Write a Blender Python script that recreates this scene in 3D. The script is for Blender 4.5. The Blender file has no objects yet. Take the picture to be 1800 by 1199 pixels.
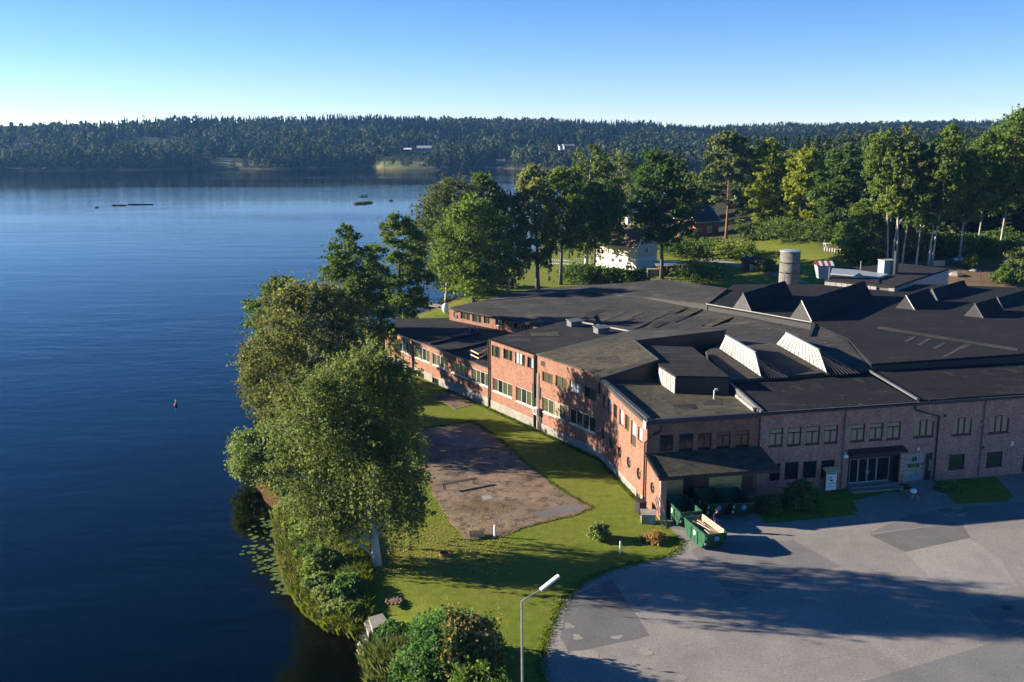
import bpy, math, random
import numpy as np
from mathutils import Vector, Matrix

sc = bpy.context.scene
R = math.radians
# ------------------------------------------------------------------ camera
CAM_H, FPX, HORIZON, CX, CY = 30.0, 1750.0, 240.0, 900.0, 599.5
PITCH = math.atan((CY - HORIZON) / FPX)
cam_d = bpy.data.cameras.new('camera')
cam_d.sensor_width = 36.0
cam_d.lens = 36.0 * FPX / 1800.0
cam_d.clip_start = 0.5
cam_d.clip_end = 9000
cam = bpy.data.objects.new('camera', cam_d)
sc.collection.objects.link(cam)
cam.location = (0, 0, CAM_H)
cam.rotation_euler = (R(90) - PITCH, 0, 0)
sc.camera = cam

# ------------------------------------------------------------------ light
SUN_EL, SUN_A = 17.0, 10.0          # elevation; light travels along +X, turned this much toward the camera
wd = bpy.data.worlds.new('World'); sc.world = wd; wd.use_nodes = True
wn = wd.node_tree.nodes; wl = wd.node_tree.links
bg = wn['Background']
sky = wn.new('ShaderNodeTexSky'); sky.sky_type = 'NISHITA'; sky.sun_disc = False
sky.sun_elevation = R(SUN_EL); sky.sun_rotation = R(270 + SUN_A)
sky.altitude = 50; sky.air_density = 0.62; sky.dust_density = 0.0; sky.ozone_density = 1.9
tint = wn.new('ShaderNodeMix'); tint.data_type = 'RGBA'; tint.blend_type = 'MULTIPLY'; tint.inputs[0].default_value = 1.0; tint.inputs[7].default_value = (1.0, .93, 1.0, 1)
hs = wn.new('ShaderNodeHueSaturation'); hs.inputs['Saturation'].default_value = 1.31
wl.new(sky.outputs[0], tint.inputs[6]); wl.new(tint.outputs[2], hs.inputs['Color']); wl.new(hs.outputs[0], bg.inputs[0]); bg.inputs[1].default_value = 0.061
sun_d = bpy.data.lights.new('sun', 'SUN'); sun_d.energy = 5.0; sun_d.angle = R(0.5)
sun_d.color = (1.0, 0.87, 0.69)
sun = bpy.data.objects.new('sun', sun_d); sc.collection.objects.link(sun)
trav = Vector((math.cos(R(SUN_A)) * math.cos(R(SUN_EL)), -math.sin(R(SUN_A)) * math.cos(R(SUN_EL)), -math.sin(R(SUN_EL))))
sun.rotation_euler = trav.to_track_quat('-Z', 'Y').to_euler()
sun.location = (-60, 60, 80)
vs = sc.view_settings
vs.view_transform = 'Standard'; vs.look = 'None'; vs.gamma = 1.0; vs.use_curve_mapping = False
vs.exposure = 1.66
sc.render.engine = 'CYCLES'
cy = sc.cycles
cy.use_denoising = True; cy.max_bounces = 8; cy.diffuse_bounces = 4; cy.glossy_bounces = 3
cy.transmission_bounces = 4; cy.transparent_max_bounces = 12; cy.volume_bounces = 0
cy.caustics_reflective = False; cy.caustics_refractive = False

# ------------------------------------------------------------------ pixel -> place
def ray(px, py):
    u = (px - CX) / FPX; v = (CY - py) / FPX
    return u, math.cos(PITCH) + v * math.sin(PITCH), -math.sin(PITCH) + v * math.cos(PITCH)
def W(px, py, z=0.0):
    dx, dy, dz = ray(px, py); t = (z - CAM_H) / dz
    return Vector((dx * t, dy * t, z))
def WY(px, py, Y):
    dx, dy, dz = ray(px, py); t = Y / dy
    return Vector((dx * t, Y, CAM_H + dz * t))
def project(x, y, z):
    zz = z - CAM_H
    d = y * math.cos(PITCH) - zz * math.sin(PITCH)
    h = y * math.sin(PITCH) + zz * math.cos(PITCH)
    return CX + FPX * x / d, CY - FPX * h / d

def ss(a, b, x):
    t = np.clip((np.asarray(x, float) - a) / (b - a), 0, 1)
    return t * t * (3 - 2 * t)

# ------------------------------------------------------------------ terrain
WATER = -1.0
_near_px = [(720,1400),(664,1199),(654,1160),(642,1122),(612,1112),(585,1105),(548,1078),(522,1040),(505,1000),(495,950),
            (485,905),(462,876),(445,850),(445,800),(470,740),(485,690),(520,650),(575,612),(620,598),(665,577),(700,562),
            (745,549),(790,531),(830,505),(872,485),(915,455),(955,432),(1000,415),(1060,402),(1110,392),(1150,372),
            (1200,345),(1260,325),(1320,312),(1400,304)]
NEAR = [(-8, -60), (-7, 25)] + [tuple(W(a, b, WATER).xy) for a, b in _near_px] + [(900, 880), (3000, 1000), (3000, -3000), (-20, -3000)]
NEAR = np.array(NEAR)
def sd_near(x, y):
    x = np.asarray(x, float); y = np.asarray(y, float)
    d = np.full(x.shape, 1e9); inside = np.zeros(x.shape, bool)
    n = len(NEAR)
    for i in range(n):
        ax, ay = NEAR[i]; bx, by = NEAR[(i + 1) % n]
        ex, ey = bx - ax, by - ay
        t = np.clip(((x - ax) * ex + (y - ay) * ey) / (ex * ex + ey * ey), 0, 1)
        d = np.minimum(d, np.hypot(x - ax - t * ex, y - ay - t * ey))
        c = ((ay > y) != (by > y))
        with np.errstate(divide='ignore', invalid='ignore'):
            xi = (bx - ax) * (y - ay) / (by - ay if by != ay else 1e-9) + ax
        inside ^= c & (x < xi)
    return np.where(inside, d, -d)
_fs = np.array([(-900,306),(-300,303),(0,300),(150,299),(345,296),(480,296),(600,293),(650,291),(660,293.5),(672,296),(700,297),(790,297),(815,295),(840,292.5),(900,295),(1000,300),(1100,302),(1250,303),(1400,304),(2600,304)], float)
_cr = np.array([(-900,230),(-300,229),(0,227),(60,223),(100,221),(180,216),(250,212),(350,210),(450,208),(650,206),(750,207),(850,210),(1000,213),(1130,217),(1230,223),(1300,221),(1450,219),(1600,216),(1800,214),(2600,212)], float)
_cy = np.array([(-900,1250),(150,1250),(400,1450),(800,1600),(1200,1750),(1500,1900),(2600,1900)], float)
def height(x, y):
    x = np.asarray(x, float); y = np.asarray(y, float)
    px = np.where(y > 5, CX + FPX * x / (np.maximum(y, 5) * math.cos(PITCH) + 4), 5000 * np.sign(x))
    px = np.clip(px, -900, 2600)
    yf = (CAM_H - WATER) * FPX / (np.interp(px, _fs[:,0], _fs[:,1]) - HORIZON)
    yc = np.interp(px, _cy[:,0], _cy[:,1])
    zc = CAM_H + (HORIZON - np.interp(px, _cr[:,0], _cr[:,1])) / FPX * yc - 15
    k = ss(1350, 1520, px)
    y0 = yf * (1 - k) + 480 * k
    t = np.clip((y - y0) / (yc - y0), 0, 1)
    hill = zc * (0.55 * t + 0.45 * t * t * (3 - 2 * t))
    hill = hill + (26 * ss(1700, 2350, y) * ss(200, 40, px) if True else 0)
    hill = hill + 2.2 * np.sin(x * .021 + 1) * np.sin(y * .017) * ss(0, .2, t)
    sd = sd_near(x, y)
    b = 5.5 * ss(152, 212, y) * ss(45, 88, x) + 3.0 * ss(175, 270, y) * ss(-5, 50, x)
    b = b + 0.5 * np.sin(x * .09) * np.sin(y * .07) * ss(150, 260, y)
    zn = WATER + (b - WATER) * ss(-0.3, 5.5, sd)
    far = (y > yf) & (y > 300)
    dw = np.minimum(-sd, np.where(y > 300, np.maximum(yf - y, 0), 1e9))
    zw = WATER - np.minimum(6.0, 0.05 + 0.10 * np.maximum(dw, 0) + 0.2 * np.maximum(dw - 5, 0))
    zf = WATER + (hill + 1.6) * ss(-2, 14, y - yf)
    z = np.where(sd > 0, zn + hill * (y > 300) , np.where(far, zf, zw))
    return z, sd, yf, px, far
def gz(x, y):
    return float(height(np.array([x]), np.array([y]))[0][0])
def G(px, py):
    z = 0.0
    for _ in range(25):
        p = W(px, py, z); z = 0.6 * z + 0.4 * gz(p.x, p.y)
    return W(px, py, z)

# ------------------------------------------------------------------ materials
MATS = {}
class NT:
    def __init__(s, m): s.n = m.node_tree.nodes; s.l = m.node_tree.links
    def new(s, t, **k):
        o = s.n.new(t)
        for a, b in k.items(): setattr(o, a, b)
        return o
    def link(s, a, b): s.l.new(a, b)
def col(c): return (c[0], c[1], c[2], 1.0)
def newmat(name):
    m = bpy.data.materials.new(name); m.use_nodes = True; MATS[name] = m
    t = NT(m); return m, t, t.n['Principled BSDF']
def pos(t, scale=(1, 1, 1), kind='world'):
    if kind == 'uv': src = t.new('ShaderNodeUVMap').outputs[0]
    elif kind == 'object': src = t.new('ShaderNodeTexCoord').outputs['Object']
    else: src = t.new('ShaderNodeNewGeometry').outputs['Position']
    mp = t.new('ShaderNodeMapping'); mp.inputs['Scale'].default_value = scale
    t.link(src, mp.inputs[0]); return mp.outputs[0]
def noise(t, vec, scale, detail=4, rough=.6, dist=0):
    n = t.new('ShaderNodeTexNoise'); n.inputs['Scale'].default_value = scale
    n.inputs['Detail'].default_value = detail; n.inputs['Roughness'].default_value = rough
    n.inputs['Distortion'].default_value = dist
    t.link(vec, n.inputs['Vector']); return n.outputs[0]
def ramp(t, fac, stops):
    r = t.new('ShaderNodeValToRGB'); e = r.color_ramp.elements
    while len(e) < len(stops): e.new(.5)
    for i, (p, c) in enumerate(stops):
        e[i].position = p; e[i].color = col(c) if hasattr(c, '__len__') else (c, c, c, 1)
    t.link(fac, r.inputs[0]); return r.outputs[0]
def mix(t, fac, a, b, mode='MIX'):
    m = t.new('ShaderNodeMix', data_type='RGBA', blend_type=mode)
    for s, v in ((m.inputs[0], fac), (m.inputs[6], a), (m.inputs[7], b)):
        if hasattr(v, 'links') or hasattr(v, 'is_linked'): t.link(v, s)
        else: s.default_value = col(v) if hasattr(v, '__len__') else v
    return m.outputs[2]
def bump(t, h, strength, dist, bsdf):
    b = t.new('ShaderNodeBump'); b.inputs['Strength'].default_value = strength; b.inputs['Distance'].default_value = dist
    t.link(h, b.inputs['Height']); t.link(b.outputs[0], bsdf.inputs['Normal']); return b
def plain(name, c, rough=.7, var=.25, scale=3.0, metal=0, bmp=.0, spec=.4, stain=None, kind='world'):
    m, t, b = newmat(name)
    v = pos(t, kind=kind)
    n1 = noise(t, v, scale, 5, .65)
    c0 = tuple(x * (1 - var) for x in c); c1 = tuple(min(1, x * (1 + var)) for x in c)
    o = ramp(t, n1, [(.3, c0), (.7, c1)])
    if stain:
        n2 = noise(t, v, scale * .35, 6, .7, .5)
        o = mix(t, ramp(t, n2, [(.52, 0.0), (.68, .8)]), o, stain)
    t.link(o, b.inputs['Base Color'])
    b.inputs['Roughness'].default_value = rough; b.inputs['Metallic'].default_value = metal
    b.inputs['Specular IOR Level'].default_value = spec
    if bmp: bump(t, noise(t, v, scale * 4, 4), bmp, .05, b)
    return m
def brick(name, c1, c2, mortar, stain, stain_amt):
    m, t, b = newmat(name)
    v = pos(t, kind='uv')
    br = t.new('ShaderNodeTexBrick')
    br.inputs['Color1'].default_value = col(c1); br.inputs['Color2'].default_value = col(c2)
    br.inputs['Mortar'].default_value = col(mortar); br.inputs['Scale'].default_value = 1.0
    br.inputs['Mortar Size'].default_value = .008; br.inputs['Bias'].default_value = 0
    br.inputs['Brick Width'].default_value = .27; br.inputs['Row Height'].default_value = .085
    t.link(v, br.inputs['Vector'])
    n1 = noise(t, v, 1.1, 6, .7)
    o = mix(t, ramp(t, n1, [(.35, 0.0), (.72, stain_amt)]), br.outputs[0], stain)
    n2 = noise(t, v, 4.5, 5, .85)
    o = mix(t, 1.0, o, ramp(t, n2, [(.28, .45), (.72, 1.5)]), 'MULTIPLY')
    n3 = noise(t, pos(t, (.8, .12, 1), 'uv'), 3.0, 4, .6)
    o = mix(t, .55, o, ramp(t, n3, [(.3, .72), (.65, 1.15)]), 'MULTIPLY')
    t.link(o, b.inputs['Base Color']); b.inputs['Roughness'].default_value = .88
    b.inputs['Specular IOR Level'].default_value = .25
    bump(t, br.outputs['Fac'], .35, -.012, b)
    return m
brick('brick_red', (.28,.118,.076), (.20,.074,.047), (.25,.18,.14), (.30,.175,.12), .55)
brick('brick_old', (.45,.205,.145), (.32,.130,.090), (.33,.26,.22), (.42,.33,.28), .7)
def felt(name, c0, c1, patch, seam_dir=(1, 0, 0), amt=.6, moss=None):
    m, t, b = newmat(name)
    v = pos(t)
    big = noise(t, v, .16, 5, .6, .8)
    o = ramp(t, big, [(.3, c0), (.7, c1)])
    # long weather streaks
    rot = t.new('ShaderNodeMapping'); rot.inputs['Rotation'].default_value = (0, 0, seam_dir[0])
    rot.inputs['Scale'].default_value = (.12, 1.1, 1)
    t.link(t.new('ShaderNodeNewGeometry').outputs['Position'], rot.inputs[0])
    st = noise(t, rot.outputs[0], 1.0, 5, .65, .2)
    o = mix(t, ramp(t, st, [(.56, 0.0), (.70, amt)]), o, patch)
    # roll seams, one metre apart
    r2 = t.new('ShaderNodeMapping'); r2.inputs['Rotation'].default_value = (0, 0, seam_dir[0])
    t.link(t.new('ShaderNodeNewGeometry').outputs['Position'], r2.inputs[0])
    wv = t.new('ShaderNodeTexWave', wave_type='BANDS', bands_direction='Y', wave_profile='SIN')
    wv.inputs['Scale'].default_value = .314; wv.inputs['Distortion'].default_value = .15
    t.link(r2.outputs[0], wv.inputs['Vector'])
    seam = ramp(t, wv.outputs[1], [(0, .8), (.02, 0.0)])
    o = mix(t, seam, o, tuple(x * .55 for x in c0))
    if moss:
        mo = noise(t, v, 1.6, 6, .75)
        o = mix(t, ramp(t, mo, [(.48, 0.0), (.66, .85)]), o, moss)
    fine = noise(t, v, 9, 4, .8)
    o = mix(t, 1.0, o, ramp(t, fine, [(.3, .62), (.72, 1.45)]), 'MULTIPLY')
    md = noise(t, v, 1.1, 5, .7)
    o = mix(t, 1.0, o, ramp(t, md, [(.32, .72), (.68, 1.3)]), 'MULTIPLY')
    sp = noise(t, v, 2.7, 2, .5)
    o = mix(t, ramp(t, sp, [(.735, 0.0), (.76, .7)]), o, (.30,.29,.26))
    t.link(o, b.inputs['Base Color']); b.inputs['Roughness'].default_value = .88
    b.inputs['Specular IOR Level'].default_value = .15
    bump(t, fine, .35, .03, b)
    return m
felt('felt_dark', (.017,.017,.018), (.030,.029,.029), (.075,.070,.066), (.2,), .75)
felt('felt_black', (.009,.0095,.011), (.016,.016,.018), (.040,.039,.040), (.35,), .6)
felt('felt_grey', (.032,.030,.028), (.060,.056,.051), (.120,.112,.100), (-.95,), .75)
felt('felt_moss', (.040,.037,.030), (.072,.064,.050), (.110,.098,.076), (-.55,), .55, (.100,.092,.045))
plain('fascia', (.035,.037,.042), .55, .2, 2)
plain('fascia_pale', (.46,.45,.43), .6, .15, 2)
plain('metal_white', (.32,.31,.285), .6, .2, 2.2, stain=(.17,.165,.155))
plain('metal_grey', (.12,.125,.13), .55, .2, 2, stain=(.07,.07,.075))
plain('metal_dark', (.040,.042,.046), .6, .25, 2, stain=(.075,.075,.078))
plain('metal_black', (.022,.023,.026), .45, .2, 3)
plain('pipe_white', (.68,.67,.64), .5, .08, 3)
plain('concrete', (.24,.225,.195), .9, .22, 1.3, bmp=.3, stain=(.20,.19,.16))
plain('frame_white', (.66,.65,.60), .5, .08, 3)
plain('frame_brown', (.060,.036,.026), .55, .2, 3)
plain('frame_black', (.018,.017,.018), .5, .2, 3)
plain('interior', (.02,.021,.022), .9, .2, 3)
plain('plywood', (.66,.46,.17), .75, .12, 2, stain=(.55,.37,.13))
plain('board_red', (.16,.055,.045), .8, .2, 3)
plain('timber', (.50,.36,.22), .8, .2, 4)
plain('timber_grey', (.27,.25,.22), .85, .25, 3)
plain('timber_dark', (.055,.045,.036), .8, .25, 3)
plain('green_paint', (.012,.080,.038), .5, .3, 2.5, stain=(.05,.075,.04))
plain('green_inside', (.085,.030,.022), .7, .3, 2.5)
plain('rust', (.22,.12,.05), .8, .3, 6)
plain('mark_white', (.72,.74,.74), .6, .06, 3)
plain('mark_green', (.04,.30,.07), .6, .08, 3)
plain('mark_yellow', (.62,.55,.10), .6, .08, 3)
plain('mark_blue', (.10,.34,.62), .55, .08, 3)
plain('sheet_blue', (.27,.305,.335), .4, .12, 1.2)
plain('roof_red', (.30,.06,.04), .7, .2, 3)
plain('roof_brown', (.14,.105,.080), .85, .25, 2.2, bmp=.4)
plain('roof_slate', (.020,.023,.032), .6, .25, 2)
plain('wall_white', (.76,.74,.70), .8, .05, 1.0)
plain('wall_cream', (.55,.51,.45), .8, .06, 1.0)
plain('wall_red', (.30,.085,.05), .85, .2, 2)
plain('wall_red_dark', (.13,.030,.022), .85, .2, 2)
plain('stone', (.27,.25,.23), .9, .3, 2, bmp=.5)
plain('silo_block', (.15,.142,.125), .9, .35, 2.2, bmp=.4, stain=(.085,.08,.07))
plain('galvanised', (.34,.355,.37), .45, .15, 2, metal=.5)
plain('lamp_white', (.80,.80,.78), .35, .03, 2)
plain('skin', (.48,.29,.21), .6, .05, 5)
plain('cloth_black', (.015,.016,.02), .85, .2, 6)
plain('denim', (.055,.12,.30), .85, .15, 6)
plain('hair', (.05,.032,.02), .8, .2, 9)
plain('earth', (.16,.105,.070), .95, .3, 1.2, bmp=.6)
plain('bark_birch', (.46,.445,.40), .8, .1, 1.2, stain=(.09,.08,.07), bmp=.3)
plain('bark_grey', (.115,.095,.075), .9, .3, 2.5, bmp=.5)
plain('bark_pine', (.25,.125,.065), .9, .3, 2.0, bmp=.5)
plain('bark_aspen', (.34,.33,.27), .85, .2, 1.5, stain=(.12,.115,.095))
m, t, b = newmat('glass')
b.inputs['Base Color'].default_value = (.012,.016,.017,1); b.inputs['Roughness'].default_value = .06
b.inputs['Specular IOR Level'].default_value = .7
m, t, b = newmat('glass_green')
b.inputs['Base Color'].default_value = (.060,.066,.036,1); b.inputs['Roughness'].default_value = .10
b.inputs['Specular IOR Level'].default_value = .6
m, t, b = newmat('glass_blind')
b.inputs['Base Color'].default_value = (.36,.39,.385,1); b.inputs['Roughness'].default_value = .12
m, t, b = newmat('glass_curtain_reflect')
b.inputs['Base Color'].default_value = (.30,.24,.17,1); b.inputs['Roughness'].default_value = .10  # curtain tone with a tan reflection painted into the pane colour

def leafmat(name, dark, mid, light, trans=.5, rough=.6, gain=2.3):
    dark, mid, light = [tuple(x*gain for x in c) for c in (dark, mid, light)]
    m, t, b = newmat(name)
    at = t.new('ShaderNodeAttribute', attribute_name='tint')
    oi = t.new('ShaderNodeObjectInfo')
    o = ramp(t, at.outputs['Fac'], [(0, dark), (.5, mid), (1, light)])
    n = noise(t, pos(t), .45, 3, .6)
    o = mix(t, 1.0, o, ramp(t, n, [(.3, (.78,.82,.8)), (.72, (1.18,1.14,1.0))]), 'MULTIPLY')
    hs = t.new('ShaderNodeHueSaturation')
    ma = t.new('ShaderNodeMapRange'); t.link(oi.outputs['Random'], ma.inputs[0])
    ma.inputs[3].default_value = .475; ma.inputs[4].default_value = .515
    mb = t.new('ShaderNodeMapRange'); t.link(oi.outputs['Random'], mb.inputs[0])
    mb.inputs[3].default_value = 1.15; mb.inputs[4].default_value = .85
    t.link(ma.outputs[0], hs.inputs['Hue']); t.link(mb.outputs[0], hs.inputs['Value']); t.link(o, hs.inputs['Color'])
    t.link(hs.outputs[0], b.inputs['Base Color']); b.inputs['Roughness'].default_value = rough
    b.inputs['Specular IOR Level'].default_value = .12
    tr = t.new('ShaderNodeBsdfTranslucent')
    t.link(mix(t, 1.0, hs.outputs[0], (1.15,1.15,.65), 'MULTIPLY'), tr.inputs[0])
    ms = t.new('ShaderNodeMixShader'); ms.inputs[0].default_value = trans
    t.link(b.outputs[0], ms.inputs[1]); t.link(tr.outputs[0], ms.inputs[2])
    t.link(ms.outputs[0], t.n['Material Output'].inputs[0])
    return m
leafmat('leaf_birch', (.036,.052,.017), (.072,.092,.034), (.130,.145,.066))
leafmat('leaf_birch_dull', (.026,.036,.014), (.050,.062,.026), (.092,.100,.048))
leafmat('leaf_green', (.032,.056,.014), (.062,.096,.022), (.108,.140,.038))
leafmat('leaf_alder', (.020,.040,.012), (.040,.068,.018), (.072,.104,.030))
leafmat('leaf_linden', (.060,.085,.012), (.105,.130,.018), (.160,.165,.028))
leafmat('leaf_willow', (.045,.072,.026), (.078,.110,.042), (.130,.160,.076))
leafmat('leaf_autumn', (.075,.070,.025), (.155,.115,.045), (.24,.16,.075))
leafmat('leaf_hedge', (.022,.055,.018), (.045,.090,.030), (.085,.135,.050))
leafmat('needle', (.012,.024,.012), (.022,.038,.017), (.038,.055,.022), .15)
leafmat('needle_pine', (.028,.044,.018), (.050,.068,.026), (.080,.095,.036), .2)
leafmat('far_leaf', (.024,.044,.020), (.040,.060,.024), (.062,.075,.028), .25, .8, 1.1)
leafmat('far_needle', (.010,.024,.016), (.017,.034,.020), (.028,.046,.024), .1, .8, .8)
leafmat('reed', (.060,.095,.028), (.110,.145,.045), (.20,.19,.085), .3, .6, 1.1)
leafmat('lily', (.06,.10,.025), (.10,.15,.045), (.16,.20,.075), .15, .6, 1.1)
leafmat('fallen_leaf', (.20,.17,.03), (.36,.31,.07), (.50,.46,.16), .2, .6, 1.1)
leafmat('grass_blade', (.060,.100,.014), (.095,.140,.020), (.145,.185,.032), .3, .6, 1.1)

# ground
m, t, b = newmat('ground')
v = pos(t)
g1 = noise(t, v, .10, 5, .6); g2 = noise(t, v, 1.3, 6, .7); g3 = noise(t, v, 12, 4, .75)
o = ramp(t, g2, [(.28, (.075,.115,.010)), (.5, (.128,.172,.014)), (.75, (.205,.215,.030))])
o = mix(t, ramp(t, g1, [(.42, 0.0), (.64, .55)]), o, (.185,.172,.032))
o = mix(t, 1.0, o, ramp(t, g3, [(.25, .55), (.75, 1.4)]), 'MULTIPLY')
def attr(n): return t.new('ShaderNodeAttribute', attribute_name=n).outputs['Fac']
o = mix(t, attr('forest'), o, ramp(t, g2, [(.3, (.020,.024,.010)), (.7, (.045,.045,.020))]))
o = mix(t, attr('meadow'), o, ramp(t, g2, [(.3, (.12,.15,.035)), (.7, (.19,.20,.06))]))
e1 = noise(t, v, .5, 6, .7)
o = mix(t, attr('earth'), o, ramp(t, e1, [(.3, (.10,.070,.045)), (.5, (.19,.120,.075)), (.62, (.12,.115,.045)), (.75, (.24,.18,.13))]))
o = mix(t, attr('mud'), o, ramp(t, g2, [(.3, (.075,.038,.016)), (.7, (.16,.085,.035))]))
t.link(o, b.inputs['Base Color']); b.inputs['Roughness'].default_value = .95; b.inputs['Specular IOR Level'].default_value = .15
mx = t.new('ShaderNodeMath', operation='ADD'); t.link(g2, mx.inputs[0]); t.link(g3, mx.inputs[1])
bump(t, mx.outputs[0], .8, .10, b)

# lake
m, t, b = newmat('water')
t.n.remove(b)
out = t.n['Material Output']
gl = t.new('ShaderNodeBsdfGlossy'); gl.inputs['Roughness'].default_value = .03
trn = t.new('ShaderNodeBsdfTransparent'); trn.inputs[0].default_value = (.80,.72,.55,1)
fr = t.new('ShaderNodeFresnel'); fr.inputs[0].default_value = 1.33
w1 = noise(t, pos(t, (.55, 1.0, 1)), .55, 3, .55, .4)
w2 = noise(t, pos(t, (.35, 1.0, 1)), .10, 3, .5, .6)
w3 = noise(t, pos(t, (.8, 1.0, 1)), 2.2, 2, .5)
mm = t.new('ShaderNodeMath', operation='MULTIPLY_ADD'); t.link(w2, mm.inputs[0]); mm.inputs[1].default_value = 2.6; t.link(w1, mm.inputs[2])
m3 = t.new('ShaderNodeMath', operation='MULTIPLY_ADD'); t.link(w3, m3.inputs[0]); m3.inputs[1].default_value = .22; t.link(mm.outputs[0], m3.inputs[2])
# wind lanes: rougher and smoother stretches
lane = noise(t, pos(t, (.25, 1.0, 1)), .012, 3, .5, .3)
bp = t.new('ShaderNodeBump'); bp.inputs['Distance'].default_value = .05
t.link(ramp(t, lane, [(.35, .30), (.6, 1.0)]), bp.inputs['Strength'])
t.link(m3.outputs[0], bp.inputs['Height'])
t.link(bp.outputs[0], gl.inputs['Normal']); t.link(bp.outputs[0], fr.inputs['Normal'])
ms = t.new('ShaderNodeMixShader'); t.link(fr.outputs[0], ms.inputs[0]); t.link(trn.outputs[0], ms.inputs[1]); t.link(gl.outputs[0], ms.inputs[2])
t.link(ms.outputs[0], out.inputs['Surface'])
va = t.new('ShaderNodeVolumeAbsorption'); va.inputs[0].default_value = (.40,.24,.09,1); va.inputs[1].default_value = .55
t.link(va.outputs[0], out.inputs['Volume'])

# asphalt family
def asphalt(name, c, var=.25, stain=None, moss=None):
    m, t, b = newmat(name); v = pos(t)
    n1 = noise(t, v, .25, 6, .65, .5); n2 = noise(t, v, 7, 5, .85); n3 = noise(t, v, 1.4, 6, .7)
    o = ramp(t, n1, [(.3, tuple(x*(1-var) for x in c)), (.7, tuple(x*(1+var) for x in c))])
    if stain: o = mix(t, ramp(t, n3, [(.56, 0.0), (.72, .75)]), o, stain)
    if moss: o = mix(t, ramp(t, noise(t, v, .9, 6, .75), [(.50, 0.0), (.60, .85)]), o, moss)
    vo = t.new('ShaderNodeTexVoronoi', feature='DISTANCE_TO_EDGE'); vo.inputs['Scale'].default_value = .16
    nv = t.new('ShaderNodeVectorMath', operation='ADD'); t.link(v, nv.inputs[0])
    dn = t.new('ShaderNodeTexNoise'); dn.inputs['Scale'].default_value = .9; dn.inputs['Detail'].default_value = 4; t.link(v, dn.inputs['Vector']); 
    sc_ = t.new('ShaderNodeVectorMath', operation='SCALE'); sc_.inputs['Scale'].default_value = 1.6
    t.link(dn.outputs['Color'], sc_.inputs[0]); t.link(sc_.outputs[0], nv.inputs[1]); t.link(nv.outputs[0], vo.inputs['Vector'])
    o = mix(t, ramp(t, vo.outputs[0], [(.0, .32), (.005, 0.0)]), o, tuple(x*.4 for x in c))
    o = mix(t, 1.0, o, ramp(t, n2, [(.28, .62), (.72, 1.42)]), 'MULTIPLY')
    t.link(o, b.inputs['Base Color']); b.inputs['Roughness'].default_value = .92; b.inputs['Specular IOR Level'].default_value = .2
    bump(t, n2, .4, .03, b); return m
asphalt('asphalt', (.225,.210,.192), .16, (.28,.265,.24))
asphalt('asphalt_dark', (.135,.131,.128), .18, (.12,.118,.112))
asphalt('asphalt_mid', (.165,.160,.154), .16, (.165,.16,.15))
asphalt('asphalt_pale', (.265,.250,.228), .12, (.29,.275,.25))
asphalt('slab', (.185,.135,.094), .45, (.33,.265,.20), (.065,.050,.034))
asphalt('gravel', (.24,.22,.19), .15)
plain('wet', (.05,.05,.05), .12, .3, .8)

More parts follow.
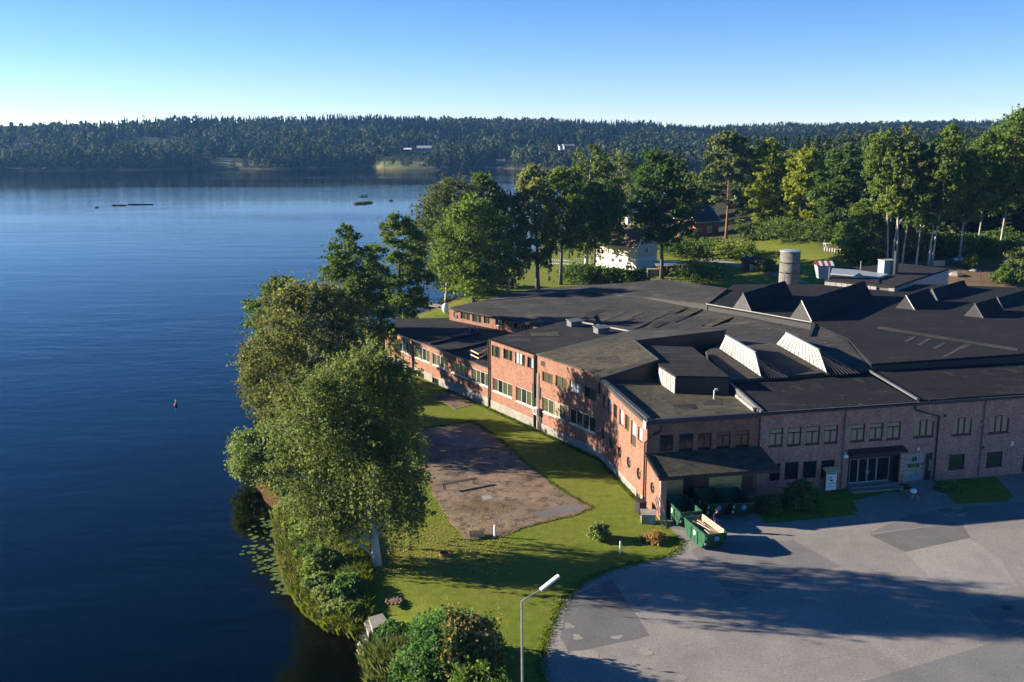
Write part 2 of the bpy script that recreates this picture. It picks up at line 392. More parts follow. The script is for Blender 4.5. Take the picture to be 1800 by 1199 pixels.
# ------------------------------------------------------------------ mesh helpers
COL = sc.collection
def tag(o, label=None, cat=None, group=None, kind=None):
    if label: o['label'] = label
    if cat: o['category'] = cat
    if group: o['group'] = group
    if kind: o['kind'] = kind
    return o
def thing(name, label, cat, loc=(0, 0, 0), group=None):
    o = bpy.data.objects.new(name, None); COL.objects.link(o); o.empty_display_size = .3
    o.location = loc; return tag(o, label, cat, group)
def link(name, me, parent=None, loc=None):
    o = bpy.data.objects.new(name, me); COL.objects.link(o)
    if parent is not None:
        o.parent = parent
        if loc is None:
            w = Vector((0, 0, 0)); q = parent
            while q is not None: w += Vector(q.location); q = q.parent
            o.location = -w
        else: o.location = loc
    elif loc is not None: o.location = loc
    return o
class MB:
    def __init__(s): s.v = []; s.f = []; s.uv = []
    def add(s, vs, fs, uvs=None):
        k = len(s.v); s.v += [tuple(x) for x in vs]
        for i, f in enumerate(fs):
            s.f.append(tuple(k + j for j in f))
            s.uv.append(uvs[i] if uvs else None)
    def quad(s, a, b, c, d, uv=None): s.add([a, b, c, d], [(0, 1, 2, 3)], [uv] if uv else None)
    def hexa(s, p):   # p: bottom 4, top 4 in the same winding (ccw from above)
        s.add(p, [(3,2,1,0), (4,5,6,7), (0,1,5,4), (1,2,6,5), (2,3,7,6), (3,0,4,7)])
    def box(s, c, size, rot=0, tilt=None):
        hx, hy, hz = size[0]/2, size[1]/2, size[2]/2
        M = Matrix.Rotation(rot, 3, 'Z')
        if tilt is not None: M = M @ tilt
        p = [Vector(c) + M @ Vector(q) for q in ((-hx,-hy,-hz),(hx,-hy,-hz),(hx,hy,-hz),(-hx,hy,-hz),(-hx,-hy,hz),(hx,-hy,hz),(hx,hy,hz),(-hx,hy,hz))]
        s.hexa(p)
    def slab(s, pts, th=None, zb=None):
        n = len(pts); top = [Vector(p) for p in pts]
        area = sum(top[i].x*top[(i+1)%n].y - top[(i+1)%n].x*top[i].y for i in range(n))
        if area < 0: top = top[::-1]
        bot = [Vector((p.x, p.y, zb if zb is not None else p.z - th)) for p in top]
        s.add(top + bot, [tuple(range(n)), tuple(range(2*n-1, n-1, -1))] + [(i, n+i, n+(i+1)%n, (i+1)%n) for i in range(n)])
    def sheet(s, pts):
        top = [Vector(p) for p in pts]; n = len(top)
        area = sum(top[i].x*top[(i+1)%n].y - top[(i+1)%n].x*top[i].y for i in range(n))
        if area < 0: top = top[::-1]
        s.add(top, [tuple(range(n))])
    def bar(s, a, b, w, h=None):   # box between two points
        a = Vector(a); b = Vector(b); h = h or w; d = (b - a); L = d.length; d.normalize()
        up = Vector((0, 0, 1)) if abs(d.z) < .95 else Vector((0, 1, 0))
        x = d.cross(up).normalized(); y = x.cross(d).normalized()
        c = [(-1,-1), (1,-1), (1,1), (-1,1)]
        p = [a + x*i*w/2 + y*j*h/2 for i, j in c] + [b + x*i*w/2 + y*j*h/2 for i, j in c]
        s.add(p, [(0,1,2,3), (7,6,5,4), (0,4,5,1), (1,5,6,2), (2,6,7,3), (3,7,4,0)])
    def tube(s, pts, radii, n=6, cap=True):
        pts = [Vector(p) for p in pts]; k = len(s.v)
        if not hasattr(radii, '__len__'): radii = [radii]*len(pts)
        for i, p in enumerate(pts):
            d = (pts[min(i+1, len(pts)-1)] - pts[max(i-1, 0)]).normalized()
            up = Vector((0, 0, 1)) if abs(d.z) < .9 else Vector((1, 0, 0))
            x = d.cross(up).normalized(); y = d.cross(x).normalized()
            for j in range(n):
                a = 2*math.pi*j/n; s.v.append(tuple(p + (x*math.cos(a) + y*math.sin(a))*radii[i]))
        for i in range(len(pts)-1):
            for j in range(n):
                s.f.append((k+i*n+j, k+(i+1)*n+j, k+(i+1)*n+(j+1)%n, k+i*n+(j+1)%n)); s.uv.append(None)
        if cap:
            s.f.append(tuple(k+j for j in range(n))); s.uv.append(None)
            s.f.append(tuple(k+(len(pts)-1)*n+j for j in range(n-1, -1, -1))); s.uv.append(None)
    def lathe(s, c, prof, n=20):
        c = Vector(c); k = len(s.v)
        for r, z in prof:
            for j in range(n):
                a = 2*math.pi*j/n; s.v.append((c.x + r*math.cos(a), c.y + r*math.sin(a), c.z + z))
        for i in range(len(prof)-1):
            for j in range(n):
                s.f.append((k+i*n+j, k+i*n+(j+1)%n, k+(i+1)*n+(j+1)%n, k+(i+1)*n+j)); s.uv.append(None)
        s.f.append(tuple(k+(len(prof)-1)*n+j for j in range(n))); s.uv.append(None)
    def mesh(s, name, mat, smooth=False):
        me = bpy.data.meshes.new(name); me.from_pydata(s.v, [], s.f)
        if mat.startswith('brick'):
            for i, f in enumerate(s.f):
                if s.uv[i] is None:
                    P = [Vector(s.v[j]) for j in f]; n_ = (P[1]-P[0]).cross(P[2]-P[0])
                    if n_.length > 1e-9: n_.normalize()
                    h = Vector((-n_.y, n_.x, 0))
                    s.uv[i] = [(p.dot(h), p.z) if abs(n_.z) < .7 else (p.x, p.y) for p in P]
        if any(u for u in s.uv):
            ul = me.uv_layers.new(name='UVMap')
            for p, u in zip(me.polygons, s.uv):
                if u:
                    for li, c in zip(p.loop_indices, u): ul.data[li].uv = c
        me.materials.append(MATS[mat])
        if smooth: me.polygons.foreach_set('use_smooth', [True]*len(me.polygons))
        me.update(); return me
    def build(s, name, mat, parent=None, smooth=False, loc=None):
        return link(name, s.mesh(name, mat, smooth), parent, loc)

def grid_mesh(name, verts, quads, mat, attrs=None, smooth=False, face_tint=None):
    me = bpy.data.meshes.new(name)
    verts = np.asarray(verts, np.float32); quads = np.asarray(quads, np.int32)
    nv, nf, k = len(verts), len(quads), quads.shape[1]
    me.vertices.add(nv); me.vertices.foreach_set('co', verts.ravel())
    me.loops.add(nf*k); me.loops.foreach_set('vertex_index', quads.ravel())
    me.polygons.add(nf); me.polygons.foreach_set('loop_start', np.arange(0, nf*k, k, dtype=np.int32))
    if smooth: me.polygons.foreach_set('use_smooth', np.ones(nf, bool))
    me.update(calc_edges=True); me.validate()
    for n_, a in (attrs or {}).items():
        at = me.attributes.new(n_, 'FLOAT', 'POINT'); at.data.foreach_set('value', np.asarray(a, np.float32))
    if face_tint is not None and len(me.polygons) == nf:
        at = me.attributes.new('tint', 'FLOAT', 'FACE'); at.data.foreach_set('value', np.asarray(face_tint, np.float32))
    me.materials.append(MATS[mat]); return me
# ------------------------------------------------------------------ ground and lake
rng = np.random.default_rng(7)
random.seed(7)
_rad = np.concatenate([[0.5, 8, 16, 24, 30], np.geomspace(34, 2600, 205)])
NA = 430
# denser angles where the photograph looks
_a = np.linspace(0, 1, NA, endpoint=False)
_ang = 2*math.pi*_a - 0.62*np.sin(2*math.pi*_a)*1.0 + math.pi/2
rr, aa = np.meshgrid(_rad, _ang, indexing='ij')
gx = (rr*np.cos(aa)).ravel(); gy = (rr*np.sin(aa)).ravel()
gzv, gsd, gyf, gpx, gfar = height(gx, gy)
nr = len(_rad)
ii, jj = np.meshgrid(np.arange(nr-1), np.arange(NA), indexing='ij')
q = np.stack([ii*NA+jj, (ii+1)*NA+jj, (ii+1)*NA+(jj+1) % NA, ii*NA+(jj+1) % NA], -1).reshape(-1, 4)
gv = np.stack([gx, gy, gzv], -1)
# attributes
_d = gy*math.cos(PITCH) - (gzv-CAM_H)*math.sin(PITCH); _d = np.where(_d > 1, _d, 1)
_h = gy*math.sin(PITCH) + (gzv-CAM_H)*math.cos(PITCH)
ppx = CX + FPX*gx/_d; ppy = CY - FPX*_h/_d
mud = ss(-.72, -.95, gzv)
mud = np.where(gy > 300, ss(-.97, -1.02, gzv), mud)
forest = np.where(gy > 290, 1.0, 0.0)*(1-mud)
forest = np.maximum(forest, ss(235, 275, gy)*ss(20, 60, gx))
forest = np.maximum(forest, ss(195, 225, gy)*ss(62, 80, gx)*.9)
MEADOW = [(248, 249, 48, 6), (300, 246, 24, 4), (395, 288, 50, 3)]
meadow = np.zeros(len(gx))
for (a_, b_, c_, d_) in MEADOW:
    meadow = np.maximum(meadow, ((((ppx-a_)/c_)**2 + ((ppy-b_)/d_)**2) < 1.2) & (gy > 300))
meadow = np.maximum(meadow, .8*((((ppx-715)/55)**2 + ((ppy-290)/7)**2) < 1) * (gy > 300))
earth = ss(66, 76, gx)*ss(160, 168, gy)*ss(206, 196, gy)
earth = np.maximum(earth, 0)*(1-.0*forest)
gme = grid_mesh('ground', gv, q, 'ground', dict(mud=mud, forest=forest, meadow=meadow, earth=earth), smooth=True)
ground = tag(link('ground', gme), kind='structure')

lk = MB(); N = 96
lk.add([(2550*math.cos(2*math.pi*i/N), 2550*math.sin(2*math.pi*i/N), WATER) for i in range(N)], [tuple(range(N))])
tag(lk.build('lake', 'water'), kind='structure')

# ------------------------------------------------------------------ foliage
def unit(n, r):
    v = r.normal(size=(n, 3)); return v/np.linalg.norm(v, axis=1, keepdims=True)
def leaf_quads(c, size, r, up=.35, elong=1.35, down=0.0, out=None):
    n = len(c)
    nrm = unit(n, r); nrm[:, 2] = np.abs(nrm[:, 2]) + up
    if out is not None: nrm = out + unit(n, r)*.45
    nrm /= np.linalg.norm(nrm, axis=1, keepdims=True)
    t = unit(n, r); t[:, 2] -= down; t -= nrm*np.sum(t*nrm, 1, keepdims=True); t /= np.linalg.norm(t, axis=1, keepdims=True)+1e-9
    bt = np.cross(nrm, t)
    s = (size*(.6 + .8*r.random(n)))[:, None]
    a = t*s*elong*.5; b_ = bt*s*.5
    fold = nrm*s*.12
    v = np.stack([c-a, c+b_+fold-a*.15, c+a, c-b_+fold-a*.15], 1).reshape(-1, 3)
    return v
def clump_points(lobes, n, r, fuzz=.2, sub=9, fill=.55):
    lobes = np.asarray(lobes, float)
    wgt = (lobes[:, 3]*lobes[:, 4] + lobes[:, 3]*lobes[:, 5]); wgt /= wgt.sum()
    K = max(sub*len(lobes), 1)
    li = r.choice(len(lobes), K, p=wgt)
    d = unit(K, r); d[:, 2] = np.where(d[:, 2] < -.45, -d[:, 2]*.6, d[:, 2])
    rad = (fill + (1-fill)*np.sqrt(r.random(K)))[:, None]
    cen = lobes[li, :3] + d*lobes[li, 3:6]*rad
    ci = r.integers(0, K, n)
    sg = (lobes[li[ci], 3:6])*fuzz
    off = r.normal(size=(n, 3))*sg
    off[:, 2] *= .7
    return cen[ci] + off, cen
def envelope_lobes(h, rad, bare, r, n=34, prof='round', lean=(0, 0), squash=.8):
    out = []
    for i in range(n):
        tt = (i + r.random())/n
        if prof == 'round': pr = math.sin(math.pi*min(1, .10 + .88*tt))**.65
        elif prof == 'cone': pr = (1-tt)**.75*.95 + .08
        elif prof == 'top': pr = math.sin(math.pi*min(1, .04+.90*tt**.75))**.7
        else: pr = (math.sin(math.pi*(.22+.74*tt)))**.8
        z = h*(bare + (1-bare)*(.05+.90*tt))
        a = i*2.39996 + r.random()*.9
        R0 = rad*pr*(.45+.5*math.sqrt(r.random()))
        lr = rad*(.26+.20*r.random())*(.6+.5*pr)
        out.append((R0*math.cos(a)+lean[0]*tt, R0*math.sin(a)+lean[1]*tt, z, lr, lr, lr*squash))
    return out
def wood_mesh(name, h, r0, mat, lobes, r, limbs=26, lean=(0, 0), bare=.3, seg=7, bend=.3, top=.92, extra=None):
    mb = MB()
    P = []
    for i in range(9):
        tt = i/8
        P.append((lean[0]*tt**1.3 + bend*math.sin(tt*5+r.random()*.5)*tt, lean[1]*tt**1.3 + bend*math.cos(tt*4+1)*tt, h*top*tt))
    rad = [r0*(1.45 if i == 0 else 1.08 if i == 1 else 1)*(1-.88*(i/8)) for i in range(9)]
    P[0] = (P[0][0], P[0][1], -.5)
    mb.tube(P, rad, seg)
    lo = [lobes[k] for k in r.permutation(len(lobes))[:limbs]]
    for L in lo:
        z0 = max(bare*h*.8, L[2] - (.25+.35*r.random())*math.hypot(L[0]-lean[0]*.5, L[1]) - .5)
        tt = min(.9, z0/(h*top)); k = min(7, int(tt*8)); f = tt*8-k
        a = Vector(P[k])*(1-f) + Vector(P[k+1])*f
        e = Vector(L[:3]); mid = a*.5+e*.5 + Vector((0, 0, .08*(e-a).length)) + Vector(r.normal(size=3)*.12)
        rr0 = r0*(1-.88*tt)*.5
        mb.tube([a, mid, e], [rr0, rr0*.6, rr0*.18], 4, False)
        for _ in range(2):
            e2 = e + Vector(r.normal(size=3))*L[3]*.6
            mb.tube([mid*.4+e*.6, e2], [rr0*.35, rr0*.08], 3, False)
    if extra: extra(mb)
    return mb.mesh(name, mat, True)
def foliage_mesh(name, v, mat, r, tint_base=None):
    n = len(v)//4
    tint = np.clip(r.normal(.48, .22, n), 0, 1) if tint_base is None else tint_base
    return grid_mesh(name, v, np.arange(4*n).reshape(-1, 4), mat, face_tint=tint)
def broadleaf(nm, h, rad, bare=.18, n=14000, leaf=.3, mat='leaf_green', bark='bark_grey', prof='round', seed=1, lobes_n=34, lean=(0, 0), r0=None, fuzz=.27, sub=13, limbs=26, squash=.85, lobes=None, strands=0, strand_len=2.2, leaf_up=.08, fill=.4, spray=.26):
    r = np.random.default_rng(seed)
    if lobes is None: lobes = envelope_lobes(h, rad, bare, r, lobes_n, prof, lean, squash)
    nb = int(n*(1-strands))
    c, cen = clump_points(lobes, nb, r, fuzz, sub, fill)
    if strands:
        ns = n-nb; K = max(60, ns//26)
        _, cen2 = clump_points(lobes, 10, r, fuzz, max(3, K//len(lobes)+1), .75)
        si = r.integers(0, len(cen2), ns); L = strand_len*(.4+.8*r.random(len(cen2)))
        tt = r.random(ns)
        dr = cen2[:, :2] - np.array([lean[0]*.5, lean[1]*.5]); dr /= np.linalg.norm(dr, axis=1, keepdims=True)+1e-6
        p = cen2[si].copy()
        p[:, :2] += dr[si]*(np.sqrt(tt)*.35)[:, None]
        p[:, 2] -= tt*L[si]
        p += r.normal(size=p.shape)*np.array([.09, .09, .05])
        c = np.concatenate([c, p])
    if spray:
        ns = int(n*spray); si = r.integers(0, len(cen), ns); K = len(cen)
        ax = np.stack([np.full(K, lean[0]*.5), np.full(K, lean[1]*.5), cen[:, 2]*.75+.1*h], -1); dr = cen-ax; dr /= np.linalg.norm(dr, axis=1, keepdims=True)+1e-6
        dr = dr + r.normal(size=dr.shape)*.45; dr[:, 2] += .15; L = (.10+.16*r.random(K))*rad
        tt = r.random(ns); p = cen[si] + dr[si]*(tt*L[si])[:, None]; p[:, 2] -= (tt**2)*L[si]*.25; p += r.normal(size=p.shape)*(.035*rad*(1-.6*tt))[:, None]
        c = np.concatenate([c, p])
    c = c[c[:, 2] > .15]
    v = leaf_quads(c, leaf*(.55+.9*r.random(len(c))), r, leaf_up, 1.3, .5 if strands else 0)
    cm = foliage_mesh(nm+'_crown', v, mat, r)
    tm = wood_mesh(nm+'_trunk', h, r0 or h*.016, bark, lobes, r, limbs, lean, bare)
    return tm, cm
def conifer(nm, h, rad, bare=.06, seed=1, levels=34, leaf=.5, mat='needle', bark='bark_grey', per=8, sparse=0):
    r = np.random.default_rng(seed); C = []; D = []
    for i in range(levels):
        tt = i/levels; z = h*(bare+(1-bare)*tt); L = rad*(1-tt)**.85*(.8+.35*r.random())+.15
        for k in range(per if tt < .75 else max(4, per-3)):
            if r.random() < sparse: continue
            a = 2*math.pi*(k+r.random()*.7)/per + i*1.3
            m_ = max(3, int(L/leaf*2.6)); s = (np.arange(m_)+.4)/m_
            droop = -.28*L*s**1.4 + .10*L*s**4
            wid = .22*L*(1-s*.6)
            for side in (-1, 0, 1):
                px_ = np.cos(a)*L*s - np.sin(a)*wid*side*(.5+.6*r.random(m_)); py_ = np.sin(a)*L*s + np.cos(a)*wid*side*(.5+.6*r.random(m_))
                C.append(np.stack([px_, py_, z+droop-.04*abs(side)*L + r.normal(size=m_)*.06], -1))
    c = np.concatenate(C)
    v = leaf_quads(c, leaf, r, .5, 1.7, .7)
    cm = foliage_mesh(nm+'_crown', v, mat, r)
    mb = MB(); mb.tube([(0, 0, -.5), (0, 0, h*.5), (0, 0, h*.97)], [h*.014, h*.009, .03], 6)
    return mb.mesh(nm+'_trunk', bark, True), cm
def place(name, meshes, loc, label, cat='tree', group=None, rot=0, scale=1.0, sz=None):
    o = thing(name, label, cat, loc, group)
    o.rotation_euler = (0, 0, rot); o.scale = (scale, scale, sz or scale)
    link('trunk', meshes[0], o, (0, 0, 0)); link('crown', meshes[1], o, (0, 0, 0))
    return o

def T(px, py):   # ground point under a pixel
    p = G(px, py); return (p.x, p.y, p.z-.05)
def hgt(px, py, ytop):
    p = G(px, py); return WY(px, ytop, p.y).z - p.z
def wid(px, py, n): return n*G(px, py).y/FPX
# foreground birch
p = T(663, 993)
lob = []
r_ = np.random.default_rng(31)
for (a, b_, rr_) in [(650,648,42),(690,672,40),(610,665,42),(560,690,36),(655,705,55),(700,735,42),(590,735,55),(530,735,34),(640,775,65),(705,800,44),(560,800,50),(515,790,26),(610,850,62),(690,865,52),(545,860,40),(625,905,50),(700,915,34),(590,920,42),(555,905,30),(715,880,30),(725,840,26),(640,640,34),(575,665,34),(500,760,28),(500,830,26),(570,760,45),(660,830,60)]:
    for k in range(2):
        Y = p[1] + (r_.random()-.5)*2*3.6*math.sin(math.pi*min(.95, max(.1, (985-b_)/370)))
        wp = WY(a, b_, Y); rr2 = rr_*Y/FPX
        lob.append((wp.x-p[0], wp.y-p[1], wp.z-p[2], rr2, rr2*1.05, rr2*.9))
birch_fore = broadleaf('birch_fore', 14.0, 5.2, .06, 84000, .12, 'leaf_birch', 'bark_birch', seed=5, lobes=lob, lean=(-1.6, 0), r0=.30, fuzz=.24, sub=9, limbs=40, strands=.62, strand_len=2.3, fill=.45, spray=.25)
place('birch_tree', birch_fore, p, 'big weeping birch with white trunk on the lawn in the foreground')

# trees along the shore, each with its own crown
def shore(name, px, py, ytop, wpx, label, mat, seed, n, leaf, prof='round', bare=.15, lean_px=0, bark='bark_grey', strands=0, **k):
    h = hgt(px, py, ytop); w_ = wid(px, py, wpx)/2; p = T(px, py)
    k['fuzz'] = max(k.get('fuzz', .27), .25)
    me = broadleaf(name+str(seed), h*1.03, w_*.96, bare*.75, int(n*(.95 if leaf < .28 else .72)), leaf*(1.0 if leaf < .28 else 1.1), mat, bark, prof, seed, lean=(wid(px, py, lean_px), 0), strands=strands, **k)
    return place(name, me, p, label)
shore('birch_tree', 548, 775, 496, 205, 'bushy olive green birch right behind the foreground birch', 'leaf_birch_dull', 11, 44000, .18, 'round', .05, 10, 'bark_birch', .35, lobes_n=44)
shore('birch_tree', 498, 745, 600, 120, 'low birch leaning out over the water', 'leaf_birch_dull', 12, 26000, .15, 'round', .03, -25, 'bark_birch', .3, lobes_n=20)
shore('alder_tree', 500, 690, 490, 108, 'short dark alder at the outer edge of the shore trees', 'leaf_alder', 13, 24000, .19, 'round', .05, -6, lobes_n=30)
shore('alder_tree', 642, 642, 400, 112, 'tall dark alder with bare lower trunk leaning toward the lake', 'leaf_alder', 14, 26000, .21, 'column', .22, -30, lobes_n=30, fuzz=.17)
shore('alder_tree', 704, 585, 377, 98, 'tall slender green tree behind the corner of the low wing', 'leaf_alder', 15, 22000, .24, 'round', .08, 0, lobes_n=34, fuzz=.18)
shore('birch_tree', 785, 528, 314, 140, 'broad grey green birch with hanging branches near the dock', 'leaf_birch_dull', 16, 30000, .27, 'round', .12, 18, 'bark_birch', .4, lobes_n=44, strand_len=3.2)
shore('maple_tree', 832, 535, 352, 126, 'dense bright green maple in front of the broad birch', 'leaf_green', 17, 28000, .29, 'round', .04, 0, lobes_n=46, fuzz=.16)
shore('oak_tree', 862, 512, 312, 86, 'dark crown showing behind the top of the bright maple', 'leaf_alder', 18, 12000, .36, 'top', .3, -10)
shore('birch_tree', 893, 512, 334, 76, 'narrow birch at the right of the bright maple', 'leaf_birch', 19, 12000, .33, 'round', .12, -8, 'bark_birch', .4, strand_len=2.5)
shore('birch_tree', 945, 508, 292, 80, 'slim birch with hanging twigs, first beyond the small gap of open water', 'leaf_birch', 20, 14000, .36, 'round', .2, -8, 'bark_grey', .35, strand_len=3)
shore('maple_tree', 985, 500, 300, 92, 'green maple with a straight bare trunk beside the slim birch', 'leaf_green', 21, 14000, .36, 'round', .36, 4, lobes_n=36)
shore('birch_tree', 1030, 478, 256, 96, 'tallest pale birch rising in front of the far shore', 'leaf_birch', 22, 17000, .38, 'round', .16, 8, 'bark_birch', .35, strand_len=3)
shore('maple_tree', 1044, 494, 322, 100, 'leafy dark green maple shading the white house', 'leaf_green', 23, 15000, .38, 'round', .46, 0, lobes_n=30)
shore('birch_tree', 1088, 405, 266, 66, 'olive birch behind the chimney of the white house', 'leaf_birch', 24, 12000, .38, 'round', .1, 0, 'bark_birch', .3)
shore('maple_tree', 1163, 490, 274, 104, 'dark maple with a tall trunk beside the flat roofed shed', 'leaf_alder', 25, 16000, .4, 'top', .34, -12, lobes_n=36, fuzz=.17)
shore('aspen_tree', 1196, 432, 282, 36, 'thin pale tipped tree behind the dark maple', 'leaf_birch', 26, 6000, .4, 'column', .1, 0, 'bark_aspen')
shore('maple_tree', 1218, 390, 306, 66, 'dark green tree behind the red brick house', 'leaf_green', 27, 12000, .42, 'round', .12, 0)
# pine
p = T(1276, 420); h = hgt(1276, 420, 228); s_ = p[1]/FPX
lob = []
for (a, b_, rr_) in [(1280,240,16),(1262,250,15),(1298,250,15),(1282,262,22),(1256,275,15),(1306,272,14),(1300,292,16),(1264,296,18),(1250,305,12),(1290,312,12),(1258,330,13),(1304,325,14),(1312,300,9),(1298,352,14),(1262,352,10),(1306,372,10),(1300,390,8)]:
    for k in range(2):
        wp = WY(a, b_, p[1] + (random.random()-.5)*6); lob.append((wp.x-p[0], wp.y-p[1], wp.z-p[2], rr_*s_, rr_*s_, rr_*s_*.55))
pine = broadleaf('pine', h*.97, 5, .4, 15000, .42, 'needle_pine', 'bark_pine', seed=40, lobes=lob, r0=.34, fuzz=.2, sub=12)
place('pine_tree', pine, p, 'tall pine with orange bare trunk beside the red brick house')
shore('linden_tree', 1350, 412, 250, 78, 'yellow green linden next to the tall pine', 'leaf_linden', 41, 17000, .42, 'round', .08, 0, lobes_n=44, fuzz=.17)
shore('linden_tree', 1408, 412, 261, 72, 'brightest yellow green linden, right one of the pair', 'leaf_linden', 42, 17000, .42, 'round', .06, 2, lobes_n=44, fuzz=.17)
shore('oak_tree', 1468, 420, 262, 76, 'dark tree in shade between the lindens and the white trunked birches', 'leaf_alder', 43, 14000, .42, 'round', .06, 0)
# right-hand stand of white trunks
gp = 'birches standing behind the rooftop annex'
bl = [(1560,466,232,74,'thick pale trunked birch at the left end of the trunk row'), (1568,467,228,60,'second white trunked birch from the left in the trunk row'),
      (1576,469,262,56,'slim white birch just left of the black chimney'), (1585,466,248,66,'white birch rising behind the black chimney'),
      (1610,469,300,56,'thin pale birch standing alone right of the black chimney'), (1632,466,250,70,'left one of the two close white birches by the crate'),
      (1638,465,226,64,'right one of the two close white birches by the crate')]
for i, (a, b_, c_, w_, lb) in enumerate(bl):
    o = shore('birch_tree', a, b_, c_, w_, lb, 'leaf_birch' if i % 2 else 'leaf_green', 50+i, 9500, .33, 'column', .50, (-26, 8, -16, 14, 4, 8, 14)[i], 'bark_birch', .12, lobes_n=30, fuzz=.2, r0=.2)
    o['group'] = gp
for i, (a, b_, c_, w_, lb) in enumerate([(1686,458,268,70,'leafy green aspen with thin grey trunk left of the bare slope'), (1716,452,240,90,'green aspen with two grey stems above the bare slope'),
      (1756,450,200,104,'tallest aspen with pale straight trunk on top of the bare slope'), (1806,446,205,110,'large aspen cut by the right edge of the photo')]):
    shore('aspen_tree', a, b_, c_, w_, lb, 'leaf_green', 60+i, 13000, .34, 'column', .45, (2, 8, 12, 0)[i], 'bark_aspen', lobes_n=34, fuzz=.2, r0=.23)
# understorey
for i, (a, b_, c_, w_, lb) in enumerate([(1520,462,352,66,'bright leafy young tree at the left of the white trunks'), (1548,460,395,50,'young birch bush under the white trunks'),
      (1600,458,392,48,'loose green bush between the white trunks'), (1490,440,390,50,'dark bush behind the garden table')]):
    shore('young_tree', a, b_, c_, w_, lb, ['leaf_green','leaf_birch','leaf_birch','leaf_alder'][i], 70+i, 8000, .34, 'round', .03)

# ------------------------------------------------------------------ copied woods
SPR = [conifer('spruce%d' % i, 22, 3.6+.5*i, .04, 80+i, 30, .55, sparse=.1) for i in range(3)]
BRD = [broadleaf('wood%d' % i, 17, 5.0, .12, 4200, .58, ['leaf_green','leaf_birch','leaf_alder'][i], seed=90+i, lobes_n=30, limbs=10, fuzz=.2) for i in range(3)]
wood_lab = {'s': 'dark spruce in the wood behind the houses', 'b': 'leafy broadleaf tree in the wood behind the houses'}
spots = []
rw = np.random.default_rng(17)
# the wood behind the trunks on the right and down the valley
for k in range(900):
    px_ = rw.uniform(1180, 1960); yy = 205 + 560*rw.random()**1.6
    if px_ < 1300 and (yy < 330 or 1195 < px_ < 1240): continue
    x_ = (px_-CX)/FPX*yy
    if px_ < 1480 and yy < 300: continue
    if px_ < 1640 and yy < 240: continue
    if yy < 226: continue
    if any((x_-a)**2 + (yy-b_)**2 < (5.2 if yy < 330 else 8.5)**2 for a, b_, *_ in spots): continue
    z_, sd_, *_ = height(np.array([x_]), np.array([yy]))
    if sd_[0] < 4: continue
    spots.append((x_, yy, float(z_[0])))
    if len(spots) >= 240: break
for i, (x_, y_, z_) in enumerate(spots):
    con = rw.random() < (.72 if y_ < 320 else .5)
    mesh_ = SPR[i % 3] if con else BRD[i % 3]
    sc_ = rw.uniform(.75, 1.15)
    # stay below the skyline the photograph shows here
    ptop = project(x_, y_, z_ + (22 if con else 17)*sc_)[1]
    if ptop < 232: sc_ *= max(.35, (project(x_, y_, z_)[1]-236)/(project(x_, y_, z_)[1]-ptop))
    place('spruce_tree' if con else 'woodland_tree', mesh_, (x_, y_, z_-.1), wood_lab['s' if con else 'b'], 'tree', 'trees of the wood behind the houses', rw.uniform(0, 6.28), sc_)

# ------------------------------------------------------------------ far shore
def far_round(seed, n=52):
    r = np.random.default_rng(seed)
    lob = np.array(envelope_lobes(13, 4.4, .02, r, 9, 'round'))
    li = r.integers(0, len(lob), n); d = unit(n, r); d[:, 2] = np.abs(d[:, 2])*.9 - .15*(r.random(n) < .5); d /= np.linalg.norm(d, axis=1, keepdims=True)
    c = lob[li, :3] + d*lob[li, 3:6]*(.8+.35*r.random(n))[:, None]
    return leaf_quads(c, 2.9 if n < 300 else 1.15, r, .3, 1.15, 0, d)
def far_spruce(seed):
    r = np.random.default_rng(seed); C = []; S = []; D = []
    for i in range(11):
        tt = i/11; L = 2.6*(1-tt)**.95+.05
        for k in range(5 if i < 7 else 3 if i < 10 else 2):
            a = 2*math.pi*k/5 + i*.7 + r.random()*.5
            C.append((math.cos(a)*L*.5, math.sin(a)*L*.5, 1.0+18.5*tt)); S.append(2.9*(1-tt)**.8+.7); D.append((math.cos(a), math.sin(a), .35))
    return leaf_quads(np.array(C), np.array(S), r, .0, 1.7, 2.2, np.array(D))
FR = [far_round(200+i) for i in range(6)]; FS = [far_spruce(210+i) for i in range(5)]
fr_me = [foliage_mesh('far_round%d' % i, far_round(220+i, 420)*np.array([1, 1, 1.0]), 'far_leaf', np.random.default_rng(i)) for i in range(4)]
fs_me = [foliage_mesh('far_spruce%d' % i, np.concatenate([far_spruce(230+i+k) for k in range(3)]), 'far_needle', np.random.default_rng(i)) for i in range(3)]
ft = MB(); ft.tube([(0, 0, -1), (0, 0, 12)], [.3, .1], 5); ft_me = ft.mesh('far_trunk', 'bark_grey')
CLEAR = [(250, 250, 50, 8), (300, 247, 26, 5), (395, 286, 50, 7), (745, 268, 30, 9), (1085, 243, 18, 6), (1000, 262, 30, 6), (880, 288, 26, 6), (425, 252, 14, 6)]
NF = 32000
fpx = rw.uniform(-160, 1960, NF); fY = 420 + 1480*rw.random(NF)**.8
fx = (fpx-CX)/FPX*fY*.985
keep = rw.random(NF) < (fY/1900)**.7      # even density on the ground
fx, fY = fx[keep], fY[keep]
fz, fsd, fyf, _, ffar = height(fx, fY)
ok = (ffar & (fY > fyf+6)) | ((fsd > 8) & (fY > 560))
fx, fY, fz, fyf = fx[ok], fY[ok], fz[ok], fyf[ok]
fd = fY*math.cos(PITCH)-(fz-CAM_H)*math.sin(PITCH); fh = fY*math.sin(PITCH)+(fz-CAM_H)*math.cos(PITCH)
bx = CX+FPX*fx/fd; by = CY-FPX*fh/fd
ok = np.ones(len(fx), bool); small = np.ones(len(fx))
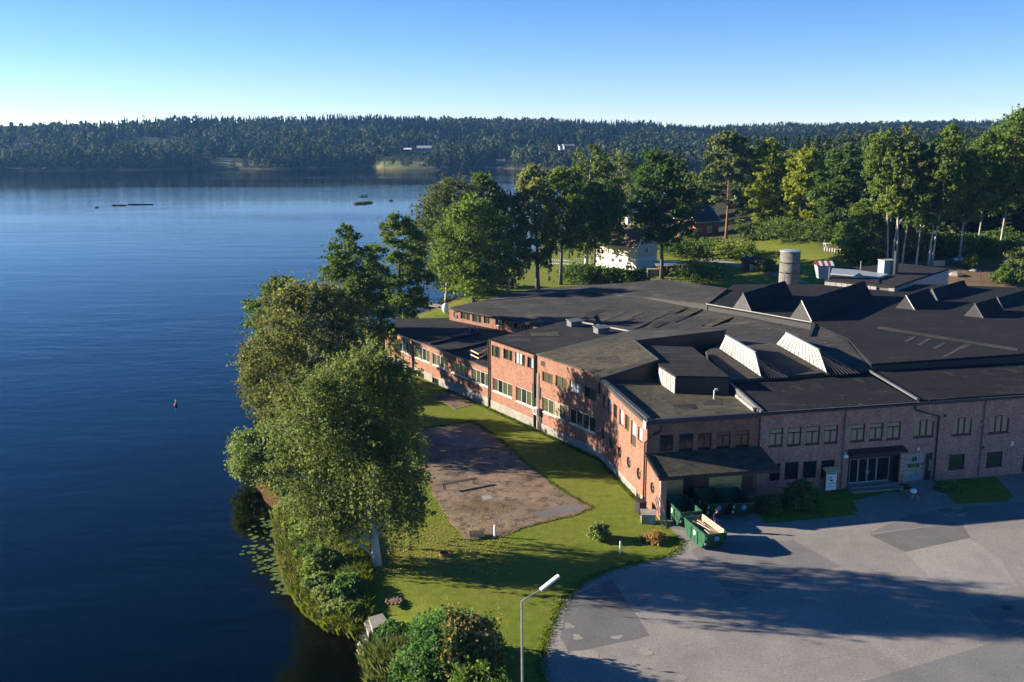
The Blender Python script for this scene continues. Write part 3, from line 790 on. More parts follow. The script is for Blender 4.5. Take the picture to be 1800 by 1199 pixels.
for a_, b_, c_, d_ in CLEAR:
    e = ((bx-a_)/c_)**2 + ((by-b_)/d_)**2; ok &= e > 1
    fr_ = (np.abs(bx-a_) < c_) & (by > b_) & (by < b_+d_+16); small = np.where(fr_, .55, small)
ok &= (fY < np.interp(bx, _cy[:, 0], _cy[:, 1]) + 50) | (bx < 160)
pt_ = (((bx-705)/48)**2 + ((by-286)/13)**2) < 1
small = np.where(pt_, .34, small)
fx, fY, fz, fyf, small, bx = fx[ok], fY[ok], fz[ok], fyf[ok], small[ok], bx[ok]
# broadleaf near the water and on the left, spruce higher up
prob_s = np.clip(.10 + (fY-fyf)/380*.8, .08, .93)*np.clip((bx+250)/600, .22, 1)*(.35+.65*(np.sin(fx*.013+2)*np.sin(fY*.011) > -.25))*(small > .5)
isS = rw.random(len(fx)) < prob_s
order = np.argsort((fY-fyf)*1.0 + rw.random(len(fx))*25 + np.where((bx < -40) | (bx > 1260), 1e5, 0))
indiv = set(order[:240].tolist())
VR, TR, VS, TS = [], [], [], []
for i in range(len(fx)):
    a = rw.uniform(0, 6.28); s_ = ((.78+.34*rw.random()) if isS[i] else (.75+.8*rw.random()**1.3))*(.82 if isS[i] else .82)*small[i]; c_, d_ = math.cos(a), math.sin(a)
    if i in indiv:
        con = isS[i]
        o = thing('far_spruce' if con else 'far_broadleaf', 'dark pointed spruce on the far shore of the lake' if con else 'rounded broadleaf tree on the far shore of the lake', 'tree', (fx[i], fY[i], fz[i]-.2), 'trees along the far shore')
        o.rotation_euler = (0, 0, a); o.scale = (s_, s_, s_*rw.uniform(.9, 1.25))
        link('trunk', ft_me, o, (0, 0, 0)); link('crown', fs_me[i % 3] if con else fr_me[i % 4], o, (0, 0, 0))
        continue
    src = FS[i % 5] if isS[i] else FR[i % 6]
    M = np.array([[c_, -d_, 0], [d_, c_, 0], [0, 0, 1]])*s_
    v = src @ M.T; v[:, 2] *= rw.uniform(.9, 1.2)
    v = v + np.array([fx[i], fY[i], fz[i]-.2])
    (VS if isS[i] else VR).append(v.astype(np.float32))
    (TS if isS[i] else TR).append(np.clip(rw.normal(.25+.5*rw.random(), .1, len(v)//4), 0, 1))
print('far trees', len(fx), 'spruce', len(VS), 'round', len(VR))
for V_, T_, nm, mt, lb in ((VS, TS, 'spruce_forest', 'far_needle', 'dark spruce forest covering the hills beyond the lake'), (VR, TR, 'broadleaf_forest', 'far_leaf', 'mixed broadleaf woods on the slopes beyond the lake')):
    v = np.concatenate(V_); n = len(v)//4
    tag(link(nm, grid_mesh(nm, v, np.arange(4*n).reshape(-1, 4), mt, face_tint=np.concatenate(T_))), lb, 'forest', kind='stuff')
# ------------------------------------------------------------------ factory
FAC = thing('factory_building', 'long red brick lakeside factory with black felt roofs and many windows', 'building', W(1134, 889, 0))
class Wall:
    def __init__(s, p0, p1, z0=0.0):
        s.p0 = Vector((p0[0], p0[1], 0)); s.p1 = Vector((p1[0], p1[1], 0)); s.z0 = z0
        s.L = (s.p1-s.p0).length; s.d = (s.p1-s.p0)/s.L; s.n = Vector((s.d.y, -s.d.x, 0))   # outward: right-hand of p0->p1
    def on(s, px, py):
        dx, dy, dz = ray(px, py); den = s.n.x*dx + s.n.y*dy
        t = (s.n.x*s.p0.x + s.n.y*s.p0.y)/den
        q = Vector((dx*t, dy*t, 0)); return (q-s.p0).dot(s.d), CAM_H + dz*t
    def pt(s, a, z, o=0.0): return Vector((s.p0.x + s.d.x*a + s.n.x*o, s.p0.y + s.d.y*a + s.n.y*o, z))
    def box(s, mb, a0, a1, z0, z1, o0, o1):
        mb.hexa([s.pt(a0, z0, o1), s.pt(a1, z0, o1), s.pt(a1, z0, o0), s.pt(a0, z0, o0), s.pt(a0, z1, o1), s.pt(a1, z1, o1), s.pt(a1, z1, o0), s.pt(a0, z1, o0)])
    def rect(s, cx, yt, yb, xl, xr):
        m = (yt+yb)/2
        return s.on(xl, m)[0], s.on(xr, m)[0], s.on(cx, yb)[1], s.on(cx, yt)[1]
    def build(s, top, openings, mat, parent=FAC, name='wall', reveal=.2, back=True):
        # top: list of (a, z) from a=0 to a=L ; openings: (a0,a1,z0,z1,kind)
        zmin = min(z for _, z in top)
        mb = MB()
        A = sorted(set([0, s.L] + [min(max(x, 0), s.L) for o in openings for x in o[:2]]))
        Z = sorted(set([s.z0, zmin] + [min(max(x, s.z0), zmin) for o in openings for x in o[2:4]]))
        def q(a0, a1, z0, z1):
            mb.quad(s.pt(a0, z0), s.pt(a1, z0), s.pt(a1, z1), s.pt(a0, z1), ((a0, z0), (a1, z0), (a1, z1), (a0, z1)))
        for i in range(len(A)-1):
            for j in range(len(Z)-1):
                ca, cz = (A[i]+A[i+1])/2, (Z[j]+Z[j+1])/2
                if A[i+1]-A[i] < 1e-5 or Z[j+1]-Z[j] < 1e-5: continue
                if not any(o[0] < ca < o[1] and o[2] < cz < o[3] for o in openings): q(A[i], A[i+1], Z[j], Z[j+1])
        if any(z > zmin+1e-3 for _, z in top):
            pp = [(0, zmin), (s.L, zmin)] + [t_ for t_ in reversed(top) if t_[1] > zmin+1e-3]
            mb.add([s.pt(a, z) for a, z in pp], [tuple(range(len(pp)))], [tuple(pp)])
        for o in openings:
            a0, a1, z0, z1 = o[:4]
            if len(o) > 4 and o[4] == 'round':
                n = 24; cx, cz = (a0+a1)/2, (z0+z1)/2; hw, hz = (a1-a0)/2, (z1-z0)/2
                ci = [(cx+hw*.94*math.cos(2*math.pi*k/n), cz+hz*.94*math.sin(2*math.pi*k/n)) for k in range(n)]
                sq = []
                for k in range(n):
                    c_, d_ = math.cos(2*math.pi*k/n), math.sin(2*math.pi*k/n); m_ = max(abs(c_), abs(d_)); sq.append((cx+hw*c_/m_, cz+hz*d_/m_))
                for k in range(n):
                    k2 = (k+1) % n
                    mb.quad(s.pt(*ci[k]), s.pt(*sq[k]), s.pt(*sq[k2]), s.pt(*ci[k2]), (ci[k], sq[k], sq[k2], ci[k2]))
                    mb.quad(s.pt(*ci[k]), s.pt(*ci[k2]), s.pt(*ci[k2], -reveal), s.pt(*ci[k], -reveal), (ci[k], ci[k2], ci[k2], ci[k]))
                continue
            c4 = [(a0, z0), (a1, z0), (a1, z1), (a0, z1)]
            for k in range(4):
                e, f = c4[k], c4[(k+1) % 4]
                mb.quad(s.pt(*f), s.pt(*e), s.pt(*e, -reveal), s.pt(*f, -reveal), (f, e, (e[0]+.2, e[1]), (f[0]+.2, f[1])))
            if len(o) > 4 and o[4] == 'arch':
                n = 10; rise = .28*(a1-a0)*.5
                for k in range(n):
                    u0, u1 = k/n, (k+1)/n; f0 = z1-rise*(2*u0-1)**2; f1 = z1-rise*(2*u1-1)**2; x0, x1 = a0+(a1-a0)*u0, a0+(a1-a0)*u1
                    mb.quad(s.pt(x0, f0, -.03), s.pt(x1, f1, -.03), s.pt(x1, z1, -.03), s.pt(x0, z1, -.03), ((x0, f0), (x1, f1), (x1, z1), (x0, z1)))
        return mb.build(name, mat, parent)
def window(wall, o, frame, panes, cols=2, transom=None, fw=.06, depth=.14, sill=None, round_=False, mull=None):
    a0, a1, z0, z1 = o[:4]; mb = MB(); mull = mull or fw*.8
    if round_:
        n = 20; ca, cz = (a0+a1)/2, (z0+z1)/2; hw, hz = (a1-a0)/2*.95, (z1-z0)/2*.95
        for k in range(n):
            t0, t1 = 2*math.pi*k/n, 2*math.pi*(k+1)/n
            P = lambda t_, f, o_: wall.pt(ca+hw*f*math.cos(t_), cz+hz*f*math.sin(t_), o_)
            mb.hexa([P(t0, 1, -depth), P(t0, .84, -depth), P(t1, .84, -depth), P(t1, 1, -depth), P(t0, 1, -depth+.07), P(t0, .84, -depth+.07), P(t1, .84, -depth+.07), P(t1, 1, -depth+.07)])
        wall.box(mb, ca-.025, ca+.025, cz-hz*.86, cz+hz*.86, -depth+.005, -depth+.06)
        wall.box(mb, a0+.06, ca-.027, cz-.025, cz+.025, -depth+.005, -depth+.06); wall.box(mb, ca+.027, a1-.06, cz-.025, cz+.025, -depth+.005, -depth+.06)
        w_ = mb.build('window', frame, FAC); pm = MB()
        pm.add([wall.pt(ca+hw*.9*math.cos(2*math.pi*k/n), cz+hz*.9*math.sin(2*math.pi*k/n), -depth-.01) for k in range(n)], [tuple(range(n))])
        pm.build('pane', panes[0], w_); return w_
    B = lambda x0, x1, y0, y1: wall.box(mb, x0, x1, y0, y1, -depth, -depth+.07)
    B(a0, a1, z0, z0+fw); B(a0, a1, z1-fw, z1); B(a0, a0+fw, z0+fw, z1-fw); B(a1-fw, a1, z0+fw, z1-fw)
    zt = z1-fw
    if transom:
        zt = z0+(z1-z0)*transom; B(a0+fw, a1-fw, zt-mull/2, zt+mull/2); zt -= mull/2
    cw = (a1-a0-2*fw)/cols
    for k in range(1, cols): B(a0+fw+cw*k-mull/2, a0+fw+cw*k+mull/2, z0+fw, zt)
    if sill: wall.box(mb, a0-.04, a1+.04, z0-.10, z0-.002, -.12, .05)
    w_ = mb.build('window', frame, FAC)
    pi = 0
    def pane(x0, x1, y0, y1):
        nonlocal pi
        pm = MB(); wall.box(pm, x0-.01, x1+.01, y0-.01, y1+.01, -depth-.015, -depth+.018); pm.build('pane', panes[pi % len(panes)], w_); pi += 1
    for k in range(cols): pane(a0+fw+cw*k+(mull/2 if k else 0), a0+fw+cw*(k+1)-(mull/2 if k < cols-1 else 0), z0+fw, zt)
    if transom: pane(a0+fw, a1-fw, zt+mull, z1-fw)
    return w_
def c1(x, y): return 660+x/4.2825, 480+y/4.2825
def c2(x, y): return 900+x/4.2825, 540+y/4.2825
def c3(x, y): return 1030+x/3.5275, 640+y/3.5275
def c4(x, y): return 1300+x/3.6, 620+y/3.6
def orect(w, conv, cx, yt, yb, xl, xr):
    X, YT = conv(cx, yt); _, YB = conv(cx, yb); XL = conv(xl, 0)[0]; XR = conv(xr, 0)[0]
    m = (YT+YB)/2
    s0 = None
    # keep the sheared row: left/right edges taken at the mid line through the centre
    a0 = w.on(XL, m)[0]; a1 = w.on(XR, m)[0]
    # iterate so that the sampled point follows the wall's own slant
    ac, zc = w.on(X, m)
    for _ in range(6):
        def solve(xp):
            lo, hi = ac-6, ac+6
            for _ in range(40):
                mid = (lo+hi)/2; q_ = w.pt(mid, zc)
                if (project(q_.x, q_.y, q_.z)[0] < xp) == (w.d.x >= 0): lo = mid
                else: hi = mid
            return (lo+hi)/2
        a0, a1 = solve(XL), solve(XR); break
    if a0 > a1: a0, a1 = a1, a0
    return (a0, a1, w.on(X, YB)[1], w.on(X, YT)[1])

pA, pB, pC, pD, pE = W(678,636), W(861,716), W(943.7,753), W(1054,805), W(1134,889)
fd = (W(1797,832)-pE).xy.normalized(); pR = Vector((pE.x+fd.x*48, pE.y+fd.y*48, 0))
wAB, wBC, wCD, wDE, wER = Wall(pA, pB), Wall(pB, pC), Wall(pC, pD), Wall(pD, pE), Wall(pE, pR)
zLow = (wAB.on(675.5,578)[1]+wAB.on(859,650)[1])/2
zHi = (wBC.on(861,600)[1]+wBC.on(942,622)[1])/2
zM0 = wCD.on(945,624)[1]; zM1 = wCD.on(1043,657)[1]; zM2 = wCD.on(1052,666)[1]
zE = wDE.on(1138,747)[1]
print('heights', zLow, zHi, zM0, zM1, zM2, zE, 'wall lens', wAB.L, wBC.L, wCD.L, wDE.L)
zFE = wER.on(1240,739)[1]; zFO = wER.on(1450,722)[1]; print('front', zFE, zFO)
zE = max(6.4, min(zE, zFE+.3)); aF = wER.on(1333,800)[0]
dark, green_, blind, curt_reflect = 'glass', 'glass_green', 'glass_blind', 'glass_curtain_reflect'
rp = random.Random(3)
# --- low wing
oAB = [orect(wAB, c1, *w_) for w_ in ((225,513,602,175,275), (352,563,655,297,407), (487,622,709,430,545), (632,680,770,567,697), (790,738,836,722,856))]
bas = [orect(wAB, c1, *w_) for w_ in ((205,690,735,190,222), (262,712,760,240,285), (345,752,800,322,368), (455,795,845,430,478))]
wAB.build([(0, zLow), (wAB.L, zLow)], oAB+bas, 'brick_red')
for o in oAB: window(wAB, o, 'frame_white', [green_, green_, dark, green_], 4, sill=True)
for o in bas: window(wAB, o, 'frame_black', [dark], 2, fw=.04)
# --- two storey part
oBC = [orect(wBC, c1, *w_) for w_ in ((955,812,912,883,1028), (1136,881,993,1057,1212))]
uBC = [orect(wBC, c1, *w_) for w_ in ((908,550,635,876,940), (998,578,655,963,1030), (1087,605,692,1051,1125), (1178,640,722,1143,1208))]
wBC.build([(0, zHi), (wBC.L, zHi)], oBC+uBC, 'brick_red')
for o in oBC: window(wBC, o, 'frame_white', [green_, dark, green_], 4, sill=True)
for i, o in enumerate(uBC): window(wBC, o, 'frame_black', [[green_, dark, green_], [dark, green_, dark], [blind, blind, dark], [dark, blind, dark]][i], 3, fw=.05)
# --- main gable part
oCD = [orect(wCD, c2, *w_) for w_ in ((312,707,818,226,400), (530,795,910,432,627))]
uCD = [orect(wCD, c2, *w_) for w_ in ((267,495,570,228,307), (369,525,608,328,410), (475,565,650,432,518), (587,605,695,543,632))]
vCD = [orect(wCD, c2, 235,408,445,220,250)]
wCD.build([(0, zM0), (wCD.L*.9, zM1), (wCD.L, zM2)], oCD+uCD+vCD, 'brick_red')
for i, o in enumerate(oCD): window(wCD, o, 'frame_white', [green_, green_, 'glass_curtain_reflect', green_] if i == 0 else [dark], 4, sill=True)
for i, o in enumerate(uCD): window(wCD, o, 'frame_brown', [[green_], [green_], [blind], [dark, green_]][i], 2, fw=.07, mull=.16)
mb = MB(); o = vCD[0]
wCD.box(mb, o[0], o[1], o[2], o[3], -.12, -.05)
for k in range(4): wCD.box(mb, o[0]+.02, o[1]-.02, o[2]+(o[3]-o[2])*(k+.2)/4, o[2]+(o[3]-o[2])*(k+.6)/4, -.05, -.02)
mb.build('vent_grille', 'frame_black', FAC)
# --- gable with round windows
sl = [orect(wDE, c2, *w_) for w_ in ((697,655,768,684,710), (737,692,803,723,750), (776,730,912,763,791), (823,772,890,808,838), (866,812,928,851,882), (914,860,1045,896,934), (964,908,1012,948,982))]
rd = []
for (x_, y_, h_) in ((105,433,34), (153,490,35), (208,548,36), (265,610,38), (327,680,40)):
    X, Y_ = c3(x_, y_); a_, z_ = wDE.on(X, Y_); rr_ = .5*(wDE.on(X, Y_-h_/3.5275)[1]-wDE.on(X, Y_+h_/3.5275)[1]); rd.append((a_-rr_, a_+rr_, z_-rr_, z_+rr_, 'round'))
bd = [orect(wDE, c3, 327,808,872,316,340)]
wDE.build([(0, zM2), (1.2, zM2-.15), (wDE.L, zE)], sl+rd+bd, 'brick_red')
for i, o in enumerate(sl):
    if o[3]-o[2] > 1.75:
        mb = MB(); a0, a1, z0, z1 = o; zz = z0+(z1-z0)*.42
        wDE.box(mb, a0, a1, z0, zz, -.14, -.08); wDE.box(mb, a0, a0+.07, zz, z1, -.14, -.07); wDE.box(mb, a1-.07, a1, zz, z1, -.14, -.07); wDE.box(mb, a0+.07, a1-.07, z1-.07, z1, -.14, -.07)
        w_ = mb.build('door', 'frame_brown', FAC); pm = MB(); wDE.box(pm, a0+.07, a1-.07, zz, z1-.07, -.13, -.11); pm.build('pane', [dark, blind][i == 5], w_)
    else: window(wDE, o, 'frame_brown', [[green_], [blind], 0, [blind], [green_], 0, [blind]][i] or [dark], 1, fw=.06)
for o in rd: window(wDE, o, 'frame_black', [curt_reflect], round_=True)
mb = MB(); wDE.box(mb, *bd[0], -.14, -.08); mb.build('basement_door', 'timber_dark', FAC)
# --- long front in shade
w5 = [orect(wER, c3, *w_) for w_ in ((499,440,540,457,541), (620,433,540,577,664), (736,428,535,695,778), (853,420,525,810,897), (970,413,520,928,1010))]
w7 = [orect(wER, c4, *w_) for w_ in ((230,480,590,187,275), (345,475,585,303,390), (463,467,578,420,508), (578,460,570,535,622), (749,452,560,705,793), (864,446,552,822,908), (976,438,546,933,1020))]
wa = [orect(wER, c4, *w_)+('arch',) for w_ in ((1167,424,532,1103,1230), (1407,410,519,1345,1470), (1643,397,506,1580,1705))]
lw = [orect(wER, c4, *w_) for w_ in ((225,703,810,190,258), (328,693,802,285,372), (443,687,795,400,487), (557,680,790,515,600))]
le = [orect(wER, c4, *w_) for w_ in ((1375,643,733,1325,1424), (1610,628,718,1562,1662))]
ent = [orect(wER, c4, 848,628,846,686,1010)]; ent[0] = (ent[0][0], ent[0][1], .15, ent[0][3])
wd_ = [orect(wER, c4, 1104,640,800,1040,1168), orect(wER, c4, 1193,636,800,1172,1215), orect(wER, c4, 1812,640,765,1790,1850)]
wd_ = [(a, b_, .12, d_) for a, b_, c_, d_ in wd_]
# split in the newer red bay and the older greyer range
wE1 = Wall(pE, wER.pt(aF, 0)); wE2 = Wall(wER.pt(aF, 0), pR)
dk = [orect(wER, c3, *w_) for w_ in ((541,704,834,478,604), (635,700,834,606,667), (862,690,812,762,967))]
wE1.build([(0, zFE), (wE1.L, zFE)], w5+dk, 'brick_red')
sh = lambda o: (o[0]-aF, o[1]-aF)+tuple(o[2:])
wE2.build([(0, zFO), (wE2.L, zFO)], [sh(o) for o in w7+wa+lw+le+ent+wd_], 'brick_old')
for o in w5: window(wER, o, 'frame_black', [dark], 2, .74, fw=.06)
for o in w7: window(wER, o, 'frame_brown', [curt_reflect], 2, .70, fw=.08, mull=.09, sill=True)
for o in wa: window(wER, o, 'frame_brown', [curt_reflect], 3, None, fw=.08, mull=.12, sill=True)
for o in lw: window(wER, o, 'frame_black', [dark], 1, fw=.06)
for o in le: window(wER, o, 'frame_black', ['glass_green'], 1, fw=.08, sill=True)
# loading bays
for o, mt, nm in zip(dk, ('plywood', 'metal_black', 'plywood'), ('plywood_board', 'steel_door', 'plywood_board')):
    mb = MB(); wER.box(mb, o[0], o[1], o[2], o[3], -.12, -.05); mb.build(nm, mt, FAC)
for cx_, xl, xr in ((713,671,756), (1000,972,1032)):
    o = orect(wER, c3, cx_, 692, 822, xl, xr); mb = MB(); wER.box(mb, o[0], o[1], o[2], o[3], .004, .05); mb.build('timber_panel', 'board_red', FAC)
a0 = orect(wER, c3, 541,704,834,478,604); mb = MB(); wER.box(mb, .5, aF-.6, a0[2]-.28, a0[2]-.05, 0.005, .9); mb.build('loading_ledge', 'concrete', FAC)
# entrance: dark recess with glazed doors, canopy and step
o = ent[0]; mb = MB()
a0, a1, z0, z1 = o; dpt = -.9
mb2 = MB(); wER.box(mb2, a0-.02, a0+.12, z0, z1, dpt, .03); wER.box(mb2, a1-.12, a1+.02, z0, z1, dpt, .03); wER.box(mb2, a0, a1, z1-.55, z1, dpt, -.05); mb2.build('entrance_surround', 'metal_black', FAC)
gl0, gl1 = a0+.35, a1-.75; zt = z1-.62
mb = MB(); F_ = lambda x0, x1, y0, y1: wER.box(mb, x0, x1, y0, y1, -.45, -.36)
F_(gl0, gl1, z0, z0+.22); F_(gl0, gl1, zt-.08, zt)
wG = gl1-gl0; ps = [0, .22, .45, .68, 1]
for k, f_ in enumerate(ps):
    x_ = gl0+wG*f_; F_(x_-.06 if k else x_, x_+.06 if k < 4 else x_, z0+.22, zt-.08)
ed = mb.build('entrance_door', 'galvanised', FAC)
for k in range(4):
    pm = MB(); wER.box(pm, gl0+wG*ps[k]+.06, gl0+wG*ps[k+1]-.06, z0+.22, zt-.08, -.43, -.40); pm.build('pane', 'glass', ed)
pm = MB(); wER.box(pm, gl0+wG*.45-.16, gl0+wG*.45-.09, z0+.9, z0+1.25, -.36, -.30); wER.box(pm, gl0+wG*.45+.09, gl0+wG*.45+.16, z0+.9, z0+1.25, -.36, -.30); pm.build('door_handle', 'galvanised', ed)
mb = MB(); wER.box(mb, gl1, a1-.12, z0, z1-.55, -.6, -.5); mb.build('side_panel', 'metal_black', FAC)
mb = MB(); mb.hexa([wER.pt(a0-.15, z1+.02, .9), wER.pt(a1+.15, z1+.02, .9), wER.pt(a1+.15, z1+.02, 0), wER.pt(a0-.15, z1+.02, 0), wER.pt(a0-.15, z1+.2, .9), wER.pt(a1+.15, z1+.2, .9), wER.pt(a1+.15, z1+.42, 0), wER.pt(a0-.15, z1+.42, 0)]); mb.build('entrance_canopy', 'metal_black', FAC)
mb = MB(); wER.box(mb, a0-.2, a1-.3, 0, .14, -.9, 1.3); wER.box(mb, a0+.1, a1-.6, .14, .24, -.9, .55); mb.build('entrance_step', 'concrete', FAC)
# white delivery door with signs
o = wd_[0]; a0, a1, z0, z1 = o; mb = MB(); n = 5
for k in range(n): wER.box(mb, a0+.02, a1-.02, z0+(z1-z0)*k/n+.012, z0+(z1-z0)*(k+1)/n-.012, -.12, -.06)
wdr = mb.build('white_door', 'metal_white', FAC)
aw = a1-a0; zh = z1-z0
for (x0, x1, y0, y1, mt, lb) in ((.40,.62,.72,.88,'metal_black','black sign with green arrow'), (.22,.78,.50,.64,'metal_black','black sign with green lettering'), (.86,.98,.56,.64,'board_red','small red sign'), (.86,.96,.40,.47,'metal_black','small dark box'), (.50,.68,.08,.16,'mark_blue','small blue sticker')):
    pm = MB(); wER.box(pm, a0+aw*x0, a0+aw*x1, z0+zh*y0, z0+zh*y1, -.058, -.045); q_ = pm.build('sign', mt, wdr); q_['label'] = lb
pm = MB(); wER.box(pm, a0+aw*.49, a0+aw*.53, z0+zh*.74, z0+zh*.86, -.044, -.04); pm.build('sign_mark', 'mark_green', wdr)
pm = MB(); wER.box(pm, a0+aw*.28, a0+aw*.72, z0+zh*.58, z0+zh*.605, -.044, -.04); wER.box(pm, a0+aw*.34, a0+aw*.66, z0+zh*.53, z0+zh*.555, -.044, -.04); pm.build('sign_mark', 'mark_green', wdr)
for o in wd_[1:]:
    mb = MB(); wER.box(mb, *o, -.15, -.08); mb.build('dark_panel', 'metal_black', FAC)
mb = MB(); o = wd_[1]; wER.box(mb, o[1]-.22, o[1]-.10, 1.0, 2.0, -.07, -.02); mb.build('letter_box', 'galvanised', FAC)
mb = MB(); o = wd_[0]; mb.hexa([wER.pt(o[0]-.3, 0, 3.2), wER.pt(o[1]+1.6, 0, 3.2), wER.pt(o[1]+.5, 0, 0.01), wER.pt(o[0]-.1, 0, 0.01), wER.pt(o[0]-.3, .035, 3.2), wER.pt(o[1]+1.6, .035, 3.2), wER.pt(o[1]+.5, .16, 0.01), wER.pt(o[0]-.1, .16, 0.01)]); mb.build('door_ramp', 'concrete', FAC)
# stone brackets beside the white door
mb = MB(); 
for k in range(5): wER.box(mb, wd_[0][0]-.38, wd_[0][0]-.12, .9+.38*k, 1.18+.38*k, .0, .05)
mb.build('name_board', 'timber', FAC)
# plinths
for w_, h0, h1, nm in ((wAB, 1.05, 1.0, 0), (wBC, .95, .9, 0), (wCD, .8, .75, 0), (wDE, .7, .65, 0)):
    mb = MB(); cuts = [(0, w_.L)]
    if w_ is wAB: cuts = [(0, bas[0][0])] + [(bas[i][1], bas[i+1][0]) for i in range(3)] + [(bas[3][1], w_.L)]
    if w_ is wDE: cuts = [(0, bd[0][0]-.05), (bd[0][1]+.05, w_.L)]
    for a0, a1 in cuts:
        mb = MB(); w_.box(mb, a0, a1, -.3, h0, .0, .05); mb.build('plinth', 'concrete', FAC)
# eaves strips
def strip(w_, za, zb_, mat='fascia_pale', a0=0, a1=None, h=.16, o=.12, nm='eaves_board'):
    mb = MB(); a1 = w_.L if a1 is None else a1
    mb.hexa([w_.pt(a0, za, o), w_.pt(a1, zb_, o), w_.pt(a1, zb_, -.1), w_.pt(a0, za, -.1), w_.pt(a0, za+h, o), w_.pt(a1, zb_+h, o), w_.pt(a1, zb_+h, -.1), w_.pt(a0, za+h, -.1)]); mb.build(nm, mat, FAC)
strip(wAB, zLow, zLow, 'fascia'); strip(wBC, zHi, zHi, h=.12)
strip(wCD, zM0, zM1, a1=wCD.L*.9, h=.12); strip(wCD, zM1, zM2, a0=wCD.L*.9, h=.12)
strip(wDE, zM2-.15, zE, 'fascia', a0=.0, h=.28, o=.16)
strip(wE1, zFE, zFE, 'fascia', h=.34, o=.2); strip(wE2, zFO, zFO, 'fascia', h=.30, o=.3, nm='gutter_board')
mb = MB(); wE2.box(mb, 0, wE2.L, zFO+.302, zFO+.34, .22, .36); mb.build('drip_edge', 'galvanised', FAC)
# --- roofs (pixel corner + height)
ROOFS = []
def roof(pts, mat, th=.22, skirt=None, skirt_mat='fascia', inset=.05, nm='roof'):
    P = [W(a, b_, z) if not isinstance(a, Vector) else a for a, b_, z in pts]
    mb = MB(); mb.slab(P, th); o = mb.build(nm, mat, FAC); ROOFS.append(mb)
    if skirt is not None:
        c = sum(P, Vector())/len(P)
        Q = [c + (p_-c)*.992 - Vector((0, 0, th+.003)) for p_ in P]
        for i in range(len(Q)):
            e = Vector((P[i].x-c.x, P[i].y-c.y, 0)); f = max(.5, 1-inset/max(e.length, .1)); Q[i] = Vector((c.x+e.x*f, c.y+e.y*f, P[i].z-th-(.003 if inset < .1 else .7)))
        mb = MB(); mb.slab(Q, zb=skirt); mb.build('inner_wall', skirt_mat, FAC)
    return o
V3 = lambda w_, a, z, o=0: (w_.pt(a, z, o), 0, 0)
zl = zLow+.17
roof([V3(wAB, -.1, zl, .1), V3(wAB, wAB.L, zl, .1), (950,610,zl), (915,586,zl), (789,559,zl), (700,560,zl)], 'felt_dark', .16, 0, 'brick_red', 2.5)
for (x0, y0, x1, y1) in ((405,532,770,455), (548,592,852,515)):
    mb = MB(); a = W(*c1(x0, y0), zl+.12); b_ = W(*c1(x1, y1), zl+.12); mb.bar(a, b_, .5, .26); mb.build('roof_curb', 'felt_dark', FAC)
for x0, y0 in ((708,438), (770,440), (745,436)):
    a = W(*c1(x0, y0), zl); mb = MB(); mb.tube([a, a+Vector((0, 0, .55))], .07, 6); mb.lathe(a+Vector((0, 0, .5)), [(.16, 0), (.16, .14), (.03, .22)], 8); mb.build('roof_vent', 'galvanised', FAC)
# rear wing with the letter
zg = 6.35
gA, gB = W(789.6,541,zg), W(968,574,zg)
wG = Wall(gA, gB, zl+.004)
og = [orect(wG, c1, *w_) for w_ in ((675,288,350,640,710), (765,312,372,728,798), (838,330,380,815,860), (936,345,400,902,970), (1050,372,425,1033,1068), (1125,385,432,1090,1162))]
og = [(a, b_, max(c_, zl+.2), min(d_, zg-.2)) for a, b_, c_, d_ in og]
wG.build([(0, zg), (wG.L, zg)], og, 'brick_red')
for i, o in enumerate(og): window(wG, o, 'frame_white' if i > 2 else 'frame_black', [dark, green_], 1 if i == 4 else 3, fw=.05)
strip(wG, zg, zg, h=.1)
fc = bpy.data.curves.new('letter', 'FONT'); fc.body = 'G'; fc.size = 1.45; fc.extrude = .03; fc.align_x = 'CENTER'; fc.align_y = 'CENTER'
fo = bpy.data.objects.new('letter_tmp', fc); COL.objects.link(fo); bpy.context.view_layer.update()
lm = bpy.data.meshes.new_from_object(fo); bpy.data.objects.remove(fo)
ag, zgg = wG.on(*c1(603,308)); q_ = wG.pt(ag, zl+ (zg-zl)*.5, .045)
X, Y_, Z_ = wG.d, Vector((0, 0, 1)), wG.n
lm.transform(Matrix(((X.x, Y_.x, Z_.x, q_.x), (X.y, Y_.y, Z_.y, q_.y), (X.z, Y_.z, Z_.z, q_.z), (0, 0, 0, 1))))
lm.materials.clear(); lm.materials.append(MATS['frame_black']); lo_ = link('letter', lm, FAC); lo_['label'] = 'dark letter G on the brick wall'
# low rear roofs
roof([(788,541,zg+.12), (968,575,zg+.12), (1003,566,6.7), (1120,588,7.2), (1290,592,7.2), (1424,594,7.2), (1428,567,7.4), (1240,535,7.7), (1120,520,7.3), (1012,512,7.0), (900,516,6.6), (850,528,6.45)], 'felt_grey', .2, 0, 'brick_red', 3.0)
roof([(850,529,6.5), (1020,513,7.15), (1130,522,7.5), (1244,534,8.35), (1279,507,8.5), (1168,491,8.3), (1090,498,7.7), (1010,502,7.1), (905,513,6.6)], 'felt_grey', .2, 0, 'metal_black')
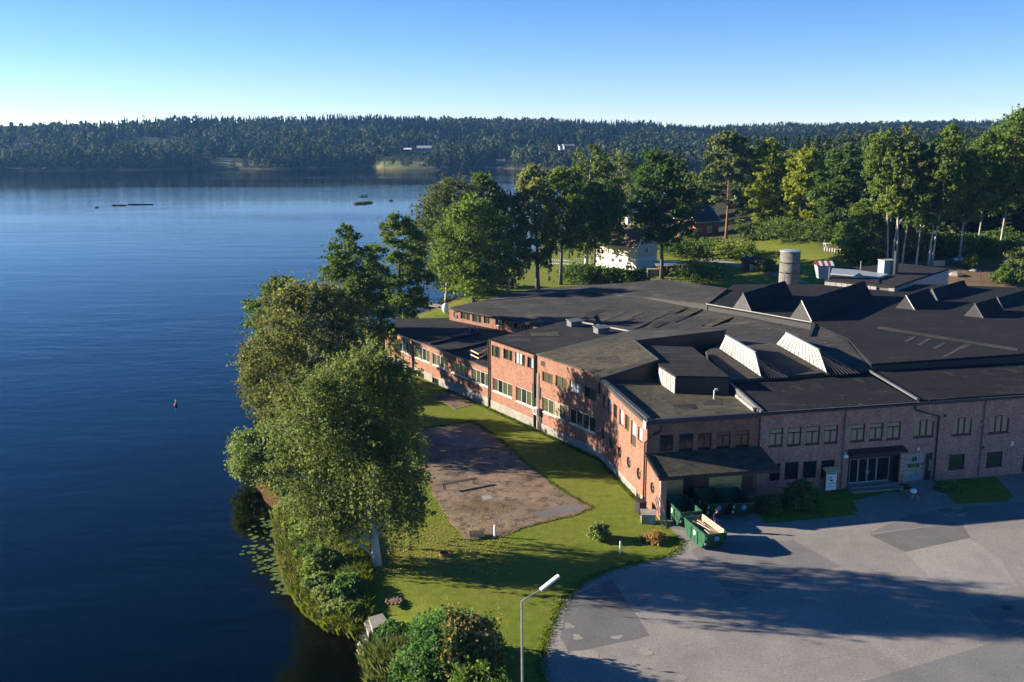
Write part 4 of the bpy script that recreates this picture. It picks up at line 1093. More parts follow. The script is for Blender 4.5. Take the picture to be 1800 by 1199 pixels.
# two-storey flat roof
zh = zHi+.12
roof([V3(wBC, 0, zh, .15), V3(wBC, wBC.L, zh, .15), (1030,606,zh), (1112,583,zh), (1003,562.5,zh)], 'felt_dark', .12, 0, 'brick_red', 2.5)
mb = MB(); mb.bar(W(1003,562.5,zh+.06), W(1112,583,zh+.06), .18, .12); mb.build('roof_edge', 'metal_white', FAC)
for (x0, y0) in ((470,140), (672,192)):     # roof hatches
    a = W(*c2(x0, y0), zh); mb = MB(); rz = .45
    mb.box(a+Vector((0, 0, .3)), (1.5, 1.1, .6), rz); o = mb.build('roof_hatch', 'metal_grey', FAC)
    mb = MB(); mb.box(a+Vector((0, 0, .66)), (1.7, 1.3, .1), rz, Matrix.Rotation(.12, 3, 'X')); mb.build('lid', 'metal_grey', o)
# main gable block: lower mossy slope, upper slope, dark faces under their edges
zr = 9.1
ma, mb_, mc = wCD.pt(0, zM0+.13, .14), wCD.pt(wCD.L*.9, zM1+.13, .14), wCD.pt(wCD.L, zM2+.1, .14)
md, me_, mf, mg = W(1158,633,zr), W(1115,598.5,zr+.15), W(1277,579.5,zr+.4), W(1103,581.5,8.3)
roof([(ma,0,0), (mb_,0,0), (mc,0,0), (md,0,0), (me_,0,0)], 'felt_moss', .16, 0, 'metal_black', 1.3)
roof([(ma,0,0), (me_,0,0), (mf,0,0), (mg,0,0)], 'felt_grey', .16, 0, 'metal_black', 1.3)
for p_, q_, zz in ((mc, md, 6.3), (md, me_, 6.3), (me_, mf, 6.3)):
    mb = MB(); dn = Vector((0, 0, .162)); ins = Vector((-.06, .10, 0)); P0, P1 = p_-dn+ins, q_-dn+ins; B0, B1 = Vector((P0.x, P0.y, zz)), Vector((P1.x, P1.y, zz)); bk = Vector((-.1, .2, 0))
    mb.hexa([B0, B1, B1+bk, B0+bk, P0, P1, P1+bk, P0+bk]); mb.build('clad_wall', 'metal_black', FAC)
mb = MB(); mb.bar(me_+Vector((0,0,.03)), md+Vector((0,0,.03)), .14, .1); mb.bar(md+Vector((0,0,.03)), mc+Vector((0,0,.03)), .14, .1); mb.build('verge_strip', 'fascia', FAC)
# corner flat roof
zc_ = min(zFE, zE)+.2
roof([V3(wDE, .0, zM2-.25, -.35), V3(wDE, wDE.L-.0, zc_, -.3), V3(wER, .4, zc_, -.1), V3(wER, aF, zc_, -.1), (1330,700,zc_), (1270,650,zc_), (1150,645,zc_)], 'felt_moss', .12)
# parapet kerbs of the corner roof
mb = MB(); mb.bar(wDE.pt(.4, zM2+.05, -.12), wDE.pt(wDE.L, zc_+.28, -.12), .34, .22); mb.build('parapet', 'fascia', FAC)
mb = MB(); mb.bar(wER.pt(-.1, zc_+.16, .06), wER.pt(aF-.1, zc_+.16, .06), .34, .22); mb.build('parapet', 'fascia', FAC)
mb = MB(); wDE.box(mb, wDE.L-.5, wDE.L+.2, zE-.35, zE+.3, .16, .20); mb.build('parapet_end', 'fascia_pale', FAC)
# raised monitor with pale side
zt_ = zc_+1.7
b0, b1, b2, b3, b4 = W(1159,642,zt_), W(1188,660.5,zt_), W(1283,662.5,zt_), W(1217,610,zt_), W(1134,607,zt_)
roof([(b0,0,0), (b1,0,0), (b2,0,0), (b3,0,0), (b4,0,0)], 'felt_dark', .14, zc_-.3, 'metal_black', nm='monitor_roof')
wm = Wall(b0, b1); n = 4
mpan = MB(); wm.box(mpan, 0, wm.L-.06, zc_, zt_-.2, -.02, .015); side = mpan.build('monitor_side', 'metal_white', FAC)
for k in range(n):
    pm = MB(); wm.box(pm, wm.L*k/n+.02, wm.L*(k+1)/n-.08, zc_+.05, zt_-.22, .017, .05); pm.build('panel', 'metal_white', side)
a = W(*c2(1520,690), zc_); mb = MB(); mb.tube([a, a+Vector((0,0,.75)), a+Vector((.1,0,.9)), a+Vector((.25,0,.9)), a+Vector((.3,0,.75))], .07, 7); mb.build('vent_pipe', 'pipe_white', FAC)
# lean-to over the loading bays
h0 = W(1139.5,797,wER.on(1139.5,797)[1]); za = wER.on(1145,797)[1]; 
lo = W(1158.5,840,3.55); lo2 = W(1356,826,3.4)
ao = (lo-wER.p0).dot(wER.n)
q0, q1, q2, q3 = wER.pt(-.15, za, .02), wER.pt(-.15, 3.6, ao), wER.pt(aF+.35, 3.5, ao), wER.pt(aF+.05, za, .02)
mb = MB(); mb.slab([q0, q1, q2, q3], .12); mb.build('canopy_roof', 'felt_moss', FAC)
mb = MB(); mb.bar(q1+Vector((0,0,-.18)), q2+Vector((0,0,-.18)), .14, .24); mb.build('canopy_fascia', 'metal_black', FAC)
mb = MB(); mb.bar(q0+Vector((0,0,.04)), q1+Vector((0,0,.04)), .2, .2); mb.build('canopy_verge', 'metal_black', FAC)
for a_ in (aF*.43, aF*.98):
    mb = MB(); mb.bar(wER.pt(a_, 2.6, .05), wER.pt(a_, 3.5, ao-.3), .12); mb.build('canopy_bracket', 'timber_dark', FAC)
ws = Wall(wER.pt(0, 0, 0), wER.pt(0, 0, ao-.25)); ws = Wall(wER.pt(.05, 0, .003), wER.pt(.05, 0, ao-.25))
X, Y_ = c3(412,768); a_, z_ = ws.on(X, Y_); rr_ = .5
a_ = min(max(a_, .7), ws.L-.8)
orr = (a_-rr_, a_+rr_, z_-rr_, z_+rr_, 'round')
ws.build([(0, za-.2), (ws.L, 3.55)], [orr], 'brick_red'); window(ws, orr, 'frame_black', [curt_reflect], round_=True)
mb = MB(); mb.box(ws.pt(ws.L-.02, 1.75, -.25), (.5, .5, 3.5), math.atan2(ws.d.y, ws.d.x)); mb.build('brick_pier', 'brick_old', FAC)
wi = Wall(ws.pt(ws.L, 0, -.3), ws.pt(0, 0, -.3)); wi.build([(0, 3.5), (wi.L, za-.2)], [], 'brick_old', name='inner_wall')
# front range roofs
e0, e1, e2 = wE2.pt(-.05, zFO+.34, .34), wE2.pt(wER.on(1603,780)[0]-aF, zFO+.34, .34), wE2.pt(wE2.L, zFO+.34, .34)
zt2 = zFO+.62
t0, t1 = W(1282,674,zt2), W(1523,656,zt2); t2 = W(1531,655,zt2); t3 = t2 + (e2-e1)
mb = MB(); mb.slab([e0, e1, t1, t0], .16); mb.build('roof', 'felt_black', FAC); ROOFS.append(mb)
up = Vector((0, 0, .14)); e1b = e1+Vector((.12, 0, 0))
mb = MB(); mb.slab([e1b+up, e2+up, t3+up, t2+up], .16); mb.build('roof', 'felt_black', FAC); ROOFS.append(mb)
mb = MB(); mb.bar(e1+up*1.6, (t1+t2)/2+up*1.8, .26, .14); mb.build('verge_strip', 'metal_grey', FAC)
mb = MB(); mb.bar(e0+up*.4, t0+up*.4, .24, .2); mb.build('verge_strip', 'metal_grey', FAC)
gA_, gB_ = wER.pt(aF-.06, 0, .0), Vector((t0.x-.06, t0.y, 0)); wg = Wall(gB_, gA_)
mb = MB(); mb.hexa([wg.pt(0, zc_-.1, .02), wg.pt(wg.L, zc_-.1, .02), wg.pt(wg.L, zc_-.1, -.2), wg.pt(0, zc_-.1, -.2), wg.pt(0, t0.z-.1, .02), wg.pt(wg.L, e0.z-.05, .02), wg.pt(wg.L, e0.z-.05, -.2), wg.pt(0, t0.z-.1, -.2)]); mb.build('gable_cladding', 'metal_grey', FAC)
mb = MB(); mb.bar(wg.pt(.3*wg.L, zc_+.12, .12), wg.pt(wg.L*.96, zc_+.12, .12), .12, .24); mb.build('flashing', 'metal_white', FAC)
mb = MB(); mb.lathe(wg.pt(wg.L-.25, zc_, .35), [(.16, 0), (.16, .5), (.2, .5), (.2, .56), (.02, .58)], 10); mb.build('roof_drain', 'metal_black', FAC)
# the big roof field behind
zb2 = zt2+.35
f0, f1 = t0+Vector((0, .05, .3)), t1+Vector((0, .05, .35))
g0 = t2+Vector((0, .05, .85)); g1 = t3+Vector((0, .05, 1.1))
ZF = zt2+.45; print('ZF', ZF, 'zc', zc_, 'zt2', zt2)
roof([(f0,0,0), (f1,0,0), (g0-Vector((.05,0,.5)),0,0), (1490,600,ZF+.15), (1428,567,ZF-.1), (1424,592,ZF-.1), (1290,590,ZF-.1), (1240,618,ZF-.1)], 'felt_grey', .22, 0, 'metal_black')
roof([(g0,0,0), (g1,0,0), (1985,560,ZF+.1), (1990,512,ZF), (1640,500,ZF), (1420,500,ZF), (1290,500,ZF), (1242,535,ZF), (1428,567,ZF), (1492,596,ZF+.3)], 'felt_black', .22, 0, 'metal_black')
# felt edge lines
mb = MB(); mb.bar(W(1241,534,ZF+.08), W(1428,566.5,ZF+.08), .14, .1); mb.build('roof_edge', 'metal_white', FAC)
mb = MB(); mb.bar(W(1428,567,ZF+.15), W(1424,590,ZF+.05), .16, .2); mb.build('roof_edge', 'fascia', FAC)
# lanterns: ridged dark roof lights
for i, (fl, fr_, ap, br) in enumerate((((1288,541.6),(1322,549),(1304,515),(1395,524)), ((1388,558.7),(1427,565),(1406.5,529),(1535.6,524.5)), ((1571,544.7),(1610,549),(1591.6,520),(1649,534)),
        ((1624,518),(1650.7,533),(1630.5,504),(1707,515)), ((1689.6,560),(1731.6,565),(1710,533.8),(1769,552.5)), ((1739,529),(1766,549),(1745.6,518),(1815,534)))):
    a, b_, e = W(*fl, ZF), W(*fr_, ZF), W(*br, ZF); w_ = Wall(a, b_); s_, z_ = w_.on(*ap); z_ = min(max(z_, ZF+1.1), ZF+2.6); ap_ = w_.pt((a-b_).length*.5, z_)
    dv = e-b_; bk = [a+dv, b_+dv, ap_+dv]
    mb = MB(); mb.add([a, b_, ap_] + bk, [(0,1,2), (5,4,3), (1,4,5,2), (0,2,5,3)]); o = mb.build('roof_lantern', 'felt_black', FAC)
    nrm = w_.n*.03; gm = MB(); ins = .10
    cc = (a+b_+ap_)/3; A_ = [cc+(q_-cc)*.97+nrm for q_ in (a, b_, ap_)]; A0 = [q_-w_.n*.025 for q_ in A_]
    gm.add(A_+A0, [(0,1,2), (5,4,3), (0,3,4,1), (1,4,5,2), (2,5,3,0)]); gm.build('gable_panel', 'metal_dark', o)
    vm = MB(); vm.bar(b_+nrm*2+Vector((0,0,.05)), ap_+nrm*2+Vector((0,0,.08)), .08, .10); vm.build('verge', 'pipe_white' if i in (1, 2) else 'metal_grey', o)
    if i < 2:
        vm = MB(); md_ = dv*.48; vm.bar(b_+md_+Vector((0,0,.04)), ap_+md_+Vector((0,0,.06)), .08, .06); vm.build('joint', 'fascia', o)
# white clad skylights
for (b0_, b1_, b2_, b3_, r0_, r1_) in (((1265,612.5),(1338.6,662),(1387,660),(1312,611),(1276,590),(1328,620)), ((1365,604.6),(1454.6,655.5),(1514,653),(1425,600),(1382,585),(1440,615.5))):
    zs = ZF; B0, B1, B2, B3 = [W(*q_, zs) for q_ in (b0_, b1_, b2_, b3_)]; B0.z = B1.z = B2.z = B3.z = zs-.2; R0, R1 = W(*r0_, ZF+1.5), W(*r1_, ZF+1.5)
    mb = MB(); mb.add([B0, B1, B2, B3, R0, R1], [(1,2,5), (2,3,4,5), (3,0,4), (0,1,5,4)]); o = mb.build('skylight', 'felt_dark', FAC)
    n = 13
    nn = (B1-B0).cross(R0-B0).normalized()
    if nn.dot(Vector((-1, -.3, .3))) < 0: nn = -nn
    for k in range(n):
        u0, u1 = k/n+.006, (k+1)/n-.006
        P0, P1 = B0.lerp(B1, u0), B0.lerp(B1, u1); Q0, Q1 = R0.lerp(R1, u0), R0.lerp(R1, u1)
        pm = MB(); F4 = [P0+nn*.04+Vector((0,0,.2)), P1+nn*.04+Vector((0,0,.2)), Q1+nn*.04, Q0+nn*.04]; B4 = [x_-nn*.035 for x_ in F4]
        pm.hexa(B4+F4); pm.build('panel', 'metal_white', o)
    fn = (B2-B1).cross(R1-B1).normalized()
    if fn.dot(Vector((0, -1, .3))) < 0: fn = -fn
    for k in range(9):
        u = (k+.5)/9; pm = MB(); pm.bar(B1.lerp(B2, u)+fn*.03, R1.lerp(B2, max(0, u-.0)).lerp(R1, .0)+fn*.03 if False else B1.lerp(B2, u).lerp(R1, .96-.9*abs(u-.02) if u > .5 else .9-.55*u)+fn*.03, .05, .05); pm.build('seam', 'fascia', o)
    vm = MB(); vm.bar(R0+Vector((0,0,.04)), R1+Vector((0,0,.04)), .22, .1); vm.build('ridge_cap', 'sheet_blue', o)
# downpipes
def pipe(pts, r_=.07, mat='metal_black', nm='downpipe'):
    mb = MB(); mb.tube(pts, r_, 7); mb.build(nm, mat, FAC)
pipe([wAB.pt(wAB.on(*c1(285,640))[0], .2, .12), wAB.pt(wAB.on(*c1(285,640))[0], zLow, .12)], .10)
pipe([wBC.pt(.05, .1, .15), wBC.pt(.05, zHi, .15)], .10)
pipe([wBC.pt(wBC.L-.25, .1, .16), wBC.pt(wBC.L-.25, zHi+.05, .16)], .12)
pipe([wCD.pt(.32, .1, .14), wCD.pt(.32, zM0-1.9, .14), wCD.pt(.32, zM0-1.8, .05)], .07, 'pipe_white', 'white_pipe')
mb = MB(); wBC.box(mb, wBC.L-.75, wBC.L-.3, 3.3, 4.7, .01, .10); wBC.box(mb, wBC.L-.5, wBC.L-.1, .1, 1.5, .051, .12); mb.build('cable_cabinet', 'metal_black', FAC)
mb = MB(); wCD.box(mb, .45, .95, .1, 1.5, .051, .09); wCD.box(mb, .44, .75, 3.3, 4.6, .01, .08); mb.build('cable_cabinet', 'metal_black', FAC)
mb = MB(); wCD.box(mb, .05, .75, 1.75, 2.4, .2, .55); wCD.box(mb, .1, .7, 1.65, 1.74, .01, .5); ac = mb.build('air_conditioner', 'pipe_white', FAC)
mb = MB(); wCD.box(mb, .15, .65, 1.83, 2.32, .552, .57); mb.build('fan_grille', 'metal_grey', ac)
pipe([wDE.pt(wDE.L-.12, .2, .13), wDE.pt(wDE.L-.12, zE-1.5, .13), wER.pt(.45, zE-.9, .14), wER.pt(1.15, zE-.55, .14), wER.pt(1.2, zE-.1, .14)], .075)
sE = wER.on(*c4(1250,500))[0]
pipe([wER.pt(wER.on(*c4(1105,350))[0], zFO-.1, .14), wER.pt(wER.on(*c4(1105,350))[0]+.1, zFO-.45, .1), wER.pt(sE, zFO-1.15, .1), wER.pt(sE, .1, .1)], .075)
for X_ in (670, 1545):
    a_ = wER.on(*c4(X_-10,500))[0]; pipe([wER.pt(a_, zFO-.05, .14), wER.pt(a_, zFO-.35, .09), wER.pt(a_, .1, .09)], .055, 'metal_grey')
pipe([wER.pt(aF-.02, zFE-.1, .07), wER.pt(aF-.02, za, .07)], .05)
# wall lamp and small fittings
a_ = wER.on(*c4(648,640))[0]; z_ = wER.on(*c4(648,645))[1]; mb = MB(); mb.tube([wER.pt(a_, z_+.25, 0), wER.pt(a_, z_+.35, .45), wER.pt(a_, z_+.2, .55)], .03, 6); mb.lathe(wER.pt(a_, z_-.05, .6), [(.24, 0), (.2, .12), (.06, .25)], 12); mb.build('wall_lamp', 'lamp_white', FAC)
for X_, Y2 in ((1720,580), (1722,565), (1128,608), (1030,605), (1300,397), (1535,598)):
    a_, z_ = wER.on(*c4(X_, Y2)); mb = MB(); wER.box(mb, a_-.1, a_+.1, z_-.1, z_+.1, .0, .14); mb.build('wall_fitting', 'lamp_white' if X_ in (1720, 1722, 1128) else 'metal_black', FAC)
# timber rail on the low roof
rl = thing('timber_railing', 'pale timber guard rail standing on the low flat roof', 'railing', W(*c1(720,645), zl))
P_ = [W(*c1(722,650), zl), W(*c1(782,680), zl), W(*c1(850,640), zl)]
for p_ in P_:
    mb = MB(); mb.bar(p_, p_+Vector((0,0,1.25)), .1); mb.build('post', 'timber', rl)
for z_ in (.6, 1.1):
    for u, v_ in ((0,1), (1,2)):
        mb = MB(); mb.bar(P_[u]+Vector((-.06,-.06,z_)), P_[v_]+Vector((-.06,-.06,z_)), .05, .14); mb.build('rail', 'timber', rl)

# felt repair sheets lapped on the roofs
from mathutils.bvhtree import BVHTree
_v, _f = [], []
for m_ in ROOFS:
    k_ = len(_v); _v += [Vector(x_) for x_ in m_.v]; _f += [tuple(k_+j_ for j_ in f_) for f_ in m_.f]
BV = BVHTree.FromPolygons(_v, _f)
def drop(px_, py_):
    d_ = Vector(ray(px_, py_)).normalized(); h_ = BV.ray_cast(Vector((0, 0, CAM_H)), d_)
    return h_[0]
def sheet_on(pxs, mat, lift=.03, nm='felt_sheet', n=4):
    P = [drop(*q_) for q_ in pxs]
    if any(q_ is None for q_ in P): return
    P = [Vector((q_.x, q_.y, max(q_.z, 0)+lift)) for q_ in P]
    mb = MB(); mb.slab(P, .02); mb.build(nm, mat, FAC)
rs = random.Random(12)
for k in range(15):
    cx_ = 1040+k*17+rs.uniform(-6, 6); cy_ = 540+rs.uniform(-8, 22)+k*.6; L_ = rs.uniform(16, 34); wd2 = rs.uniform(9, 15)
    sheet_on([(cx_, cy_), (cx_+wd2, cy_+2.2), (cx_+wd2-L_*1.25, cy_+L_*.55+2.2), (cx_-L_*1.25, cy_+L_*.55)], ['felt_grey', 'felt_dark', 'felt_moss'][k % 3], .02+.004*k)
for k, (a_, b_, c_) in enumerate(((1655,628,20),(1672,618,26),(1640,612,18),(1690,612,22),(1700,632,16),(1612,606,20),(1590,600,16))):
    sheet_on([(a_, b_), (a_+6, b_+1), (a_+6+c_, b_+1-c_*.55), (a_+c_, b_-c_*.55)], 'felt_grey', .02+.003*k)
for k in range(6):
    a_ = [(1544,573.5),(1590,581),(1640,589),(1690,597),(1740,605),(1790,613),(1850,622)]
    sheet_on([(a_[k][0], a_[k][1]), (a_[k+1][0], a_[k+1][1]), (a_[k+1][0]-2, a_[k+1][1]+4), (a_[k][0]-2, a_[k][1]+4)], 'felt_grey', .02+.003*k)
for k, (a_, b_) in enumerate(((1340,681),(1390,679),(1425,676),(1500,667),(1660,655),(1720,652),(1770,650))):
    sheet_on([(a_, b_), (a_+14, b_-1), (a_+26, b_+7), (a_+14, b_+5)], 'felt_dark', .02)
for k, (a_, b_, c_, d_) in enumerate(((890,596,40,5),(930,585,50,6),(1000,640,34,10),(1045,628,40,9),(1080,610,40,8),(1180,712,40,6),(1230,705,36,6),(1200,725,60,6))):
    sheet_on([(a_, b_), (a_+c_, b_-d_*.3), (a_+c_+5, b_+d_), (a_+6, b_+d_)], ['felt_grey','felt_moss','felt_dark'][k % 3], .025)
# ------------------------------------------------------------------ paved ground
def ground_sheet(pxs, z, nm, mat, parent=None, th=None, wiggle=0, extra=()):
    P = [W(a, b_, z) for a, b_ in pxs] + [Vector((a, b_, z)) for a, b_ in extra]
    if wiggle:
        Q = []; rr_ = random.Random(len(pxs))
        for i, p_ in enumerate(P):
            n_ = P[(i+1) % len(P)]; k = max(1, int((n_-p_).length/.9)) if (n_-p_).length < 30 else 1
            for j in range(k):
                q_ = p_.lerp(n_, j/k); Q.append(q_ + Vector((rr_.uniform(-1, 1), rr_.uniform(-1, 1), 0))*wiggle*(1 if k > 1 else 0))
        P = Q
    mb = MB(); (mb.slab(P, th) if th else mb.sheet(P)); return mb.build(nm, mat, parent)
park = tag(ground_sheet([(960,1199),(952,1165),(958,1135),(968,1105),(980,1080),(990,1055),(1030,1022),(1070,1003),(1120,990),(1185,975),(1200,958),(1180,930),(1170,905),(1300,896),(1335,905),(1345,920),(1420,914),(1510,905),(1500,880),(1560,866),(1660,857),(1650,842)], .012, 'parking_lot', 'asphalt', None, None, .12, extra=[(60, 91), (140, 108), (150, 20), (60, 20), (2.2, 40), (2.0, 48)]), kind='structure')
for pts, mat in (([(1215,968),(1240,952),(1395,950),(1480,995),(1290,1055)], 'asphalt_mid'), ([(1000,1050),(1075,1018),(1143,1118),(1000,1149),(985,1120)], 'asphalt_dark'),
                 ([(1528,940),(1690,918),(1705,945),(1590,970)], 'asphalt_dark'), ([(1590,971),(1705,946),(1760,985),(1790,1030),(1730,1045),(1640,1020)], 'asphalt_pale'),
                 ([(1760,1125),(1830,1095),(1990,1080),(1990,1210),(1480,1210)], 'asphalt_mid'), ([(1700,1070),(1810,1052),(1990,1040),(1990,1075),(1835,1092),(1756,1122)], 'asphalt_mid'),
                 ([(1600,905),(1700,890),(1990,870),(1990,905),(1690,917),(1525,938)], 'asphalt_mid')):
    ground_sheet(pts, .016, 'asphalt_patch', mat, park, None, .05)
for pts in ([(1330,1060),(1490,1020),(1530,1140),(1350,1180)],):
    ground_sheet(pts, .0165, 'asphalt_patch', 'asphalt', park, None, .05)
for pts in ([(1635,893),(1690,886),(1700,905),(1668,912)], [(1500,900),(1530,897),(1545,912),(1525,915)]):
    ground_sheet(pts, .020, 'concrete_patch', 'concrete', park, None, .04)
for pts in ([(1648,895),(1672,892),(1678,900),(1655,903)], [(1676,897),(1698,893),(1702,899),(1682,903)]):
    ground_sheet(pts, .024, 'asphalt_patch', 'asphalt_dark', park)
rb = random.Random(4)
for k, (a_, b_, r0_, mt) in enumerate(((1168,1090,10,'asphalt_pale'),(1207,1131,6,'asphalt_pale'),(1135,1146,14,'asphalt_pale'),(1030,1150,22,'asphalt_pale'),(1000,1100,10,'gravel'),(1045,1168,16,'gravel'),(1198,1190,9,'asphalt_pale'),(1120,1185,6,'gravel'),(1150,1060,16,'asphalt_pale'),(985,1150,18,'gravel'),(1015,1120,10,'asphalt_pale'),(1085,1120,9,'asphalt_pale'))):
    pts = []
    ph = rb.uniform(0, 6)
    for j in range(18):
        t_ = 2*math.pi*j/18; q_ = r0_*(.8+.22*math.sin(2*t_+ph)+.15*math.sin(3*t_-ph)+rb.uniform(-.07, .07)); pts.append((a_+q_*math.cos(t_)*1.2, b_+q_*math.sin(t_)*.55))
    ground_sheet(pts, .021+.0004*k, 'worn_patch', mt, park, None, .03)
p_ = W(1770,1069,0); mb = MB(); mb.lathe(p_, [(.36, .0), (.36, .031), (.31, .034), (.02, .034)], 20); mb.build('manhole_cover', 'metal_black', park)
mb = MB(); mb.sheet([W(1640,845,.02), W(1750,838,.02), W(1782,872,.02), W(1770,882,.02), W(1680,886,.02)]); gp_ = mb.build('grass_bed', 'ground'); tag(gp_, kind='structure')
slab = tag(ground_sheet([(735,775),(725,755),(832,741),(868,766),(882,775),(915,806),(955,838),(1000,870),(1042,893),(1010,905),(945,920),(880,940),(826,950),(800,925),(775,892),(755,850),(740,810)], .03, 'concrete_pad', 'slab', None, .2, .28), kind='structure')
tag(ground_sheet([(756,694),(810,686),(843,708),(800,719)], .03, 'concrete_pad', 'slab', None, .2, .08), kind='structure')
for pts in ([(745,772),(790,762),(845,768),(875,782),(800,790)], [(936,900),(1000,886),(1030,893),(960,910)]):
    ground_sheet(pts, .034, 'stained_patch', 'asphalt_dark', slab, None, .25)
for pts in ([(793,820),(802,818),(806,822),(797,825)], [(846,872),(862,870),(866,876),(850,880)]):
    ground_sheet(pts, .036, 'pale_patch', 'asphalt_pale', slab, None, .08)
rd_pts = [G(a, b_)+Vector((0, 0, .05)) for a, b_ in ((1195,470),(1250,458),(1300,467),(1380,486),(1420,497))]
mb = MB(); n_ = len(rd_pts)
for i in range(n_-1):
    for k in range(6):
        u0, u1 = k/6, (k+1)/6; a, b_ = rd_pts[i].lerp(rd_pts[i+1], u0), rd_pts[i].lerp(rd_pts[i+1], u1)
        q_ = []
        for p_, s_ in ((a, -1), (b_, -1), (b_, 1), (a, 1)):
            x_, y_ = p_.x, p_.y + s_*3.0; q_.append(Vector((x_, y_, gz(x_, y_)+.06)))
        mb.quad(*q_)
tag(mb.build('gravel_road', 'gravel'), kind='structure')

# ------------------------------------------------------------------ skips
def skip(label, loc, rot, L=3.6, Wd=1.75, Hh=1.35, cut=.62, flare=.12):
    o = thing('skip_container', label, 'skip', loc, 'green skips at the loading bay'); o.rotation_euler = (0, 0, rot)
    h, w = L/2, Wd/2
    # side profile (along local Y), raised ends
    prof = [(-h+.05, Hh*.92), (-h+cut, .12), (h-cut, .12), (h-.05, Hh*.92)]
    for s_ in (-1, 1):
        mb = MB(); x0 = s_*w; x1 = s_*(w-.05)
        pts = [(-h, Hh), (-h+cut*.25, Hh*.55), (-h+cut, .1), (h-cut, .1), (h-cut*.25, Hh*.55), (h, Hh)]
        n = len(pts); mb.add([(x0, y_, z_) for y_, z_ in pts]+[(x1, y_, z_) for y_, z_ in pts], [tuple(range(n)), tuple(range(2*n-1, n-1, -1))]+[(i, (i+1) % n, n+(i+1) % n, n+i) for i in range(n)])
        sd = mb.build('side_wall', 'green_paint', o, loc=(0, 0, 0))
        for y_ in (-.55, .55):
            rb = MB(); rb.box((s_*(w+.03), y_, Hh*.5), (.06, .1, Hh*.72)); rb.build('rib', 'green_paint', sd, loc=(0, 0, 0))
        mk = MB()
        for a_ in range(5):
            t_ = a_*1.257+.3; mk.box((s_*(w+.006), .12*math.cos(t_), Hh*.66+.12*math.sin(t_)), (.008, .15, .15), 0)
        mk.box((s_*(w+.006), .05, Hh*.66-.17), (.008, .05, .2)); mk.build('clover_emblem', 'mark_white', sd, loc=(0, 0, 0))
        rm = MB(); rm.box((s_*w, 0, Hh+.03), (.11, L, .07)); rm.build('rim', 'green_paint', sd, loc=(0, 0, 0))
    for s_ in (-1, 1):
        mb = MB(); mb.hexa([(-w+.05, s_*(h-cut), .1), (w-.05, s_*(h-cut), .1), (w-.05, s_*(h-cut-.06), .1), (-w+.05, s_*(h-cut-.06), .1), (-w+.05, s_*h, Hh), (w-.05, s_*h, Hh), (w-.05, s_*(h-.06), Hh), (-w+.05, s_*(h-.06), Hh)])
        en = mb.build('end_wall', 'green_paint', o, loc=(0, 0, 0))
        rm = MB(); rm.box((0, s_*h, Hh+.03), (Wd-.12, .1, .07)); rm.build('rim', 'green_paint', en, loc=(0, 0, 0))
        mk = MB(); zc2 = Hh*.72; yy = s_*(h-cut*.20+.035)
        for a_ in range(5):
            t_ = a_*1.257+.3; mk.box((.12*math.cos(t_)+.1, yy, zc2+.12*math.sin(t_)), (.15, .03, .15))
        mk.build('clover_emblem', 'mark_blue', en, loc=(0, 0, 0))
        mk = MB(); mk.box((-w+.1, yy, Hh*.8), (.12, .03, .2)); mk.box((-w+.1, yy-.08*s_, Hh*.45), (.1, .03, .16)); mk.build('warning_plate', 'mark_white', en, loc=(0, 0, 0))
    mb = MB(); mb.box((0, 0, .11), (Wd-.11, L-2*cut, .06)); mb.build('floor', 'green_inside', o, loc=(0, 0, 0))
    for y_ in (-.7, .7):
        mb = MB(); mb.box((0, y_, .04), (Wd-.2, .12, .08)); mb.build('skid', 'metal_black', o, loc=(0, 0, 0))
    return o
def skip_at(front_px, ang, label, **k):
    p_ = W(*front_px, 0); rot = ang; hl = k.get('L', 3.6)/2
    # front_px: middle of the near end at ground
    d_ = Vector((-math.sin(rot), math.cos(rot), 0)); c_ = p_ + d_*hl
    return skip(label, (c_.x, c_.y, .02), rot, **k), c_, d_
fa = math.atan2(fd.y, fd.x)
_, cS, dS = skip_at((1258,970), fa+.05, 'sunlit green skip full of wooden boards out on the asphalt')
skip_at((1214,930), fa-.02, 'empty green skip in shade beside the brick pier', L=3.8)
skip_at((1262,915), fa-.06, 'dark green skip in shade under the middle of the canopy', L=3.6, cut=.9)
skip_at((1306,914), fa-.06, 'green skip with high sides in shade, nearest the shrubs', L=3.6, cut=.9)
# waste timber in the sunlit skip
rX = Vector((math.cos(fa+.05), math.sin(fa+.05), 0))
wz = [('upright pale plywood sheet along the right side of the sunlit skip', 'plywood_sheet', cS+rX*.62-dS*.0, (.06, 3.0, .9), 1.15, .10, 'timber'),
      ('flat pale plywood sheet at the near end of the sunlit skip', 'plywood_sheet', cS+rX*.15-dS*1.1, (1.2, .75, .04), 1.2, .1, 'timber'),
      ('long pale board lying lengthwise in the sunlit skip', 'timber_board', cS+rX*.25+dS*.2, (.18, 2.1, .05), 1.22, .25, 'timber'),
      ('narrow brown board lying across the long board in the skip', 'timber_board', cS+rX*.05+dS*.5, (.14, 1.7, .05), 1.12, .7, 'timber_grey'),
      ('short tilted board at the far end of the skip', 'timber_board', cS+rX*.3+dS*1.0, (.2, 1.2, .05), 1.18, -.3, 'timber'),
      ('thin pale lath at an angle on top of the skip load', 'timber_board', cS-rX*.05-dS*.1, (.08, 1.5, .05), 1.28, .5, 'frame_white'),
      ('dark crumpled panel at the left of the skip load', 'waste_panel', cS-rX*.4+dS*.3, (.7, 1.5, .06), 1.0, .1, 'timber_dark'),
      ('dark board in the near left corner of the skip load', 'waste_panel', cS-rX*.4-dS*.7, (.6, .9, .06), 1.0, -.2, 'timber_dark')]
